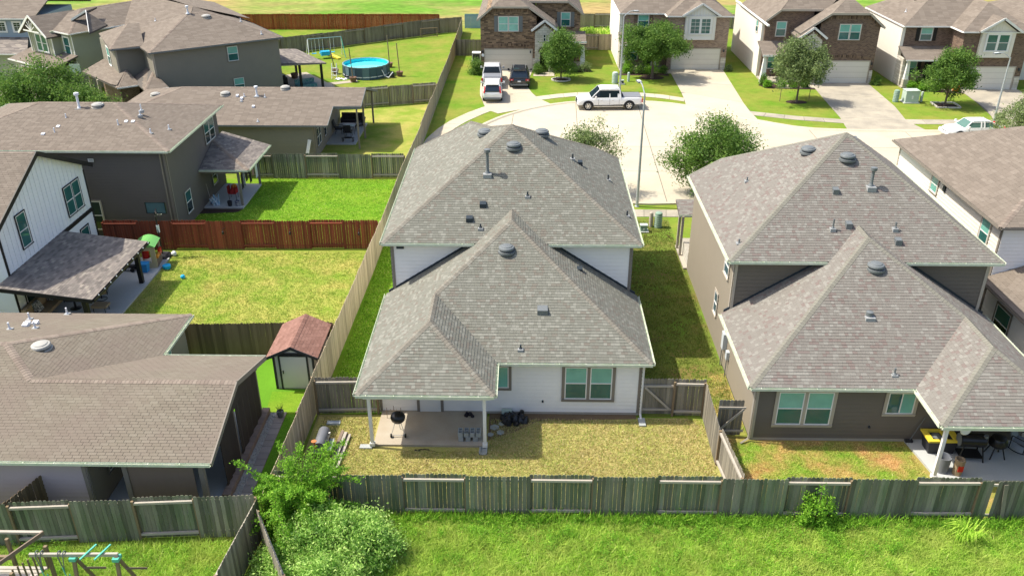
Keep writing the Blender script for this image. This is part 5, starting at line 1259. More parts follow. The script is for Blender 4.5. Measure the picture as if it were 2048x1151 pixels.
roof(root, [[(49.8, 89.6, 5.65), (62, 89.6, 5.65), (62, 95.5, 8), (55.7, 95.5, 8)], [(49.8, 89.6, 5.65), (55.7, 95.5, 8), (49.8, 101.4, 5.65)], [(49.8, 101.4, 5.65), (55.7, 95.5, 8), (62, 95.5, 8), (62, 101.4, 5.65)]], 'shingle_brown', None, (), [((49.8, 101.4, 5.65), (49.8, 89.6, 5.65))], 'gutter_white', seed=90, ex=.26, tab=.6)
# ---------------------------------------------------------------- fences
PK = {}
def picket_mesh(m, i, w=.138):
    k = (m, i, w)
    if k not in PK:
        r = random.Random(i * 7 + 1); h = 1.0; b = MB(); c = .028 + .01 * r.random(); t = .017
        prof = [(0, 0), (w, 0), (w, h - c / 1.83 * 1.2), (w - c, h), (c, h), (0, h - c / 1.83 * 1.2)]
        v = [(x, 0, z) for x, z in prof] + [(x, t, z) for x, z in prof]
        b.faces(v, [(0, 1, 2, 3, 4, 5), (11, 10, 9, 8, 7, 6)] + [(j, j + 6, (j + 1) % 6 + 6, (j + 1) % 6) for j in range(6)], 0, r.random())
        PK[k] = b.mesh('picket', m)
    return PK[k]
def fence(label, P, h=1.83, m='wood_grey', rail='rail_light', each=True, bay=2.3, first='p', group=None, seed=1, cat='fence', name='wooden_fence', sag=.02, cut=None, gap=.008, wave=None, cap=300, endy=None, postm=None, skip=(), alt=True, mid=False):
    root = thing(name, label, cat, (P[0][0], P[0][1], 0), group=group)
    r = random.Random(seed); cum = 0; J = MB(); k = 0; kind = first; cnt = 0; w = .138
    for (x0, y0), (x1, y1) in zip(P, P[1:]):
        L = math.hypot(x1 - x0, y1 - y0); f = F(x0, y0, x1 - x0, y1 - y0); n = max(1, round(L / bay)); bl = L / n
        ax, ay = (x1 - x0) / L, (y1 - y0) / L
        for i in range(n):
            s = i * bl; side = kind; zo = sag * (r.random() - .5) * 2 + (wave(x0 + ax * s, y0 + ay * s) if wave else 0)
            po = MB(); po.fb(f, s - .045, s + .045, -.05, .04, 0, h - .1 + zo); po.build('post', postm or 'rail_brown', root)
            pn = (.045 if side == 'p' else -.062)
            for z in ((.22, .95, h - .22) if mid else (.24, h - .2)):
                rb = MB(); n0, n1 = ((-.035, .026) if side == 'p' else (-.042, .04)); rb.fb(f, s + .05, s + bl - .05, n0, n1, z + zo - .045, z + zo + .045); rb.build('rail', rail, root)
            a = s + .002
            while a < s + bl - .06:
                hh = h + zo + .04 * (r.random() - .5); lean = .022 * (r.random() - .5)
                X, Y, _ = f(a, pn, 0)
                if k in skip: pass
                elif each and cnt < cap:
                    me = picket_mesh(m, r.randrange(6))
                    mt = Matrix(((ax, -ay, lean, X), (ay, ax, .01 * (r.random() - .5), Y), (0, 0, hh, .02), (0, 0, 0, 1)))
                    # keep the fence's n side on the outside
                    inst('picket', me, root, mt)
                    cnt += 1
                else:
                    b0 = f(a, pn, 0); J.faces([f(a, pn, .02), f(a + w, pn, .02), f(a + w, pn, hh - .04), f(a + w - .03, pn, hh), f(a + .03, pn, hh), f(a, pn, hh - .04), f(a, pn - .017, .02), f(a + w, pn - .017, .02), f(a + w, pn - .017, hh - .04), f(a + w - .03, pn - .017, hh), f(a + .03, pn - .017, hh), f(a, pn - .017, hh - .04)],
                                           [(0, 1, 2, 3, 4, 5), (11, 10, 9, 8, 7, 6)] + [(j, j + 6, (j + 1) % 6 + 6, (j + 1) % 6) for j in range(6)], 0, r.random())
                a += w + gap + .004 * r.random(); k += 1
            kind = ('r' if kind == 'p' else 'p') if alt else kind
        po = MB(); po.fb(f, L - .045, L + .045, -.05, .04, 0, h - .1); po.build('post', postm or 'rail_brown', root)
    if J.f: J.build('picket', m, root, kind='stuff')
    return root
fence('long weathered green fence across the front, behind the pale and taupe houses', [(-9.0, 24.28), (14.0, 24.32), (20.9, 24.4)], m='wood_green', first='r', seed=2, bay=2.3, sag=.045, gap=.006, skip=(179,))
fence('mossy green fence at the lower left below the screened patio', [(-21.9, 22.2), (-9.35, 23.12)], m='wood_green', first='r', seed=3, bay=2.1, sag=.03)
bp = MB(); bp.bar((17.35, 24.2, -.05), (17.12, 24.24, 1.72), .14, .018, up=(0, 1, 0)); bp.bar((17.22, 24.16, .02), (17.5, 24.1, .0), .05, .04)
tag(bp.build('loose_picket', 'wood_grey'), 'loose leaning picket near the right end of the green fence', 'loose picket')
wv = lambda x, y: .10 * math.sin(y * .19 + 1.0) + .05 * math.sin(y * .47)
fence('long sunbleached fence running back along the left side of the pale house', [(-9.2, 23.3), (-8.97, 33), (-8.75, 45), (-8.75, 57), (-8.5, 65), (-8.45, 80), (-8.3, 100), (-8.4, 113.6)], m='wood_tan', first='p', seed=4, bay=2.4, alt=False, wave=wv, sag=.03)
fence('brown fence panel with white top rail left of the pale house', [(-8.9, 30.4), (-6.3, 30.5)], m='wood_grey', first='r', seed=5, bay=3)
fence('grey fence panel right of the gate at the pale house corner', [(6.35, 30.55), (7.62, 30.52)], m='wood_grey', first='r', seed=6, bay=2)
fence('short leaning grey side fence between the two back yards', [(7.68, 30.45), (7.62, 27.3), (7.85, 24.5)], m='wood_grey', first='p', seed=7, bay=3, h=1.78)
fence('dark brown fence behind the shed', [(-16.2, 34.95), (-9.1, 35.25)], m='wood_dark', first='p', seed=8, rail='wood_dark', bay=2.4, alt=False, gap=.0)
fence('red stained wooden fence with black lantern hooks', [(-25.3, 47.05), (-8.9, 47.45)], m='wood_red', first='r', seed=9, rail='wood_red', bay=2.17, h=1.85, postm='wood_red')
fence('green tinged fence behind the small patio with clothes', [(-20.9, 59.6), (-8.85, 59.75)], m='wood_green', first='r', seed=10, bay=2.4)
fence('grey fence slanting below the pool lawn', [(-27.5, 75.3), (-15, 78.5), (-8.5, 80.5)], m='wood_grey', first='p', seed=11, bay=2.4)
fence('long grey fence behind the swing set and pool lawn', [(-42, 91), (-28.3, 100.4), (-11.2, 113.0), (-8.5, 114.2)], m='wood_grey', first='p', seed=12, alt=True, each=False, rail='wood_grey', bay=2.6, h=1.9, sag=.05)
fence('long orange stained fence in front of the far field', [(-62, 114.6), (-11.5, 115.6)], m='wood_orange', first='p', seed=13, alt=False, each=False, bay=2.4, h=2.0, rail='wood_orange', postm='wood_orange')
fence('grey fence panel left of the dark brick house', [(-8.3, 100.2), (-4.9, 100.3)], m='wood_grey', first='p', alt=False, seed=14, bay=2.4)
fence('tan fence and gate between the dark brick and rose brick houses', [(5.8, 103.5), (11, 103.5)], m='wood_tan', first='r', seed=15, bay=2.4)
fence('pale blue fence section left of the dark brick house', [(-8.2, 116.5), (-4, 116.5)], m='blue_paint', first='p', seed=16, bay=2.4, rail='blue_paint', postm='blue_paint')
fence('grey fence behind the far row of houses', [(-4, 117.5), (60, 116)], m='wood_grey', first='p', seed=17, each=False, bay=2.6)
fence('short dark fence wing between the mossy fence and the low house', [(-17.9, 22.55), (-17.35, 24.0)], m='wood_dark', first='p', seed=18, bay=2)
fence('weathered fence piece running off the bottom edge', [(-9.32, 23.05), (-9.62, 19.6)], m='wood_grey', first='r', seed=19, bay=2.4, h=1.75)
fence('leaning grey fence with lit top rail beside the bushes', [(-9.1, 22.55), (-7.5, 19.7)], m='wood_grey', first='p', seed=20, bay=3.3, h=1.7)
def gate(label, f, w, h, m, flip=False, loc=(0, 0, 0)):
    root = thing('wooden_gate', label, 'gate', loc, group=None)
    a = 0; r = random.Random(3)
    (ox, oy, _), (px, py, _) = f(0, 0, 0), f(1, 0, 0); ax, ay = px - ox, py - oy
    while a < w - .1:
        X, Y, _ = f(a, -.05, 0); inst('picket', picket_mesh(m, r.randrange(6)), root, Matrix(((ax, -ay, 0, X), (ay, ax, 0, Y), (0, 0, h, .05), (0, 0, 0, 1)))); a += .146
    for z in (.3, h - .3):
        b = MB(); b.fb(f, 0, w, -.03, .02, z - .045, z + .045); b.build('rail', 'rail_light' if m == 'wood_grey' else m, root)
    b = MB(); p, q = f(.08 if not flip else w - .08, .03, h - .34), f(w - .08 if not flip else .08, .03, .34); b.bar(p, q, .09, .035, up=(0, 1, 0)); b.build('brace', 'rail_light', root)
    return root
gate('grey wooden gate with diagonal brace at the pale house corner', F(5.02, 30.6, 1, 0), 1.28, 1.8, 'wood_grey', loc=(5.0, 30.6, 0))
gate('dark grey gate with rising diagonal brace beside the taupe house', F(7.95, 29.15, 1, 0), 1.1, 1.75, 'wood_grey', True, loc=(7.9, 29.15, 0))
for i, x in enumerate((-18.0, -14.0, -9.9)):
    t = thing('lantern_hook', 'small black lantern hook on the red fence, %s' % ('below the basketball hoop', 'between two recessed panels', 'nearest the right end')[i], 'hook', (x, 46.9, 1.4), group='lantern hooks on the red fence')
    b = MB(); b.path([(x, 47.1, 1.45), (x, 46.75, 1.55), (x, 46.7, 1.4)], .015, 5); b.build('bracket', 'metal_black', t)
    b = MB(); b.lathe((x, 46.7, 1.2), [(.05, 0), (.07, .05), (.06, .17), (.02, .21)], 8); b.build('lantern', 'metal_black', t)

# ---------------------------------------------------------------- grass
rg = np.random.default_rng(11)
def inpoly(x, y, poly):
    c = np.zeros(len(x), bool); n = len(poly)
    for i in range(n):
        (x0, y0), (x1, y1) = poly[i], poly[(i + 1) % n]
        if y0 == y1: continue
        c ^= ((y0 > y) != (y1 > y)) & (x < (x1 - x0) * (y - y0) / (y1 - y0) + x0)
    return c
def patch(x, y, s, k):
    return (np.sin(x * s + k) * np.sin(y * s * 1.3 + k * 2) + np.sin(x * s * 2.3 + y * s * 1.7 + k * 3) * .6 + np.sin(x * s * .6 - y * s * 2.9 + k) * .5) / 2.1
def grass(label, poly, dens, hmin, hmax, wid, m, seed=0, dry=0.0, clump=0, cat='grass', name='grass', lean=.5, thin=None):
    xs_ = [p[0] for p in poly]; ys_ = [p[1] for p in poly]
    A = (max(xs_) - min(xs_)) * (max(ys_) - min(ys_)); n = int(A * dens)
    x = rg.uniform(min(xs_), max(xs_), n); y = rg.uniform(min(ys_), max(ys_), n); k = inpoly(x, y, poly); x, y = x[k], y[k]
    if clump:
        cx = x[rg.integers(0, len(x), max(1, len(x) // clump))]; cy = y[rg.integers(0, len(y), len(cx))]
        i = rg.integers(0, len(cx), len(x)); j = rg.random(len(x)) < .55
        x = np.where(j, cx[i] + rg.normal(0, .06, len(x)), x); y = np.where(j, cy[i] + rg.normal(0, .06, len(x)), y)
        k = inpoly(x, y, poly); x, y = x[k], y[k]
    n = len(x); pt = patch(x, y, 1.1, seed) * .5 + patch(x, y, 3.1, seed + 2) * .35 + patch(x, y, 7.0, seed + 5) * .25
    if thin is not None:
        k = rg.random(n) < np.clip(.75 - thin * pt, .1, 1); x, y, pt = x[k], y[k], pt[k]; n = len(x)
    h = rg.uniform(hmin, hmax, n) * (1 + .35 * pt); an = rg.uniform(0, 2 * np.pi, n); w = wid * rg.uniform(.6, 1.3, n) / 2
    la = rg.uniform(0, 2 * np.pi, n); ll = h * rg.uniform(0, lean, n) * 1.2
    V = np.zeros((n, 3, 3))
    V[:, 0] = np.stack([x - np.cos(an) * w, y - np.sin(an) * w, np.full(n, .005)], 1); V[:, 1] = np.stack([x + np.cos(an) * w, y + np.sin(an) * w, np.full(n, .005)], 1)
    V[:, 2] = np.stack([x + np.cos(la) * ll, y + np.sin(la) * ll, h], 1)
    tone = np.clip(.42 + .28 * rg.normal(0, 1, n) * .8 + dry + .22 * pt, 0, 1)
    o = bpy.data.objects.new(name, fastmesh(name, V.reshape(-1, 3), 3, m, tone)); COL.objects.link(o)
    return tag(o, label, cat, kind='stuff')
grass('tall wild grass and weeds in front of the green fence', [(-8, 18.6), (21, 18.6), (21, 24.1), (-6.5, 24.1)], 1300, .05, .26, .03, 'grass_wild', 1, dry=.05, clump=12, lean=1.3)
grass('tall weedy grass in front of the mossy fence', [(-19, 18.6), (-9.5, 18.6), (-9.5, 22.9), (-19, 22.2)], 1300, .05, .26, .03, 'grass_wild', 4, dry=.03, clump=12, lean=1.3)
grass('dry short lawn grass behind the pale house', [(-8.6, 24.5), (7.6, 24.5), (7.6, 30.3), (5, 30.3), (4.9, 30.2), (-1.4, 30.2), (-1.4, 28), (-6.2, 28), (-6.3, 30.2), (-8.6, 30.2)], 1300, .03, .075, .035, 'grass_dry', 2, clump=9, lean=1.2)
grass('short lawn grass behind the taupe house', [(7.95, 24.6), (15.8, 24.6), (15.6, 28.8), (7.95, 28.8)], 1100, .03, .08, .035, 'grass_mixed', 3, dry=.1, clump=9, lean=1.2, thin=.5)
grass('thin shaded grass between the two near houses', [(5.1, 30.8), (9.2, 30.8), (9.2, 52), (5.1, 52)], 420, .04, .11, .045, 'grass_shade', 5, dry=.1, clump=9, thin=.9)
grass('sunlit dry grass beside the gate corner', [(7.8, 29.4), (9.25, 29.4), (9.25, 33.4), (7.0, 33.4), (6.9, 30.8), (7.8, 30.7)], 900, .03, .09, .04, 'grass_dry', 6, dry=.05, thin=.4)
grass('patchy lawn grass in front of the red fence', [(-20.9, 35.3), (-9.1, 35.5), (-9.0, 46.9), (-20.9, 46.8)], 420, .04, .09, .05, 'grass_patchy', 7, dry=.1, clump=8, thin=.5, lean=1)
grass('lush lawn grass behind the red fence', [(-22, 47.4), (-9.0, 47.6), (-8.9, 59.4), (-18.8, 59.4), (-18.8, 53), (-22, 52.5)], 260, .04, .09, .06, 'grass_blade', 8, dry=.0, clump=8, lean=1)
grass('green side strip grass along the long fence', [(-8.7, 30.7), (-6.3, 30.7), (-6.3, 50), (-8.5, 64)], 500, .04, .11, .05, 'grass_blade', 9, dry=.0, clump=8)
grass('artificial turf tufts beside the shed', [(-11.0, 24.6), (-9.2, 24.6), (-9.2, 30.3), (-10.2, 30.3), (-10.2, 25)], 500, .02, .04, .03, 'leaf_lime', 10)
grass('weeds growing along the foot of the green fence', [(-6.5, 23.75), (20, 23.75), (20, 24.18), (-6.5, 24.18)], 900, .15, .5, .05, 'leaf_lime', 12, clump=10, thin=.9, lean=.9)

# ---------------------------------------------------------------- trees and shrubs
def leaves(n, centres, rad, size, flat=1.0, seed=0, up=.3):
    """leaf quads scattered in gaussian clumps round the centres"""
    g_ = np.random.default_rng(seed); C_ = np.array(centres); i = g_.integers(0, len(C_), n)
    p = C_[i] + g_.normal(0, 1, (n, 3)) * np.array([rad, rad, rad * flat])
    d = g_.normal(0, 1, (n, 3)); d[:, 2] += up; d /= np.linalg.norm(d, axis=1)[:, None]
    e = np.cross(d, g_.normal(0, 1, (n, 3))); e /= np.linalg.norm(e, axis=1)[:, None]; q = np.cross(d, e)
    s = size * g_.uniform(.6, 1.3, n)[:, None]
    V = np.stack([p - e * s, p + q * s * .38, p + e * s, p - q * s * .38], 1)
    clt = g_.random(len(C_)); tone = np.clip(.25 + .35 * clt[i] + .18 * g_.normal(0, 1, n) + .15 * (p[:, 2] - p[:, 2].mean()) / max(.3, p[:, 2].std()) * 0, 0, 1)
    return V.reshape(-1, 3), tone
def tree(label, x, y, h, z0, rx, ry, m, n=7000, size=.13, seed=1, dz=0, open_=.0, trunk=.09, cat='tree', clumps=110, limbs=14, group=None, top=1.0, name='tree', cr=.14, lx=0, ly=0):
    t = thing(name, label, cat, (x, y, 0), group=group, local=True); r = random.Random(seed)
    zc = (z0 + h) / 2; rz = (h - z0) / 2; cs = []
    while len(cs) < clumps:
        v = Vector((r.gauss(0, 1), r.gauss(0, 1), r.gauss(0, 1))).normalized()
        k = (.35 + .65 * r.random() ** .6) * (1 + .22 * math.sin(3 * math.atan2(v.y, v.x) + seed) * r.random() + .12 * r.gauss(0, 1))
        wz = v.z * k * rz
        tp = 1 - .25 * max(0, v.z) * top
        cs.append((v.x * k * rx * tp + lx, v.y * k * ry * tp + ly, zc + wz))
    B = MB(); B.lathe((0, 0, -.05), [(trunk * 1.6, 0), (trunk * 1.1, .2), (trunk, z0 * .7)], 8); B.tube((0, 0, z0 * .7 - .06), (lx * .5, ly * .5, zc), trunk, trunk * .55, 7); B.build('trunk', 'bark', t)
    for i in range(limbs):
        c = Vector(cs[i * len(cs) // limbs]); s = Vector((lx * .2, ly * .2, z0 * .8 + (zc - z0) * r.random())); b = MB(); mid = s.lerp(c, .55) + Vector((r.gauss(0, .1), r.gauss(0, .1), .12))
        b.tube(s, mid, trunk * .42, trunk * .26, 5); b.tube(mid, c, trunk * .26, trunk * .08, 5); b.build('limb', 'bark', t)
    V, tone = leaves(n, cs, min(rx, rz) * cr, size, seed=seed)
    me = fastmesh('crown', V, 4, m, tone); o = bpy.data.objects.new('crown', me); COL.objects.link(o); o.parent = t
    return t
tree('small round oak in front of the arched stone entry', 3.5, 89.2, 4.9, .9, 1.85, 1.7, 'leaf_oak', 16000, .10, 3, trunk=.08, cr=.16, clumps=90)
tree('wide round oak in front of the rose brick house', 13.0, 90.0, 5.7, 1.9, 3.25, 2.6, 'leaf_oak', 30000, .11, 5, trunk=.14, clumps=170, top=.4)
tree('young staked oak on the lawn of the second brick house', 25.5, 81.0, 5.7, 1.7, 2.5, 2.2, 'leaf_olive', 20000, .11, 9, trunk=.09, clumps=120)
tree('airy young tree in a square stone edged bed', 39.0, 80.0, 5.3, 1.1, 2.55, 2.1, 'leaf_oak', 15000, .11, 12, trunk=.09, clumps=100, cr=.12)
tree('sparse olive green tree behind the roof of the pale house', 4.2, 57.3, 4.9, 1.2, 2.1, 1.9, 'leaf_olive', 11000, .085, 15, trunk=.1, clumps=80, cr=.15)
tree('large round tree standing between the two near houses by the street', 13.0, 57.0, 5.2, .2, 2.75, 2.5, 'leaf_oak', 30000, .095, 18, trunk=.15, clumps=170, top=.2, cr=.13)
tree('sparse tree beside the white sedan at the right edge', 39.6, 67.4, 4.3, .8, 2.9, 2.0, 'leaf_olive', 14000, .09, 21, trunk=.1, clumps=100)
tree('large dense tree behind the dark taupe house at the left edge', -40.3, 69.4, 5.9, .3, 3.6, 3.0, 'leaf_oak', 30000, .12, 24, trunk=.2, clumps=170, top=.4)
tree('lighter tree in front of the sage green house', -35.6, 68.4, 4.4, .4, 2.6, 2.2, 'leaf_oak', 18000, .10, 27, trunk=.12, clumps=100)
def shrub(label, x, y, h, rx, ry, m='leaf_oak', n=1500, size=.08, seed=1, group=None, name='shrub', cat='shrub', clumps=40, cr=.22):
    t = thing(name, label, cat, (x, y, 0), group=group, local=True); r = random.Random(seed); cs = []
    for _ in range(clumps):
        v = Vector((r.gauss(0, 1), r.gauss(0, 1), abs(r.gauss(0, 1)))).normalized(); k = .45 + .5 * r.random(); cs.append((v.x * k * rx, v.y * k * ry, .1 + v.z * k * h * .95))
    B = MB()
    for i in range(5): c = Vector(cs[i * 7 % len(cs)]); B.tube((0, 0, 0), c, .03, .01, 5)
    B.build('stem', 'bark', t, kind='stuff')
    V, tone = leaves(n, cs, min(rx, h) * cr, size, seed=seed); V[:, 2] = np.maximum(V[:, 2], .02)
    o = bpy.data.objects.new('foliage', fastmesh('foliage', V, 4, m, tone)); COL.objects.link(o); o.parent = t
    return t
shrub('dark green rounded shrub left of the silver pickup', -5.35, 91.5, 1.7, .85, .8, 'leaf_oak', 3500, .08, 2, clumps=60)
shrub('clipped round bush between the garage and the stone entry', 1.2, 91.6, 1.2, .65, .55, 'leaf_oak', 2200, .07, 3)
for i, (x, y, h, s, m, lab) in enumerate(((6.2, 93.0, .9, .7, 'leaf_olive', 'loose low shrub at the porch post of the dark brick house'), (5.0, 92.8, .7, .5, 'leaf_olive', 'small shrub right of the round oak by the dark brick house'),
        (10.6, 92.2, 1.5, .6, 'leaf_lime', 'tall leafy shrub at the left corner of the rose brick house'), (11.9, 92.0, .8, .7, 'leaf_oak', 'dark low shrub below the rose brick porch'), (13.2, 92.2, .9, .8, 'leaf_lime', 'bright shrub under the wide oak'), (14.5, 92.3, .8, .5, 'leaf_oak', 'small shrub beside the rose brick garage'),
        (24.0, 87.6, 1.2, .5, 'leaf_oak', 'dark upright shrub at the porch column of the second brick house'), (24.1, 86.6, .7, .45, 'leaf_lime', 'small yellow green bush at the left end of the curved bed'), (25.5, 86.6, .8, .5, 'leaf_lime', 'bright bush left of the staked oak'), (26.6, 86.5, .75, .5, 'leaf_lime', 'bright bush just left of the staked oak trunk'), (27.7, 86.4, .8, .5, 'leaf_oak', 'green bush behind the staked oak trunk'),
        (35.3, 87.7, .9, .5, 'leaf_oak', 'single bush at the right corner of the middle garage'), (21.6, 93.3, .6, .4, 'leaf_olive', 'little bush right of the rose brick garage'),
        (38.3, 86.2, .8, .5, 'leaf_lime', 'leftmost round bush below the cream porch column'), (39.2, 85.6, .8, .5, 'leaf_lime', 'low round bush below the wooden porch bench'), (40.2, 85.5, 1.0, .65, 'leaf_lime', 'largest round bright bush in the shrub bed at the right'), (39.3, 86.9, 1.0, .6, 'leaf_oak', 'dark bush directly under the porch bench'), (41.6, 86.2, .9, .6, 'leaf_oak', 'dark bush at the foot of the second porch column'), (42.3, 85.2, .5, .35, 'plastic_orange', 'small bush with orange flowers'))):
    shrub(lab, x, y, h, s, s * .9, m, 1100, .08, 30 + i)
shrub('big pale green leafy bush in the lower left foreground', -6.5, 22.2, 1.9, 2.45, 1.55, 'leaf_sage', 46000, .06, 50, clumps=420, cr=.085, name='bush', cat='bush')
shrub('lower pale green bush reaching the bottom edge', -6.6, 20.3, 1.5, 2.0, 1.3, 'leaf_sage', 26000, .06, 51, clumps=260, cr=.10, name='bush', cat='bush')
shrub('small pale bush in the corner of the two near fences', -8.2, 21.4, 1.1, 1.0, .9, 'leaf_sage', 7000, .055, 52, clumps=80, cr=.16, name='bush', cat='bush')
# the lime green sapling with long feathery branches
t = thing('tree', 'bright lime tree with long arching branches over the fence corner', 'tree', (-8.0, 23.5, 0), local=True)
r = random.Random(9); W_ = MB(); Vs = []; Ts = []; K = MB()
for i in range(125):
    an = r.uniform(0, 2 * math.pi); up_ = r.uniform(.5, 2.6); L = r.uniform(.9, 2.7) * (.78 if math.cos(an) < 0 else 1.0) * (1.0 if i > 9 else 1.2)
    p = Vector((r.gauss(0, .35), r.gauss(0, .3), r.uniform(.2, 1.6))); d = Vector((math.cos(an), math.sin(an), up_ * 1.2)).normalized(); st_ = L / 10; pts = [p.copy()]
    for k in range(10):
        d = (d + Vector((r.gauss(0, .07), r.gauss(0, .07), -.085 - .02 * k * .5))).normalized(); p = p + d * st_; pts.append(p.copy())
    for k in range(10): K.tube(pts[k], pts[k + 1], .022 * (1 - k / 11), .022 * (1 - (k + 1) / 11), 4, cap=False)
    cs = [tuple(a.lerp(b, q)) for a, b in zip(pts[3:], pts[4:]) for q in (0, .33, .66)]
    V, tone = leaves(360, cs, .075, .05, flat=.6, seed=i + 100); Vs.append(V); Ts.append(tone)
K.build('branch', 'bark', t, kind='stuff')
b = MB(); b.tube((0, 0, -.02), (.05, .03, 1.2), .07, .045, 8); b.build('trunk', 'bark', t)
o = bpy.data.objects.new('foliage', fastmesh('foliage', np.concatenate(Vs), 4, 'leaf_lime', np.concatenate(Ts))); COL.objects.link(o); o.parent = t
t = shrub('small sapling growing up through the green fence', 10.45, 24.0, 1.75, .85, .4, 'leaf_lime', 3200, .05, 60, clumps=40, name='sapling', cat='sapling', cr=.12)
t = thing('grass_clump', 'spiky pale grass clump near the right end of the green fence', 'grass clump', (15.6, 23.3, 0), local=True)
K = MB(); r = random.Random(4)
for i in range(160):
    an = r.uniform(0, 6.28); L = r.uniform(.4, .95); p = Vector((r.gauss(0, .14), r.gauss(0, .1), 0)); q = p + Vector((math.cos(an) * L * .45, math.sin(an) * L * .45, L * .75)); e = q + Vector((math.cos(an) * L * .4, math.sin(an) * L * .4, -L * .25)); s = Vector((-math.sin(an), math.cos(an), 0)) * .012
    K.faces([p - s, p + s, q + s, q - s, e], [(0, 1, 2, 3), (3, 2, 4)], 0, r.uniform(.4, .8))
K.build('blade', 'grass_blade', t, kind='stuff')
t = thing('corn_plants', 'tall broad leaved plants behind the tan fence', 'tall plants', (8.6, 106.5, 0), local=True)
K = MB()
for i in range(420):
    an = r.uniform(0, 6.28); L = r.uniform(1.0, 2.6); p = Vector((r.uniform(-2.2, 2.2), r.uniform(-1, 1), 0)); q = p + Vector((math.cos(an) * L * .25, math.sin(an) * L * .25, L * .8)); e = q + Vector((math.cos(an) * L * .4, math.sin(an) * L * .4, -L * .2)); s = Vector((-math.sin(an), math.cos(an), 0)) * .05
    K.faces([p - s, p + s, q + s, q - s, e], [(0, 1, 2, 3), (3, 2, 4)], 0, r.uniform(.3, .9))
K.build('blade', 'grass_blade', t, kind='stuff')
cs = []
rw = random.Random(77)
for _ in range(150):
    cx_, cy_ = rw.uniform(-6, 20.5), 24.05 - abs(rw.gauss(0, 1.3)); n_ = rw.randint(2, 7)
    if cy_ < 18.8: continue
    for k in range(n_): cs.append((cx_ + rw.gauss(0, .22), cy_ + rw.gauss(0, .15), rw.uniform(.08, .3)))
for _ in range(50):
    cx_, cy_ = rw.uniform(-18, -10), rw.uniform(19, 22.3)
    for k in range(rw.randint(2, 6)): cs.append((cx_ + rw.gauss(0, .2), cy_ + rw.gauss(0, .15), rw.uniform(.08, .28)))
V, tone = leaves(34000, cs, .09, .035, seed=5, up=1.2); V[:, 2] = np.maximum(V[:, 2], .02)
o = bpy.data.objects.new('weeds', fastmesh('weeds', V, 4, 'leaf_lime', tone)); COL.objects.link(o); tag(o, 'broad leaved weeds scattered through the wild grass', 'weeds', kind='stuff')
# tree rings
def ring(label, pts, m='stone_white', closed=True):
    t = thing('stone_edging', label, 'edging', (pts[0][0], pts[0][1], 0), group=None)
    n = len(pts)
    for i in range(n if closed else n - 1):
        a, b_ = Vector((*pts[i], .06)), Vector((*pts[(i + 1) % n], .06)); b = MB(); b.bar(a.lerp(b_, .04), a.lerp(b_, .96), .12, .12); b.build('stone', m, t)
ring('ring of small stones round the oak at the stone entry', [(3.5 + .95 * math.cos(i * .3491), 89.1 + .8 * math.sin(i * .3491)) for i in range(18)])
ring('square stone edging round the airy young tree', [(38.0, 79.2), (38.9, 79.15), (40.1, 79.1), (40.2, 80), (40.2, 80.9), (39, 80.95), (38.1, 81), (38.05, 80)])
for lab, x, y, a, b_ in (('mulch ring under the oak at the stone entry', 3.5, 89.1, .85, .7), ('mulch under the wide round oak', 13.0, 90.2, 1.3, .9), ('black mulch ring under the staked oak', 25.5, 81.0, 1.0, .65), ('dark mulch square under the airy young tree', 39.1, 80.05, 1.0, .8)):
    b = MB(); b.poly([(x + a * math.cos(i * .3927), y + b_ * math.sin(i * .3927), .022) for i in range(16)]); struct(b.build('mulch', 'mulch'), lab)
for i, (x, y, lab) in enumerate(((24.0, 81.3, 'thin stake left of the staked oak'), (26.8, 81.5, 'thin stake right of the staked oak'))):
    b = MB(); b.tube((x, y, 0), (x, y, 1.1), .03, .03, 6); tag(b.build('stake', 'rail_brown'), lab, 'stake', 'stakes beside the young oak')
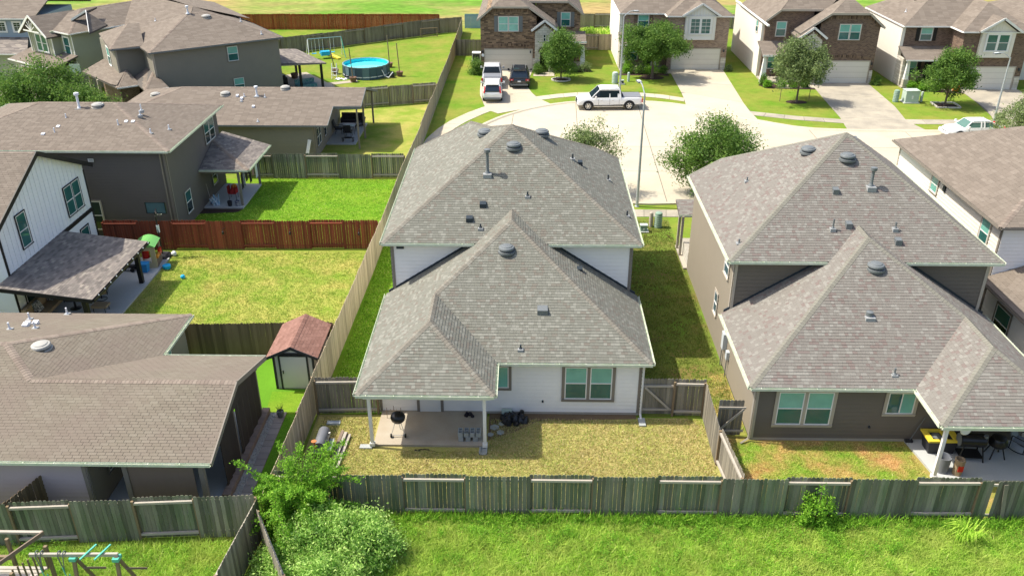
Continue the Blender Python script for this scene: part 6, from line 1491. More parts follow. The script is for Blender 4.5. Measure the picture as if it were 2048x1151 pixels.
# ---------------------------------------------------------------- vehicles
def loft(b, rings, m=0, caps=True):
    n = len(rings[0]); pts = [p for r_ in rings for p in r_]
    fs = [(k * n + i, k * n + (i + 1) % n, (k + 1) * n + (i + 1) % n, (k + 1) * n + i) for k in range(len(rings) - 1) for i in range(n)]
    if caps: fs += [tuple(range(n - 1, -1, -1)), tuple(range((len(rings) - 1) * n, len(rings) * n))]
    b.faces(pts, fs, m)
def car(kind, label, cat, loc, rz, paint, L, W, H, group=None, glass='auto_glass'):
    name = {'pickup': 'pickup_truck', 'suv': 'parked_car', 'sedan': 'parked_car'}[kind]
    t = thing(name, label, cat, loc, rz, group=group, local=True)
    h = W / 2; f = L / 2
    if kind == 'pickup':
        st_ = [(-f, .55, .95, h * .9), (-f + .06, .48, 1.12, h * .96), (-f + .5, .48, 1.16, h), (-.35, .45, 1.16, h), (.0, .42, 1.14, h), (f - 1.5, .42, 1.14, h), (f - 1.1, .45, 1.13, h * .99), (f - .35, .45, 1.05, h * .96), (f - .1, .42, .95, h * .9), (f, .5, .78, h * .82)]
        cab = [(-.98, 1.12, 1.25, .93, .93), (-.88, 1.12, H - .08, .92, .78), (-.74, 1.12, H, .92, .76), (.72, 1.12, H, .92, .76), (.95, 1.12, H - .06, .92, .78), (f - 1.25, 1.1, 1.16, .88, .86)]
        wx = (-f + 1.2, f - .98); wr = .41
    elif kind == 'suv':
        st_ = [(-f, .5, .85, h * .86), (-f + .06, .42, 1.02, h * .95), (-f + .4, .36, 1.10, h), (0, .34, 1.08, h), (f - 1.5, .34, 1.04, h), (f - 1.1, .34, 1.02, h), (f - .45, .36, .94, h * .95), (f - .12, .38, .8, h * .84), (f, .45, .66, h * .72)]
        cab = [(-f + .05, 1.04, 1.12, .88, .86), (-f + .42, 1.04, H - .06, .9, .70), (-f + .62, 1.04, H, .9, .68), (.35, 1.04, H, .9, .68), (.6, 1.04, H - .06, .9, .70), (f - 1.25, 1.0, 1.05, .86, .84)]
        wx = (-f + .95, f - .92); wr = .36
    else:
        st_ = [(-f, .45, .75, h * .82), (-f + .08, .38, .92, h * .93), (-f + .5, .3, .98, h), (0, .28, .95, h), (f - 1.4, .28, .92, h), (f - .5, .32, .82, h * .95), (f - .12, .34, .66, h * .82), (f, .4, .55, h * .7)]
        cab = [(-f + .5, .94, .98, .84, .82), (-f + 1.25, .94, H - .05, .88, .68), (-f + 1.5, .94, H, .88, .66), (.3, .94, H, .88, .66), (.5, .94, H - .05, .88, .68), (f - 1.35, .9, .93, .84, .82)]
        wx = (-f + .98, f - .92); wr = .33
    def ring(x, zb, zt, w):
        q = zt - zb
        half = [(w * .84, zb), (w * .97, zb + q * .1), (w, zb + q * .5), (w * .985, zb + q * .78), (w * .93, zt - q * .04), (w * .78, zt)]
        return [(x, y, z) for y, z in half] + [(x, -y, z) for y, z in half[::-1]]
    # resample stations for a rounder body
    S = []
    for a, b_ in zip(st_, st_[1:]):
        S.append(a); S.append(tuple((u + v) / 2 for u, v in zip(a, b_)))
    S.append(st_[-1])
    b = MB(); loft(b, [ring(*s) for s in S]); b.build('body', paint, t, smooth=True)
    # cabin glass
    def cring(x, zb, zt, wb, wt, k=1.0): return [(x, wb * h * k, zb), (x, wt * h * k, zt), (x, -wt * h * k, zt), (x, -wb * h * k, zb)]
    b = MB(); loft(b, [cring(*c, .985) for c in cab]); b.build('window', glass, t)
    # roof and pillars
    b = MB(); rr = [(c[0], c[2], c[4]) for c in cab[1:-1]]
    loft(b, [[(x, w * h, z - .05), (x, w * h * .98, z + .01), (x, w * h * .6, z + .035), (x, -w * h * .6, z + .035), (x, -w * h * .98, z + .01), (x, -w * h, z - .05)] for x, z, w in rr])
    b.build('roof', paint, t, smooth=True)
    P = MB()
    for s in (-1, 1):
        def pt(i, top): c = cab[i]; return Vector((c[0], s * h * (c[4] if top else c[3]) * 1.0, (c[2] if top else c[1])))
        P.bar(pt(0, 0), pt(1, 1), .11, .06); P.bar(pt(5, 0), pt(4, 1), .08, .06)
        xm = (cab[1][0] + cab[4][0]) / 2
        for xx, ww in ((xm, .09),) + (((cab[1][0] + .1, .2),) if kind == 'pickup' else ((cab[1][0] + .55, .1),)):
            P.bar((xx, s * h * .91, cab[1][1] - .02), (xx, s * h * .70, H - .02), ww, .05)
        P.bar(pt(1, 1) + Vector((0, 0, -.03)), pt(4, 1) + Vector((0, 0, -.03)), .06, .06)
        P.bar((cab[0][0], s * h * .915, cab[0][1] + .02), (cab[5][0], s * h * .89, cab[5][1] + .02), .05, .05)
    P.build('pillar', paint, t, kind='stuff')
    for x in wx:
        for s in (-1, 1):
            b = MB()
            n = 18; c = Vector((x, s * (h * .985), wr))
            arc = [(x + (wr + .09) * math.cos(a), s * (h + .004), wr + .03 + (wr + .07) * math.sin(a)) for a in [math.pi * i / n for i in range(n + 1)]]
            b.poly(arc if s < 0 else arc[::-1]); b.poly([(p[0], s * (h - .2), p[2]) for p in arc]); 
            b.build('wheel_arch', 'rubber', t, kind='stuff')
            wl = MB(); wl.lathe((x, s * (h - .22), wr), [(wr * .75, 0), (wr * .96, .01), (wr, .04), (wr, .19), (wr * .95, .23), (wr * .68, .235)], 22, axis=(0, s, 0)); wo = wl.build('wheel', 'rubber', t, smooth=True)
            rm_ = MB(); rm_.lathe((x, s * (h + .008), wr), [(wr * .66, 0), (wr * .64, .012), (wr * .5, .002)], 18, axis=(0, s, 0))
            rim = rm_.build('rim', 'vent_grey' if paint == 'paint_black' else 'metal_galv', wo)
            sp_ = MB()
            for k in range(6):
                a = k * math.pi / 3; sp_.bar((x, s * (h + .026), wr), (x + wr * .6 * math.cos(a), s * (h + .022), wr + wr * .6 * math.sin(a)), .07, .012, up=(0, 1, 0))
            sp_.lathe((x, s * (h + .02), wr), [(.07, 0), (.05, .02)], 10, axis=(0, s, 0)); sp_.build('spoke', 'chrome', wo, kind='stuff')
    for s in (-1, 1):
        if kind == 'pickup':
            b = MB(); b.box(-f - .012, -f + .06, s * h * .98 - .09, s * h * .98 + .07, .72, 1.08); b.build('tail_light', 'tail_red', t)
        elif kind == 'suv' and paint == 'paint_white':
            b = MB(); b.bar((-f - .01, s * h * .84, .95), (-f + .36, s * h * .74, H - .18), .13, .1); b.build('tail_light', 'tail_red', t)
        else:
            b = MB(); b.box(-f - .012, -f + .09, s * h * .8 - .2, s * h * .8 + .16, .82, .98); b.build('tail_light', 'tail_red', t)
            b = MB(); b.box(-f - .016, -f - .012, s * h * .8 - .12, s * h * .8 + .02, .86, .92); b.build('reversing_light', 'lens_clear', t)
        b = MB(); z = st_[-2][2]; b.box(f - .17, f - .03, s * h * .72 - .2, s * h * .72 + .15, z - .2, z - .04); b.build('headlight', 'lens_clear', t)
        b = MB(); mxx = cab[4][0] + .38; b.bar((mxx, s * h * .93, cab[1][1] + .05), (mxx, s * (h + .16), cab[1][1] + .12), .06, .05); b.box(mxx - .06, mxx + .08, min(s * (h + .08), s * (h + .26)), max(s * (h + .08), s * (h + .26)), cab[1][1] + .03, cab[1][1] + .22); b.build('mirror', paint, t)
        xm = (cab[1][0] + cab[4][0]) / 2
        for xx in (xm - .28, xm + .75):
            b = MB(); b.box(xx - .1, xx + .1, s * (h + .0) - .012, s * (h + .0) + .012, cab[1][1] - .24, cab[1][1] - .2); b.build('door_handle', 'chrome', t)
        for xx in (xm, xm + 1.02, cab[1][0] + .05):
            b = MB(); b.box(xx - .008, xx + .008, s * h - .004, s * h + .004, .5, cab[1][1] - .06); b.build('door_seam', 'rubber', t)
        b = MB(); b.box(wx[0] + wr + .15, wx[1] - wr - .15, min(s * (h - .1), s * (h + .06)), max(s * (h - .1), s * (h + .06)), .34, .40); b.build('running_board', 'chrome' if kind == 'pickup' else 'rubber', t)
    b = MB(); b.box(f - .09, f + .03, -h * .86, h * .86, .36, .56); b.build('front_bumper', 'chrome' if kind == 'pickup' else paint, t)
    b = MB(); b.box(f - .06, f + .015, -h * .45, h * .45, .58, st_[-2][2] - .06); b.build('grille', 'rubber', t)
    b = MB(); b.box(-f - .05, -f + .1, -h * .88, h * .88, .36, .52); b.build('rear_bumper', 'vent_grey' if kind != 'sedan' else paint, t)
    b = MB(); b.box(-f - .02, -f + .02, -.16, .16, .7 if kind == 'suv' else .56, .82 if kind == 'suv' else .66); b.build('number_plate', 'plastic_white', t)
    if kind == 'pickup':
        b = MB(); b.box(-f + .09, -1.02, -h * .84, h * .84, 1.14, 1.19); b.build('bed_cover', 'tonneau', t)
        b = MB(); b.box(-f - .02, -f + .01, -.13, .13, .93, 1.0); b.build('tailgate_handle', 'rubber', t)
    if kind == 'suv':
        b = MB(); b.box(-f + .3, -f + .6, -h * .62, h * .62, H - .02, H + .03); b.build('spoiler', paint, t)
        if paint == 'paint_black':
            b = MB(); b.box(-.9, .3, -h * .5, h * .5, H + .036, H + .045); b.build('sunroof', 'auto_glass', t)
            for s in (-1, 1):
                b = MB(); b.bar((-1.4, s * h * .62, H + .07), (.5, s * h * .62, H + .07), .04, .05); b.build('roof_rail', 'vent_grey', t)
    return t
car('pickup', 'silver white pickup with red tail lights nosed up to the garage door', 'pickup truck', (-3.55, 87.9, .03), R(91), 'paint_silver', 5.4, 1.95, 1.86)
car('suv', 'white crossover parked behind the silver pickup, hatch towards the street', 'car', (-3.3, 82.3, .03), R(91.5), 'paint_white', 4.5, 1.84, 1.66)
car('suv', 'black sport utility vehicle parked beside the silver pickup', 'car', (-.75, 87.6, .03), R(89.5), 'paint_black', 4.75, 1.98, 1.76)
pk = car('pickup', 'white crew cab pickup parked along the far kerb with grey bed cover', 'pickup truck', (7.55, 78.85, .012), R(183), 'paint_white', 5.95, 2.0, 1.92)
b = MB(); b.path([(-2.95, -.3, .55), (-3.35, -.3, .55), (-3.35, .3, .55), (-2.95, .3, .55)], .03, 5); b.path([(-3.35, 0, .55), (-3.35, 0, 1.05)], .03, 5); b.build('hitch_rack', 'rubber', pk)
b = MB(); b.box(-1.16, -1.03, -.8, .8, 1.16, 1.42); b.build('bed_box', 'rubber', pk)
car('sedan', 'white sedan at the far right kerb, front end to the left', 'car', (37.1, 70.6, .012), R(184), 'paint_white', 4.75, 1.84, 1.45, glass='auto_glass_green')

# ---------------------------------------------------------------- street lamps
def lamp(label, x, y, h, arm, m='metal_galv'):
    t = thing('street_lamp', label, 'street lamp', (x, y, 0), group='street lamps')
    b = MB(); b.lathe((x, y, 0), [(.16, 0), (.16, .05), (.11, .08), (.10, .5), (.055, h)], 10); b.build('pole', m, t, smooth=True)
    dx, dy = arm; L = math.hypot(dx, dy)
    b = MB(); pts = [(x, y, h - .1)] + [(x + dx * q, y + dy * q, h - .1 + .55 * math.sin(q * 1.9)) for q in (.15, .35, .6, .85, 1.0)]; b.path(pts, .035, 6); b.build('arm', m, t)
    e = Vector(pts[-1]); u = Vector((dx / L, dy / L, 0)); b = MB(); b.bar(e - u * .1, e + u * .5, .26, .09); lo = b.build('lamp_head', 'vent_grey', t)
    b = MB(); b.bar(e + u * .02 + Vector((0, 0, .046)), e + u * .42 + Vector((0, 0, .046)), .2, .03); b.bar(e + u * .02 - Vector((0, 0, .055)), e + u * .42 - Vector((0, 0, .055)), .18, .03); b.build('lens', 'lens_clear', lo)
    return t
lamp('tall grey street lamp beside the big tree between the near houses', 7.5, 54.5, 7.7, (-.2, 1.2))
lamp('street lamp with curved arm behind the white sedan', 40.3, 73.4, 5.9, (-1.2, -.3))
t = lamp('street lamp on the far verge left of the wide oak', 9.15, 84.7, 7.2, (.9, .1))

# ---------------------------------------------------------------- utility boxes
def pedestal(label, x, y, h=1.0, m='util_green', r=.2, ribs=True):
    t = thing('utility_pedestal', label, 'utility box', (x, y, 0), local=True)
    b = MB(); b.lathe((0, 0, 0), [(r, 0), (r, h * .86), (r * .92, h * .95), (r * .5, h)], 12); b.build('body', m, t, smooth=True)
    if ribs:
        b = MB()
        for i in range(6): b.lathe((0, 0, .12 + i * h * .13), [(r * 1.04, 0), (r * 1.04, .03)], 12)
        b.build('rib', 'util_pale', t, kind='stuff')
def cabinet(label, x, y, w, d, h, m='util_green', cat='utility box'):
    t = thing('utility_cabinet', label, cat, (x, y, 0), local=True)
    b = MB(); b.box(-w / 2 - .1, w / 2 + .1, -d / 2 - .1, d / 2 + .1, 0, .08); b.build('pad', 'concrete_grey', t)
    b = MB(); b.hexa([(-w / 2, -d / 2, .08), (w / 2, -d / 2, .08), (w / 2, d / 2, .08), (-w / 2, d / 2, .08), (-w / 2, -d / 2 + .06, h - .04), (w / 2, -d / 2 + .06, h - .04), (w / 2, d / 2, h), (-w / 2, d / 2, h)]); b.build('body', m, t)
    b = MB(); b.box(-w / 2 - .03, w / 2 + .03, -d / 2 + .02, d / 2 + .03, h - .04, h + .03); b.build('lid', 'util_pale', t)
    b = MB(); b.box(-w * .06, w * .06, -d / 2 - .01, -d / 2 + .03, h * .35, h * .62); b.build('plate', 'plastic_white', t)
pedestal('ribbed green cable pedestal left of the far verge street lamp', 8.95, 87.9, 1.15, 'util_pale', .3)
pedestal('slim grey pedestal right of the far verge street lamp', 10.4, 88.6, .95, 'util_pale', .13, False)
cabinet('small dark box at the foot of the far verge street lamp', 9.6, 87.5, .4, .3, .4, 'shed_dark')
pedestal('ribbed pale green pedestal left of the transformer', 34.9, 81.3, 1.15, 'util_green', .26)
cabinet('pale green transformer cabinet on the lawn at the right', 36.2, 81.2, 1.25, 1.0, 1.15, 'util_pale', 'transformer')
pedestal('slim pedestal right of the transformer', 37.35, 81.4, .95, 'util_pale', .13, False)
pedestal('ribbed green pedestal beside the wall between the near houses', 8.45, 51.0, 1.05, 'util_green', .24)
pedestal('slim cream pedestal between the near houses', 8.0, 51.1, 1.0, 'trim_beige', .13, False)
cabinet('small grey green ground box between the near houses', 7.45, 50.3, .42, .35, .45, 'util_green')
t = thing('ac_unit', 'white framed air conditioner condenser left of the dark brick house', 'air conditioner', (-5.65, 97.2, 0), local=True)
b = MB(); b.box(-.55, .55, -.5, .5, 0, .1); b.build('pad', 'concrete_grey', t)
b = MB(); b.box(-.42, .42, -.42, .42, .12, .95); b.build('coil', 'plastic_dark', t)
for x, y in ((-.43, -.43), (.43, -.43), (.43, .43), (-.43, .43)):
    b = MB(); b.box(x - .04, x + .04, y - .04, y + .04, .1, 1.0); b.build('corner_post', 'plastic_white', t)
b = MB(); b.box(-.47, .47, -.47, .47, .96, 1.06); b.lathe((0, 0, 1.06), [(.36, 0), (.34, .02)], 16); b.build('lid', 'plastic_white', t)
t = thing('address_plaque', 'pale oval plaque on the brick beside the garage', 'sign', (-4.72, 93.17, 1.6))
b = MB(); b.lathe((-4.72, 93.17, 1.6), [(.17, 0), (.15, .03)], 12, axis=(0, -1, 0)); b.build('plate', 'plastic_white', t)

# ---------------------------------------------------------------- things round the pale house
t = thing('kettle_grill', 'black round kettle grill on the sunny end of the pale patio', 'grill', (-5.2, 28.95, .1), local=True)
b = MB(); b.lathe((0, 0, .62), [(.05, 0), (.2, .03), (.28, .12), (.30, .22), (.305, .24)], 22); b.build('bowl', 'metal_black', t, smooth=True)
b = MB(); b.lathe((0, 0, .86), [(.31, 0), (.30, .05), (.26, .14), (.17, .2), (.05, .225)], 22); ld = b.build('lid', 'metal_black', t, smooth=True)
b = MB(); b.path([(-.08, 0, 1.08), (-.07, 0, 1.14), (.07, 0, 1.14), (.08, 0, 1.08)], .013, 6); b.build('handle', 'rubber', ld)
for k, an in enumerate((90, 215, 325)):
    c, s = math.cos(R(an)), math.sin(R(an)); b = MB(); b.tube((c * .14, s * .14, .66), (c * .36, s * .36, .06 if k else .0), .013, .013, 6); b.build('leg', 'metal_galv', t)
    if k:
        b = MB(); b.lathe((c * .36 - .03, s * .36, .08), [(.08, 0), (.085, .02), (.08, .06)], 12, axis=(1, 0, 0)); b.build('wheel', 'rubber', t)
b = MB(); b.tube((math.cos(R(215)) * .34, math.sin(R(215)) * .34, .1), (math.cos(R(325)) * .34, math.sin(R(325)) * .34, .1), .01, .01, 5); b.build('axle', 'metal_galv', t)
t = thing('wire_shelf', 'small wire stand with hooks behind the kettle grill', 'wire stand', (-5.55, 30.05, .1), local=True)
b = MB()
for a, c in (((-.35, 0, .4), (.35, 0, .4)), ((-.3, 0, 0), (-.3, 0, .55)), ((.3, 0, 0), (.3, 0, .55)), ((-.15, .1, .4), (-.15, -.15, .5)), ((.1, .1, .4), (.12, -.15, .48)), ((0, 0, .4), (0, 0, .65))): b.tube(a, c, .012, .012, 5)
b.build('frame', 'rail_brown', t)
def block(x, y, z, i):
    tt = thing('cinder_block', ['cinder block in the front row, leftmost', 'cinder block in the front row, second', 'cinder block in the front row, third', 'cinder block in the front row beside the post', 'cinder block in the lower row at the left', 'cinder block in the lower row, middle', 'cinder block in the lower row by the post'][i] + ' of the stack on the patio', 'cinder block', (x, y, z), local=True, group='cinder blocks stacked on the patio')
    b = MB(); w, d, h, k = .2, .39, .2, .03
    b.box(-w / 2, -w / 2 + k, -d / 2, d / 2, 0, h); b.box(w / 2 - k, w / 2, -d / 2, d / 2, 0, h)
    for yy in (-d / 2, -k / 2, d / 2 - k): b.box(-w / 2 + k, w / 2 - k, yy, yy + k, 0, h)
    b.box(-w / 2 + k, w / 2 - k, -d / 2 + k, d / 2 - k, 0, .02, 1)
    b.build('block', ['cinder', 'cinder_blue'], tt)
for i in range(4): block(-2.62 + i * .245, 28.72, .30, i)
for i in range(3): block(-2.6 + i * .3, 28.7, .1, 4 + i)
t = thing('rag_heap', 'crumpled dark green jacket on the patio against the wall', 'crumpled jacket', (-2.35, 30.35, .1), local=True)
def heap(b, r_, h, seed, n=14, m=0):
    rr = random.Random(seed)
    for k in range(n):
        a = rr.uniform(0, 6.28); q = rr.uniform(0, r_); s = rr.uniform(.3, .6) * r_
        b.lathe((q * math.cos(a) * 1.3, q * math.sin(a), -.02), [(s, 0), (s * .9, h * .4 * rr.uniform(.6, 1.2)), (s * .5, h * .8 * rr.uniform(.6, 1.2)), (.02, h * rr.uniform(.8, 1.1))], 7, axis=(rr.gauss(0, .25), rr.gauss(0, .25), 1), m=m)
b = MB(); heap(b, .16, .14, 3, 8); b.build('cloth', 'cloth_dark', t, smooth=True)
t = thing('rubbish_bags', 'heap of black plastic bags lying against the pale rear wall', 'rubbish bags', (-.45, 30.15, 0), local=True)
b = MB(); heap(b, .42, .34, 5, 22); b.build('bag', 'tarp', t, smooth=True)
t = thing('flat_box', 'pale flat box lying behind the black bags', 'box', (-.75, 30.45, 0), local=True); b = MB(); b.box(-.22, .22, -.08, .08, .0, .33); b.build('box', 'util_pale', t)
for i, (x, y, r_) in enumerate(((-1.25, 29.6, .22), (-1.0, 29.25, .18), (-1.4, 29.1, .15), (-.95, 29.85, .16))):
    b = MB(); b.lathe((x, y, 0), [(r_, 0), (r_ * .95, .03), (r_ * .8, .04)], 6); tag(b.build('flagstone', 'cinder'), ['largest broken flagstone beside the porch slab', 'middle broken flagstone in the porch shadow', 'small flagstone nearest the right porch post', 'flat stone nearest the rear wall'][i], 'flagstone', 'loose flagstones beside the porch')
t = thing('soil_patch', 'bare soil strip along the pale rear wall', 'soil', (2, 30.3, 0)); b = MB(); b.poly([(-1.5, 28.7, .014), (-.4, 29.3, .014), (.6, 30.1, .014), (4.8, 30.3, .014), (4.8, 30.62, .014), (-1.5, 30.62, .014)]); b.build('soil', 'soil', t); t['kind'] = 'structure'
t = thing('toy_rope', 'small black tangle lying in front of the patio edge', 'tangled cord', (-4.1, 28.05, 0), local=True)
b = MB(); rr = random.Random(4); p = Vector((-.3, 0, .03))
for k in range(16): q = p + Vector((rr.uniform(-.06, .12), rr.uniform(-.06, .06), 0)); q.y = max(-.08, min(.1, q.y)); b.tube(p, q, .018, .018, 5); p = q
b.build('cord', 'rubber', t)
# offset smoker with firewood rack at the left fence
t = thing('offset_smoker', 'grey barrel smoker with side table by the left fence', 'smoker', (-8.1, 27.75, 0), local=True); t.scale = (.85, .8, .85)
b = MB(); b.lathe((0, -.7, .85), [(.1, 0), (.27, .02), (.28, .05), (.28, 1.35), (.27, 1.38), (.1, 1.4)], 20, axis=(0, 1, 0)); b.build('barrel', 'smoker_grey', t, smooth=True)
b = MB(); b.box(-.22, .22, -1.15, -.72, .45, .85); b.build('firebox', 'metal_black', t)
b = MB(); b.tube((-.1, -.85, .85), (-.14, -.9, 1.35), .05, .05, 8); b.lathe((-.14, -.9, 1.35), [(.13, 0), (.13, .03)], 10, m=0); b.build('chimney', 'fender_orange', t)
for x in (-.2, .2):
    for y in (-.6, .6): b = MB(); b.bar((x, y, 0), (x, y, .7), .04); b.build('leg', 'metal_black', t)
b = MB(); b.box(.3, .52, -.7, .35, .62, .65); b.build('side_shelf', 'cinder', t)
b = MB(); b.path([(.27, -.3, 1.0), (.36, -.3, 1.02), (.36, .3, 1.02), (.27, .3, 1.0)], .015, 5); b.build('handle', 'chrome', t)
t = thing('lumber_stack', 'long dark stack of boards on the ground beside the smoker', 'stack of boards', (-7.35, 27.8, 0), R(-3), local=True)
for i in range(5):
    b = MB(); b.box(-.32 + (i % 3) * .15, -.2 + (i % 3) * .15, -1.25, 1.1 + .1 * (i % 2), .04 + .1 * (i // 3), .13 + .1 * (i // 3)); b.build('board', 'screen_brown' if i % 2 else 'rail_light', t)
t = thing('plastic_tray', 'grey rectangular tray on the ground in the fence corner', 'tray', (-8.1, 29.75, 0), local=True); b = MB(); b.box(-.28, .28, -.1, .1, 0, .05); b.box(-.28, .28, -.1, -.08, .05, .1); b.box(-.28, .28, .08, .1, .05, .1); b.build('tray', 'util_grey', t)
# garden shed
t = thing('garden_shed', 'small grey shed with reddish shingle roof behind the left fence', 'shed', (-10.2, 33.7, 0))
x0, x1, y0, y1 = -11.2, -9.35, 32.35, 35.0; xm = -10.28; ze_, zr_ = 1.85, 2.3
b = MB(); b.fprism(F(x0, y0, 1, 0), [(0, 0), (x1 - x0, 0), (x1 - x0, ze_ - .04), (xm - x0, zr_ - .06), (0, ze_ - .04)], -(y1 - y0), 0); w = b.build('wall', 'shed_grey', t)
zs = lambda x, y: zr_ - .47 * abs(x - xm)
roof(t, [RP([(x0 - .22, y0 - .2), (xm, y0 - .2), (xm, y1 + .15), (x0 - .22, y1 + .15)], zs), RP([(xm, y0 - .2), (x1 + .22, y0 - .2), (x1 + .22, y1 + .15), (xm, y1 + .15)], zs)], 'shingle_red', 'shingle_red', [((xm, y0 - .2, zr_), (xm, y1 + .15, zr_), (-.43, 0, .9), (.43, 0, .9))], (), detail='join', thick=.07, seed=77, ex=.14, tab=.3)
fs = F(x0, y0, 1, 0)
rake(t, (x0 - .22, y0 - .21, zs(x0 - .22, 0) - .06), (xm, y0 - .21, zr_ - .06), 'shed_dark', .03, .12); rake(t, (x1 + .22, y0 - .21, zs(x0 - .22, 0) - .06), (xm, y0 - .21, zr_ - .06), 'shed_dark', .03, .12)
b = MB(); b.fb(fs, .34, 1.5, .01, .04, .08, 1.72); d = b.build('door', 'shed_grey', t)
b = MB(); b.fb(fs, .26, .34, .01, .06, 0, 1.8); b.fb(fs, 1.5, 1.58, .01, .06, 0, 1.8); b.fb(fs, .34, 1.5, .01, .06, 1.72, 1.8); b.build('door_frame', 'shed_dark', d)
b = MB(); b.fb(fs, .40, .44, .04, .08, .85, 1.0); b.build('handle', 'metal_black', d)
for a in (0, 1.75): b = MB(); b.fb(fs, a, a + .1, .01, .05, 0, 1.82); b.build('corner_board', 'shed_dark', t)
b = MB(); b.fb(fs, .82, 1.04, .01, .03, 1.95, 2.0); b.fb(fs, .88, .98, .01, .03, 2.02, 2.1); b.build('emblem', 'print_white', t)
b = MB(); b.fb(fs, 0, 1.85, .01, .04, 1.82, 1.9); b.build('lintel', 'shed_dark', t)
# ---------------------------------------------------------------- wooden play set and swing beam, lower left
t = thing('wooden_play_set', 'weathered wooden play tower and swing beam at the lower left corner', 'play set', (-15.5, 19.8, 0))
def tb(name, pts, m, w=.09, h=None):
    b = MB(); b.bar(pts[0], pts[1], w, h); return b.build(name, m, t)
tb('swing_beam', [(-15.35, 19.72, 2.3), (-12.6, 19.78, 2.3)], 'rail_light', .08, .11)
for x in (-14.0, -12.65):
    tb('leg', [(x, 19.75, 2.25), (x + .1, 19.2, 0)], 'rail_brown', .1); tb('leg', [(x, 19.75, 2.25), (x + .25, 20.5, 0)], 'rail_brown', .09); tb('brace', [(x + .12, 19.9, 1.6), (x + .35, 20.6, .9)], 'screen_brown', .06)
    b = MB(); b.box(x - .1, x + .1, 19.62, 19.88, 2.12, 2.24); b.build('bracket', 'plastic_teal', t)
for x in (-13.5, -13.05):
    b = MB(); b.bar((x - .12, 19.45, 2.4), (x + .1, 20.1, 2.4), .05, .04); b.build('climbing_bar', 'plastic_teal', t)
for x in (-15.05, -14.35):
    b = MB()
    for q in (-.08, .08):
        for k in range(6): a0_ = math.pi * k / 6; a1_ = math.pi * (k + 1) / 6; b.tube((x + q, 19.75 + .1 * math.cos(a0_), 2.3 + .12 * math.sin(a0_)), (x + q, 19.75 + .1 * math.cos(a1_), 2.3 + .12 * math.sin(a1_)), .02, .02, 5)
        b.tube((x + q, 19.65, 2.3), (x + .03, 19.6, 1.75), .018, .018, 5)
    b.build('coiled_chain', 'vent_grey', t, kind='stuff')
    b = MB(); b.path([(x, 19.6, 1.9), (x + .1, 19.55, 1.35), (x + .2, 19.6, 1.0), (x + .14, 19.62, 1.6)], .018, 5); b.build('green_rope', 'plastic_teal', t)
tb('roof_rail', [(-16.35, 19.35, 2.1), (-15.55, 20.9, 2.1)], 'screen_brown', .05, .14)
for k in range(7): tb('slat', [(-15.75 + k * .085, 19.35 + k * .14, 1.25), (-15.8 + k * .085, 19.4 + k * .14, 2.0)], 'rail_brown', .06, .025)
for k in range(8): tb('deck_board', [(-17.2, 19.2 + k * .15, 1.2), (-15.8 + k * .07, 19.2 + k * .15, 1.2)], 'rail_light', .12, .03)
tb('post', [(-15.75, 19.25, 0), (-15.75, 19.25, 2.0)], 'rail_brown', .1); tb('post', [(-15.2, 20.3, 0), (-15.2, 20.3, 2.1)], 'rail_brown', .1); tb('post', [(-16.6, 20.6, 0), (-16.6, 20.6, 2.1)], 'rail_brown', .1)
tb('top_rail', [(-17.4, 20.9, 2.1), (-15.6, 20.9, 2.1)], 'rail_light', .1, .08); tb('side_rail', [(-17.4, 20.0, 1.9), (-16.2, 20.0, 1.9)], 'rail_brown', .1, .12)

# ---------------------------------------------------------------- patio of the white house
def chairF(t, x, y, z, rz, cm, fm, w=.6, swivel=False, name=''):
    mt = Matrix.Translation((x, y, z)) @ Matrix.Rotation(rz, 4, 'Z')
    def g_(p): return tuple(mt @ Vector(p))
    def bx(nm, a, m):
        b = MB(); x0_, x1_, y0_, y1_, z0_, z1_ = a; b.hexa([g_(p) for p in ((x0_, y0_, z0_), (x1_, y0_, z0_), (x1_, y1_, z0_), (x0_, y1_, z0_), (x0_, y0_, z1_), (x1_, y0_, z1_), (x1_, y1_, z1_), (x0_, y1_, z1_))]); b.build(nm, m, t)
    h = w / 2
    bx('seat_cushion', (-h, h, -.3, .3, .4, .52), cm)
    b = MB(); b.hexa([g_(p) for p in ((-h, .26, .5), (h, .26, .5), (h, .36, .5), (-h, .36, .5), (-h, .42, 1.1), (h, .42, 1.1), (h, .52, 1.1), (-h, .52, 1.1))]); b.build('back_cushion', cm, t)
    for s in (-1, 1):
        b = MB(); b.path([g_(p) for p in ((s * (h + .04), -.3, .62), (s * (h + .04), .3, .64), (s * (h + .04), .5, 1.12))], .02, 6); b.path([g_(p) for p in ((s * (h + .04), -.28, .62), (s * (h + .04), -.24, .38), (s * (h + .04), .3, .38), (s * (h + .04), .3, .64))], .02, 6); b.build('arm_frame', fm, t)
    if swivel:
        b = MB(); n = 16; b.path([g_((.27 * math.cos(6.283 * i / n), .27 * math.sin(6.283 * i / n), .03)) for i in range(n + 1)], .02, 5); b.tube(g_((0, 0, .03)), g_((0, 0, .4)), .03, .03, 6); b.build('swivel_base', fm, t)
    else:
        for s in (-1, 1):
            for yy in (-.26, .28): b = MB(); b.tube(g_((s * h, yy, 0)), g_((s * h, yy, .4)), .018, .018, 6); b.build('leg', fm, t)
t = thing('swivel_chair', 'tan cushioned swivel chair under the patio roof of the white house', 'patio chair', (-22.6, 40.4, .1)); chairF(t, -22.75, 40.5, .1, R(-160), 'cushion_tan', 'metal_black', .62, True)
t = thing('footstool', 'tan cushioned footstool near the low roof', 'footstool', (-22.2, 39.2, .1)); b = MB(); b.box(-22.6, -21.8, 38.95, 39.5, .38, .5); b.build('cushion', 'cushion_tan', t)
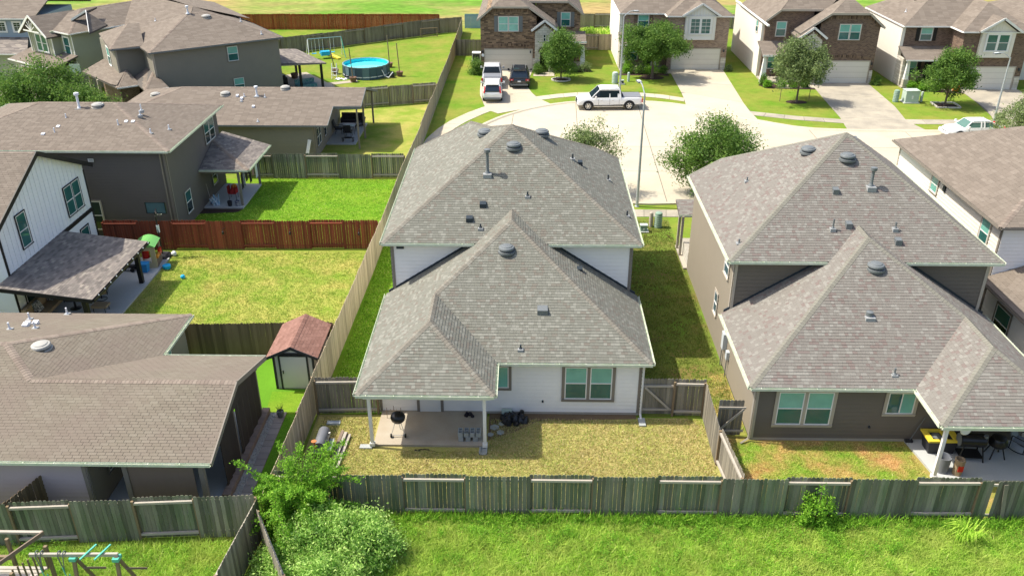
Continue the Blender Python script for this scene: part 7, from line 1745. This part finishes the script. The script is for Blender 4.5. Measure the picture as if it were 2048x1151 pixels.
for x, y in ((-22.5, 39), (-21.9, 39), (-22.5, 39.45), (-21.9, 39.45)): b = MB(); b.tube((x, y, .1), (x, y, .38), .02, .02, 6); b.build('leg', 'metal_black', t)
t = thing('patio_sofa', 'tan cushioned patio sofa with printed pillows by the white wall', 'sofa', (-24.6, 39.0, .1))
b = MB(); b.box(-25.3, -24.5, 37.6, 40.2, .35, .52); b.build('seat_cushion', 'cushion_tan', t)
b = MB(); b.box(-25.4, -25.15, 37.6, 40.2, .5, 1.0); b.build('back_cushion', 'cushion_tan', t)
b = MB(); b.hexa([(-25.1, 39.5, .55), (-24.85, 39.5, .55), (-24.85, 40.0, .55), (-25.1, 40.0, .55), (-25.2, 39.5, 1.0), (-25.05, 39.5, 1.02), (-25.05, 40.0, 1.02), (-25.2, 40.0, 1.0)]); b.build('pillow', 'cushion_print', t)
b = MB(); b.hexa([(-25.1, 38.2, .55), (-24.85, 38.2, .55), (-24.85, 38.7, .55), (-25.1, 38.7, .55), (-25.2, 38.2, 1.0), (-25.05, 38.2, 1.02), (-25.05, 38.7, 1.02), (-25.2, 38.7, 1.0)]); b.build('pillow', 'cushion_print', t)
for x, y in ((-25.3, 37.7), (-24.6, 37.7), (-25.3, 40.1), (-24.6, 40.1)): b = MB(); b.tube((x, y, .1), (x, y, .35), .025, .025, 6); b.build('leg', 'metal_black', t)
t = thing('patio_table', 'dark round patio table in front of the tan sofa', 'table', (-23.7, 39.5, .1), local=True)
b = MB(); b.lathe((0, 0, .62), [(.5, 0), (.52, .02), (.5, .05)], 20); b.build('table_top', 'metal_black', t); b = MB(); b.lathe((0, 0, 0), [(.3, 0), (.06, .06), (.05, .6)], 12); b.build('pedestal', 'metal_black', t)
t = thing('toy_playhouse', 'plastic playhouse with green roof and red door at the patio end', 'playhouse', (-21.85, 44.9, .1), R(8), local=True)
for x, y in ((-.5, -.55), (.5, -.55), (-.5, .55), (.5, .55)): b = MB(); b.box(x - .05, x + .05, y - .05, y + .05, 0, 1.35); b.build('corner_post', 'plastic_tan', t)
b = MB(); n = 8; pr = [(-.62 + 1.24 * i / n, 1.32 + .26 * math.sin(math.pi * i / n)) for i in range(n + 1)]; b.fprism(F(0, -.68, 1, 0), pr, -1.36, 0); b.build('roof', 'plastic_green', t)
b = MB(); b.box(-.5, .5, -.62, -.56, .0, .3); b.box(-.5, -.3, -.62, -.56, .3, 1.35); b.box(.3, .5, -.62, -.56, .3, 1.35); b.box(-.3, .3, -.62, -.56, 1.1, 1.35); b.build('front_panel', 'plastic_tan', t)
b = MB(); b.box(.5, .56, -.5, .5, 0, .5); b.build('side_panel', 'screen_brown', t)
b = MB(); b.box(.5, .62, .1, .5, .5, .85); b.build('door', 'plastic_red', t); b = MB(); b.box(.5, .6, -.4, .08, .5, .7); b.build('shelf', 'plastic_orange', t); b = MB(); b.lathe((-.1, -.2, .5), [(.2, 0), (.2, .5)], 10); b.build('toy', 'plastic_red', t)
t = thing('toy_bin', 'bright blue storage bin beside the playhouse', 'storage bin', (-21.8, 43.9, .1), local=True); b = MB(); b.hexa([(-.22, -.18, 0), (.22, -.18, 0), (.22, .18, 0), (-.22, .18, 0), (-.28, -.22, .5), (.28, -.22, .5), (.28, .22, .5), (-.28, .22, .5)]); b.build('bin', 'plastic_blue', t); b = MB(); b.box(-.3, .3, -.24, .24, .5, .54); b.build('lid', 'plastic_blue', t)
t = thing('tricycle', 'dark ride-on toy in the shade left of the playhouse', 'ride-on toy', (-22.7, 44.0, .1), local=True)
for x, y, r_ in ((-.3, 0, .16), (.25, -.2, .12), (.25, .2, .12)): b = MB(); b.lathe((x, y - .03, r_), [(r_, 0), (r_, .06)], 12, axis=(0, 1, 0)); b.build('wheel', 'rubber', t)
b = MB(); b.box(-.3, .35, -.12, .12, .2, .34); b.build('body', 'plastic_dark', t); b = MB(); b.path([(-.3, 0, .2), (-.26, 0, .6)], .02, 5); b.path([(-.26, -.18, .6), (-.26, .18, .6)], .02, 5); b.build('handlebar', 'metal_black', t)
t = thing('basketball_hoop', 'black portable basketball hoop standing in front of the red fence', 'basketball hoop', (-21.5, 46.0, .1), local=True)
b = MB(); b.hexa([(-.35, -.5, 0), (.35, -.5, 0), (.45, .3, 0), (-.45, .3, 0), (-.25, -.4, .18), (.25, -.4, .18), (.3, .2, .2), (-.3, .2, .2)]); b.build('base', 'plastic_dark', t)
b = MB(); b.tube((0, -.1, .1), (-.05, .1, 2.75), .05, .045, 8); b.build('pole', 'metal_black', t); b = MB(); b.bar((.0, -.3, .2), (-.02, .05, 1.3), .03); b.build('brace', 'metal_black', t)
b = MB(); b.box(-.09, .04, -.02, .1, 1.5, 1.95); b.build('pole_pad', 'plastic_white', t)
b = MB(); b.box(-.6, .55, .28, .31, 2.6, 3.28); bb = b.build('backboard', 'pane_steel', t)
for a in ((-.62, -.57, 2.58, 3.3), (.52, .57, 2.58, 3.3), (-.57, .52, 2.58, 2.62), (-.57, .52, 3.26, 3.3)): b = MB(); b.box(a[0], a[1], .26, .33, a[2], a[3]); b.build('frame', 'metal_black', bb)
b = MB(); n = 14; b.path([(-.03 + .23 * math.cos(6.283 * i / n), .58 + .23 * math.sin(6.283 * i / n), 2.75) for i in range(n + 1)], .012, 5); b.build('rim', 'plastic_orange', t)
b = MB()
for i in range(12): a = 6.283 * i / 12; b.tube((-.03 + .23 * math.cos(a), .58 + .23 * math.sin(a), 2.74), (-.03 + .12 * math.cos(a + .3), .58 + .12 * math.sin(a + .3), 2.38), .006, .006, 4)
b.build('net', 'plastic_white', t, kind='stuff'); b = MB(); b.bar((-.05, .1, 2.65), (-.04, .3, 2.9), .05); b.bar((-.05, .05, 2.5), (-.04, .3, 2.7), .05); b.build('bracket', 'metal_black', t)
for lab, x, y, r_, m in (('blue plastic basin at the edge of the patio grass', -20.75, 44.5, .24, 'plastic_sky'), ('small blue and white ball on the grass', -19.35, 43.2, .13, 'plastic_sky'), ('white ball beside the basketball stand', -20.95, 46.2, .16, 'plastic_white')):
    t = thing('ball' if 'ball' in lab.split(' ')[-4:] or 'ball ' in lab else 'basin', lab, 'ball' if 'ball' in lab.replace('basketball', '') else 'basin', (x, y, 0), local=True); b = MB()
    if 'basin' in lab: b.lathe((0, 0, 0), [(r_ * .8, 0), (r_, .12), (r_ * .98, .22), (r_ * .6, .26)], 14)
    else: b.lathe((0, 0, 0), [(r_ * math.sin(math.pi * k / 10) + .001, r_ - r_ * math.cos(math.pi * k / 10)) for k in range(11)], 14)
    b.build('shell', m, t, smooth=True)
# ---------------------------------------------------------------- clothes and clutter on the small patio
t = thing('clothes_line', 'clothes line strung under the small patio roof', 'clothes line', (-19.1, 56, 2.2)); b = MB(); b.tube((-19.12, 54.0, 2.1), (-19.1, 58.2, 2.2), .01, .01, 5); b.build('line', 'metal_black', t)
for i, (y, w_, h_, m, lab) in enumerate(((54.5, .35, 1.0, 'cloth_dark', 'dark trousers hanging nearest the patio post'), (54.95, .4, 1.1, 'cloth_grey', 'grey patterned shirt on the clothes line'), (55.5, .35, .8, 'cloth_dark', 'short dark garment in the middle of the clothes line'), (56.3, .4, 1.2, 'cloth_dark', 'long black garment on the clothes line'), (56.9, .35, .9, 'cloth_rose', 'rose coloured garment on the clothes line'), (57.7, .45, 1.35, 'plastic_white', 'white garment hanging at the far post'))):
    t = thing('garment', lab, 'garment', (-19.1, y, 1.0), group='clothes on the line'); b = MB(); n = 6
    for k in range(n):
        a_ = y - w_ / 2 + w_ * k / n; c_ = y - w_ / 2 + w_ * (k + 1) / n; o0 = .03 * math.sin(k * 1.7); o1 = .03 * math.sin((k + 1) * 1.7); zb_ = 2.12 - h_ - .05 * math.sin(k)
        b.hexa([(-19.13 + o0, a_, zb_), (-19.10 + o0, a_, zb_), (-19.10 + o1, c_, zb_), (-19.13 + o1, c_, zb_), (-19.12, a_, 2.13), (-19.10, a_, 2.13), (-19.10, c_, 2.13), (-19.12, c_, 2.13)])
    b.build('cloth', m, t)
t = thing('patio_chair', 'red chair heaped with clothes on the small patio', 'chair', (-20.1, 55.2, .12), local=True)
b = MB(); b.box(-.25, .25, -.25, .25, .4, .46); b.build('seat', 'cloth_red', t); b = MB(); b.box(-.3, -.25, -.25, .25, .46, .95); b.build('backrest', 'cloth_red', t)
for x in (-.24, .24):
    for y in (-.22, .22): b = MB(); b.tube((x, y, 0), (x, y, .4), .015, .015, 5); b.build('leg', 'metal_black', t)
t = thing('clothes_heap', 'heap of red and orange clothes on the chair', 'clothes', (-20.05, 55.2, .58), local=True); b = MB(); heap(b, .22, .5, 8, 10); b.build('cloth', 'cloth_red', t, smooth=True); b = MB(); b.lathe((.05, .1, .35), [(.16, 0), (.17, .1), (.08, .22)], 8); b.build('cloth', 'plastic_orange', t, smooth=True)
t = thing('bag_heap', 'pale blue bundle leaning near the dark taupe wall', 'bundle', (-20.9, 53.95, .12), local=True); b = MB(); heap(b, .2, .75, 9, 9); b.build('bundle', 'cloth_blue', t, smooth=True)
for lab, x, y, m in (('black bucket at the front edge of the small patio', -19.95, 53.85, 'plastic_dark'), ('dark bucket beside the patio post', -19.45, 53.9, 'cloth_grey')):
    t = thing('bucket', lab, 'bucket', (x, y, .12), local=True); b = MB(); b.lathe((0, 0, 0), [(.13, 0), (.17, .34), (.15, .34), (.12, .05)], 12); b.build('pail', m, t); b = MB(); b.path([(-.16, 0, .33), (0, 0, .42), (.16, 0, .33)], .01, 5); b.build('handle', 'metal_black', t)
t = thing('mop', 'mop and broom leaning against the taupe wall', 'mop', (-21.4, 54.2, .12), local=True); b = MB(); b.tube((.1, 0, 0), (-.12, .1, 1.4), .015, .015, 5); b.build('handle', 'rail_light', t); b = MB(); b.lathe((.1, 0, 0), [(.12, 0), (.05, .14)], 8); b.build('head', 'cloth_grey', t)
# ---------------------------------------------------------------- patio of the low house (D)
t = thing('patio_table', 'low dark table with a pale cloth on the shaded patio of the low house', 'table', (-14.9, 70.3, .1), local=True); b = MB(); b.box(-.5, .5, -.4, .4, .6, .65); b.build('table_top', 'metal_black', t)
b = MB(); b.box(-.3, .35, -.28, .28, .652, .66); b.build('place_mat', 'util_pale', t)
for x in (-.45, .45):
    for y in (-.35, .35): b = MB(); b.tube((x, y, 0), (x, y, .6), .02, .02, 5); b.build('leg', 'metal_black', t)
ch = thing('patio_chair', 'dark patio chair left of the low table', 'chair', (0, 0, 0)); chairF(ch, 0, 0, 0, 0, 'plastic_dark', 'metal_black', .5)
INV.pop(ch.name); ch.location = (-15.75, 70.2, .1); ch.rotation_euler.z = R(90)
copy_tree(ch, (-14.8, 69.3, .1), R(180), 'dark patio chair in front of the low table'); copy_tree(ch, (-14.2, 71.2, .1), R(-60), 'dark patio chair right of the low table, turned away')
t = thing('patio_sofa', 'black patio sofa at the back of the shaded patio', 'sofa', (-15.1, 72.7, .1), local=True)
b = MB(); b.box(-.95, .95, -.35, .35, .25, .48); b.build('seat', 'cloth_dark', t); b = MB(); b.box(-.95, .95, .3, .5, .48, .95); b.build('backrest', 'cloth_dark', t)
for x in (-.95, .85): b = MB(); b.box(x, x + .12, -.35, .35, .3, .65); b.build('armrest', 'cloth_dark', t)
t = thing('bench', 'long black bench at the front edge of the shaded patio', 'bench', (-14.6, 68.0, .1), local=True); b = MB(); b.box(-.5, .5, -.15, .15, .3, .36); b.build('seat', 'metal_black', t); 
for x in (-.42, .42): b = MB(); b.box(x - .03, x + .03, -.13, .13, 0, .3); b.build('leg', 'metal_black', t)
for lab, x, y, rz in (('leaning pale board at the corner of the low house', -16.75, 63.6, 0),):
    t = thing('leaning_board', lab, 'board', (x, y, 0)); b = MB(); b.bar((x - .2, y - .5, 0), (x + .1, y + .1, 1.6), .3, .04); b.build('board', 'trim_white', t)
t = thing('window_unit', 'small pale air conditioner on the dark side wall', 'air conditioner', (-26.2, 63.5, 1)); b = MB(); b.box(-24.6, -24.0, 63.35, 63.78, 1.2, 1.6); b.build('case', 'util_pale', t)
# ---------------------------------------------------------------- patio of the taupe house (right)
t = thing('storage_tub', 'brown tub table with a yellow rim on the white patio', 'tub', (16.75, 28.35, .1), local=True)
b = MB(); b.hexa([(-.5, -.3, 0), (.5, -.3, 0), (.5, .3, 0), (-.5, .3, 0), (-.58, -.36, .62), (.58, -.36, .62), (.58, .36, .62), (-.58, .36, .62)]); b.build('tub', 'plastic_dark', t)
for a in ((-.64, .64, -.42, -.28), (-.64, .64, .28, .42), (-.64, -.42, -.28, .28), (.42, .64, -.28, .28), (.06, .16, -.28, .28)): b = MB(); b.box(a[0], a[1], a[2], a[3], .62, .7); b.build('rim', 'plastic_yellow', t)
b = MB(); b.lathe((-.15, 0, .6), [(.2, 0), (.22, .05), (.1, .08)], 12); b.build('dish', 'vent_grey', t)
t = thing('broom', 'broom leaning against the dark wall', 'broom', (15.8, 28.8, .1), local=True); b = MB(); b.tube((0, 0, .08), (.45, .1, 1.15), .015, .015, 5); b.build('handle', 'vent_grey', t); b = MB(); b.box(-.18, .12, -.06, .08, 0, .1); b.build('head', 'plastic_dark', t)
t = thing('barrel_grill', 'black barrel grill with a grey end on the shaded patio', 'grill', (17.75, 27.85, .1), R(-4), local=True)
b = MB(); b.lathe((-.5, 0, .85), [(.1, 0), (.27, .01), (.28, .04), (.28, .95), (.1, .98)], 18, axis=(1, 0, 0)); b.build('barrel', 'metal_black', t, smooth=True); b = MB(); b.lathe((-.52, 0, .85), [(.26, 0), (.24, .02)], 18, axis=(1, 0, 0)); b.build('end_cap', 'vent_grey', t)
for x, dx in ((-.35, -.15), (.35, .12)):
    for y, dy in ((-.2, -.12), (.2, .12)): b = MB(); b.bar((x, y, .7), (x + dx, y + dy, 0), .045); b.build('leg', 'metal_black', t)
b = MB(); b.box(-.45, .45, -.3, .3, .18, .2); b.build('shelf', 'metal_black', t); b = MB(); b.lathe((.42, -.1, 1.05), [(.09, 0), (.08, .12)], 10); b.build('can', 'vent_grey', t)
t = thing('covered_grill', 'black rounded grill on splayed legs right of the barrel grill', 'grill', (18.85, 27.95, .1), local=True)
b = MB(); b.lathe((0, 0, .45), [(.2, 0), (.34, .12), (.36, .3), (.28, .45), (.08, .52)], 16); b.build('bowl', 'metal_black', t, smooth=True)
for a in (45, 135, 225, 315): c, s = math.cos(R(a)), math.sin(R(a)); b = MB(); b.bar((c * .22, s * .2, .5), (c * .42, s * .36, 0), .045); b.build('leg', 'metal_black', t)
for lab, x, y, rz in (('black metal rocking chair with grey seat, nearest the grills', 20.05, 28.35, 40), ('black rocking chair at the right edge of the photo', 20.35, 27.2, 70)):
    t = thing('rocking_chair', lab, 'rocking chair', (x, y, .1), R(rz), local=True)
    b = MB(); b.box(-.28, .28, -.25, .28, .42, .46); b.build('seat', 'tonneau', t); b = MB(); b.hexa([(-.28, .27, .46), (.28, .27, .46), (.28, .31, .46), (-.28, .31, .46), (-.28, .45, 1.1), (.28, .45, 1.1), (.28, .49, 1.1), (-.28, .49, 1.1)]); b.build('backrest', 'tonneau', t)
    for s in (-.3, .3):
        b = MB(); b.path([(s, -.5 + .1 * k, .03 + .012 * (k - 5) ** 2 * .5) for k in range(11)], .02, 5); b.build('rocker', 'metal_black', t); b = MB(); b.path([(s, -.25, .08), (s, -.25, .65), (s, .3, .68), (s, .3, .08)], .02, 5); b.build('arm_frame', 'metal_black', t)
t = thing('metal_drum', 'grey open bin beside the white patio post', 'bin', (16.33, 27.0, .1), local=True); b = MB(); b.lathe((0, 0, 0), [(.24, 0), (.27, .7), (.25, .7), (.22, .1)], 16); b.build('bin', 'tonneau', t, smooth=True)
t = thing('firewood_bag', 'brown and gold paper sack standing on the patio edge', 'sack', (16.85, 26.8, .1), local=True); b = MB(); b.lathe((0, 0, 0), [(.17, 0), (.19, .3), (.2, .72), (.17, .74), (.15, .5)], 8); b.build('sack', 'cushion_tan', t); b = MB(); b.box(-.1, .1, -.2, -.17, .25, .5); b.build('label_band', 'plastic_red', t)
t = thing('plate', 'white round dish hanging under the porch beam', 'dish', (16.7, 26.7, 2.3)); b = MB(); b.lathe((16.6, 26.62, 2.3), [(.2, 0), (.15, .05)], 14, axis=(0, -1, 0)); b.build('dish', 'plastic_white', t)
# ---------------------------------------------------------------- pool, poles, swing set, goal
t = thing('round_pool', 'round above ground pool with turquoise water and dark wall', 'swimming pool', (-16.95, 91.0, 0), local=True)
n = 20; rp_ = 2.42
b = MB()
for i in range(n):
    a0_, a1_ = 6.2832 * i / n, 6.2832 * (i + 1) / n
    P0 = Vector((math.cos(a0_), math.sin(a0_), 0)); P1 = Vector((math.cos(a1_), math.sin(a1_), 0))
    w_ = MB(); w_.hexa([P0 * rp_, P1 * rp_, P1 * (rp_ - .04), P0 * (rp_ - .04), P0 * rp_ + Vector((0, 0, 1.2)), P1 * rp_ + Vector((0, 0, 1.2)), P1 * (rp_ - .04) + Vector((0, 0, 1.2)), P0 * (rp_ - .04) + Vector((0, 0, 1.2))]); w_.build('wall_panel', 'pool_wall' if i % 3 else 'pool_patch', t)
    l_ = MB(); l_.hexa([P0 * (rp_ - .045), P1 * (rp_ - .045), P1 * (rp_ - .08), P0 * (rp_ - .08), P0 * (rp_ - .045) + Vector((0, 0, 1.19)), P1 * (rp_ - .045) + Vector((0, 0, 1.19)), P1 * (rp_ - .08) + Vector((0, 0, 1.19)), P0 * (rp_ - .08) + Vector((0, 0, 1.19))]); l_.build('liner', 'pool_liner', t)
    r_ = MB(); r_.tube(P0 * (rp_ - .03) + Vector((0, 0, 1.24)), P1 * (rp_ - .03) + Vector((0, 0, 1.24)), .07, .07, 8); r_.build('top_rail', 'pool_pipe', t)
    l_ = MB(); l_.tube(P0 * (rp_ + .07), P0 * (rp_ + .0) + Vector((0, 0, 1.2)), .035, .035, 6); l_.build('upright', 'pool_wall', t)
    r_ = MB(); r_.hexa([P0 * (rp_ + .02) + Vector((0, 0, .22)), P1 * (rp_ + .02) + Vector((0, 0, .22)), P1 * (rp_ + .005) + Vector((0, 0, .22)), P0 * (rp_ + .005) + Vector((0, 0, .22)), P0 * (rp_ + .02) + Vector((0, 0, .31)), P1 * (rp_ + .02) + Vector((0, 0, .31)), P1 * (rp_ + .005) + Vector((0, 0, .31)), P0 * (rp_ + .005) + Vector((0, 0, .31))]); r_.build('band', 'metal_white', t)
b = MB(); b.poly([(math.cos(6.2832 * i / 40) * (rp_ - .09), math.sin(6.2832 * i / 40) * (rp_ - .09), .88) for i in range(40)]); b.build('water', 'pool_water', t)
b = MB(); b.path([(1.9, -1.6, .9), (2.2, -1.7, .3), (2.6, -1.8, .15), (3.0, -1.4, .6), (2.8, -1.1, .2)], .04, 6); b.build('hose', 'metal_white', t)
b = MB(); b.lathe((2.9, -1.2, 0), [(.22, 0), (.22, .4), (.1, .6)], 12); b.build('filter', 'plastic_dark', t)
t = thing('pool_ladder', 'white folding steps leaning on the left side of the pool', 'ladder', (-20.0, 89.6, 0), local=True)
for x in (-.25, .25): b = MB(); b.path([(x, -.5, 0), (x, 0, 1.5), (x, .5, 0)], .035, 6); b.build('rail', 'metal_white', t)
for z in (.35, .7, 1.05): b = MB(); b.box(-.25, .25, -.5 + z * .33 - .06, -.5 + z * .33 + .06, z - .02, z + .02); b.build('step', 'plastic_white', t)
t = thing('beach_mat', 'pale crumpled mat and ring beside the pool', 'mat', (-19.3, 88.9, 0), local=True); b = MB(); heap(b, .5, .16, 12, 9); b.build('mat', 'plastic_white', t, smooth=True)
b = MB(); n_ = 12; b.path([(.7 + .3 * math.cos(6.283 * i / n_), .5 + .3 * math.sin(6.283 * i / n_), .25) for i in range(n_ + 1)], .09, 6); b.build('swim_ring', 'plastic_dark', t)
b = MB(); b.slab([(-21.8, 85.6), (-17.3, 87.9), (-17.6, 88.7), (-22.2, 86.6)], 0, .03); struct(b.build('path', 'concrete_patio'), 'pale slab path from the patio to the pool')
for x, y, lean, lab in ((-20.3, 91.3, -.35, 'leaning wooden pole in a planter left of the pool'), (-17.8, 87.9, -.12, 'wooden pole in a dark planter in front of the pool'), (-15.0, 94.4, -.05, 'wooden pole behind the pool'), (-13.35, 90.4, -.12, 'wooden pole in a planter right of the pool')):
    t = thing('pole_planter', lab, 'pole', (x, y, 0), local=True, group='poles in planters round the pool'); b = MB(); b.lathe((0, 0, 0), [(.26, 0), (.36, .45), (.38, .5), (.3, .5), (.2, .4)], 14); b.build('planter', 'terracotta', t); b = MB(); b.tube((0, 0, .2), (lean * 1.4, 0, 3.4), .055, .05, 7); b.build('pole', 'rail_brown', t)
t = thing('swing_set', 'metal swing set with blue seats and a yellow slide', 'swing set', (-23.0, 98.9, 0), R(24), local=True)
b = MB(); b.tube((-1.8, 0, 2.2), (2.0, 0, 2.2), .045, .045, 8); b.build('top_bar', 'pool_pipe', t)
for x in (-1.8, 2.0):
    for y in (-.9, .9): b = MB(); b.tube((x, 0, 2.2), (x + .15 * (1 if x > 0 else -1), y, 0), .045, .045, 8); b.build('leg', 'metal_white' if x < 0 or y > 0 else 'plastic_teal', t)
for x in (-1.2, -.35, .9):
    for q in (-.2, .2): b = MB(); b.tube((x + q, 0, 2.2), (x + q, 0, .6), .02, .02, 5); b.build('chain', 'metal_white', t)
    b = MB(); b.box(x - .25, x + .25, -.12, .12, .55, .6); b.build('swing_seat', 'plastic_sky', t)
b = MB(); b.hexa([(.2, -.3, .25), (1.1, -1.6, .02), (1.5, -1.4, .02), (.7, -.1, .25), (.2, -.3, .5), (1.1, -1.6, .18), (1.5, -1.4, .18), (.7, -.1, .5)]); b.build('slide', 'plastic_yellow', t); b = MB(); b.box(-.5, .5, -.6, .1, .35, .8); b.build('slide_top', 'plastic_sky', t)
t = thing('soccer_goal', 'small rusty goal frame on the pool lawn near the back fence', 'goal', (-12.4, 110.6, 0), R(20), local=True)
b = MB(); b.path([(-1.0, 0, 0), (-1.0, 0, 1.1), (1.1, 0, 1.1), (1.1, 0, 0)], .05, 6); b.path([(-1.0, 0, .12), (1.1, 0, .12)], .03, 6); b.build('frame', 'rail_brown', t)
# clutter on the patio by the round pool, in house coordinates turned like the house
def El(x, y): c, s = math.cos(R(35.4)), math.sin(R(35.4)); return (-32.77 + x * c - y * s, 75.03 + x * s + y * c, .1)
t = thing('covered_grill', 'black covered grill beside the wall of the angled house', 'grill', El(12.8, 3.6), R(35), local=True); b = MB(); b.box(-.5, .5, -.3, .3, 0, 1.0); b.box(-.35, .35, -.25, .25, 1.0, 1.2); b.build('cover', 'tarp', t)
t = thing('patio_sofa', 'teal covered sofa on the patio of the angled house', 'sofa', El(14.5, 1.6), R(35), local=True); b = MB(); b.box(-1.0, 1.0, -.4, .4, .1, .5); b.build('seat', 'cloth_teal', t); b = MB(); b.box(-1.0, 1.0, .3, .5, .5, .9); b.build('backrest', 'cloth_teal', t)
t = thing('planter', 'round brown planter under the patio roof of the angled house', 'planter', El(15.2, 6.4), 0, local=True); b = MB(); b.lathe((0, 0, 0), [(.3, 0), (.4, .5), (.35, .5), (.3, .4)], 14); b.build('pot', 'terracotta', t)
# front porch furniture across the street
t = thing('porch_bench', 'reddish wooden bench on the porch below the black shutters', 'bench', (39.1, 87.4, .12), local=True); b = MB(); b.box(-.75, .75, -.25, .2, .38, .44); b.build('seat', 'garage_tan', t)
for k in range(3): b = MB(); b.box(-.75, .75, .2, .24, .5 + k * .17, .62 + k * .17); b.build('back_slat', 'garage_tan', t)
for x in (-.7, .7): b = MB(); b.box(x - .04, x + .04, -.25, .24, 0, .4); b.build('leg', 'garage_tan', t)
t = thing('porch_grill', 'small black grill on the porch of the second brick house', 'grill', (25.2, 89.6, .12), local=True); b = MB(); b.lathe((0, 0, .5), [(.1, 0), (.25, .15), (.25, .3), (.1, .42)], 12); b.build('bowl', 'metal_black', t)
for a in (90, 210, 330): b = MB(); b.tube((.1 * math.cos(R(a)), .1 * math.sin(R(a)), .55), (.28 * math.cos(R(a)), .28 * math.sin(R(a)), 0), .02, .02, 5); b.build('leg', 'metal_black', t)
t = thing('basketball_hoop', 'thin leaning basketball stand between the sage house and the angled house', 'basketball hoop', (-42.0, 80.0, 0), local=True); b = MB(); b.tube((.9, -1.2, 0), (-.4, .6, 3.0), .05, .05, 6); b.build('pole', 'metal_black', t); b = MB(); b.box(-.9, .1, .55, .6, 2.6, 3.4); b.build('backboard', 'util_pale', t); b = MB(); b.box(-.2, .6, -.9, -.2, 0, .25); b.build('base', 'shed_dark', t)
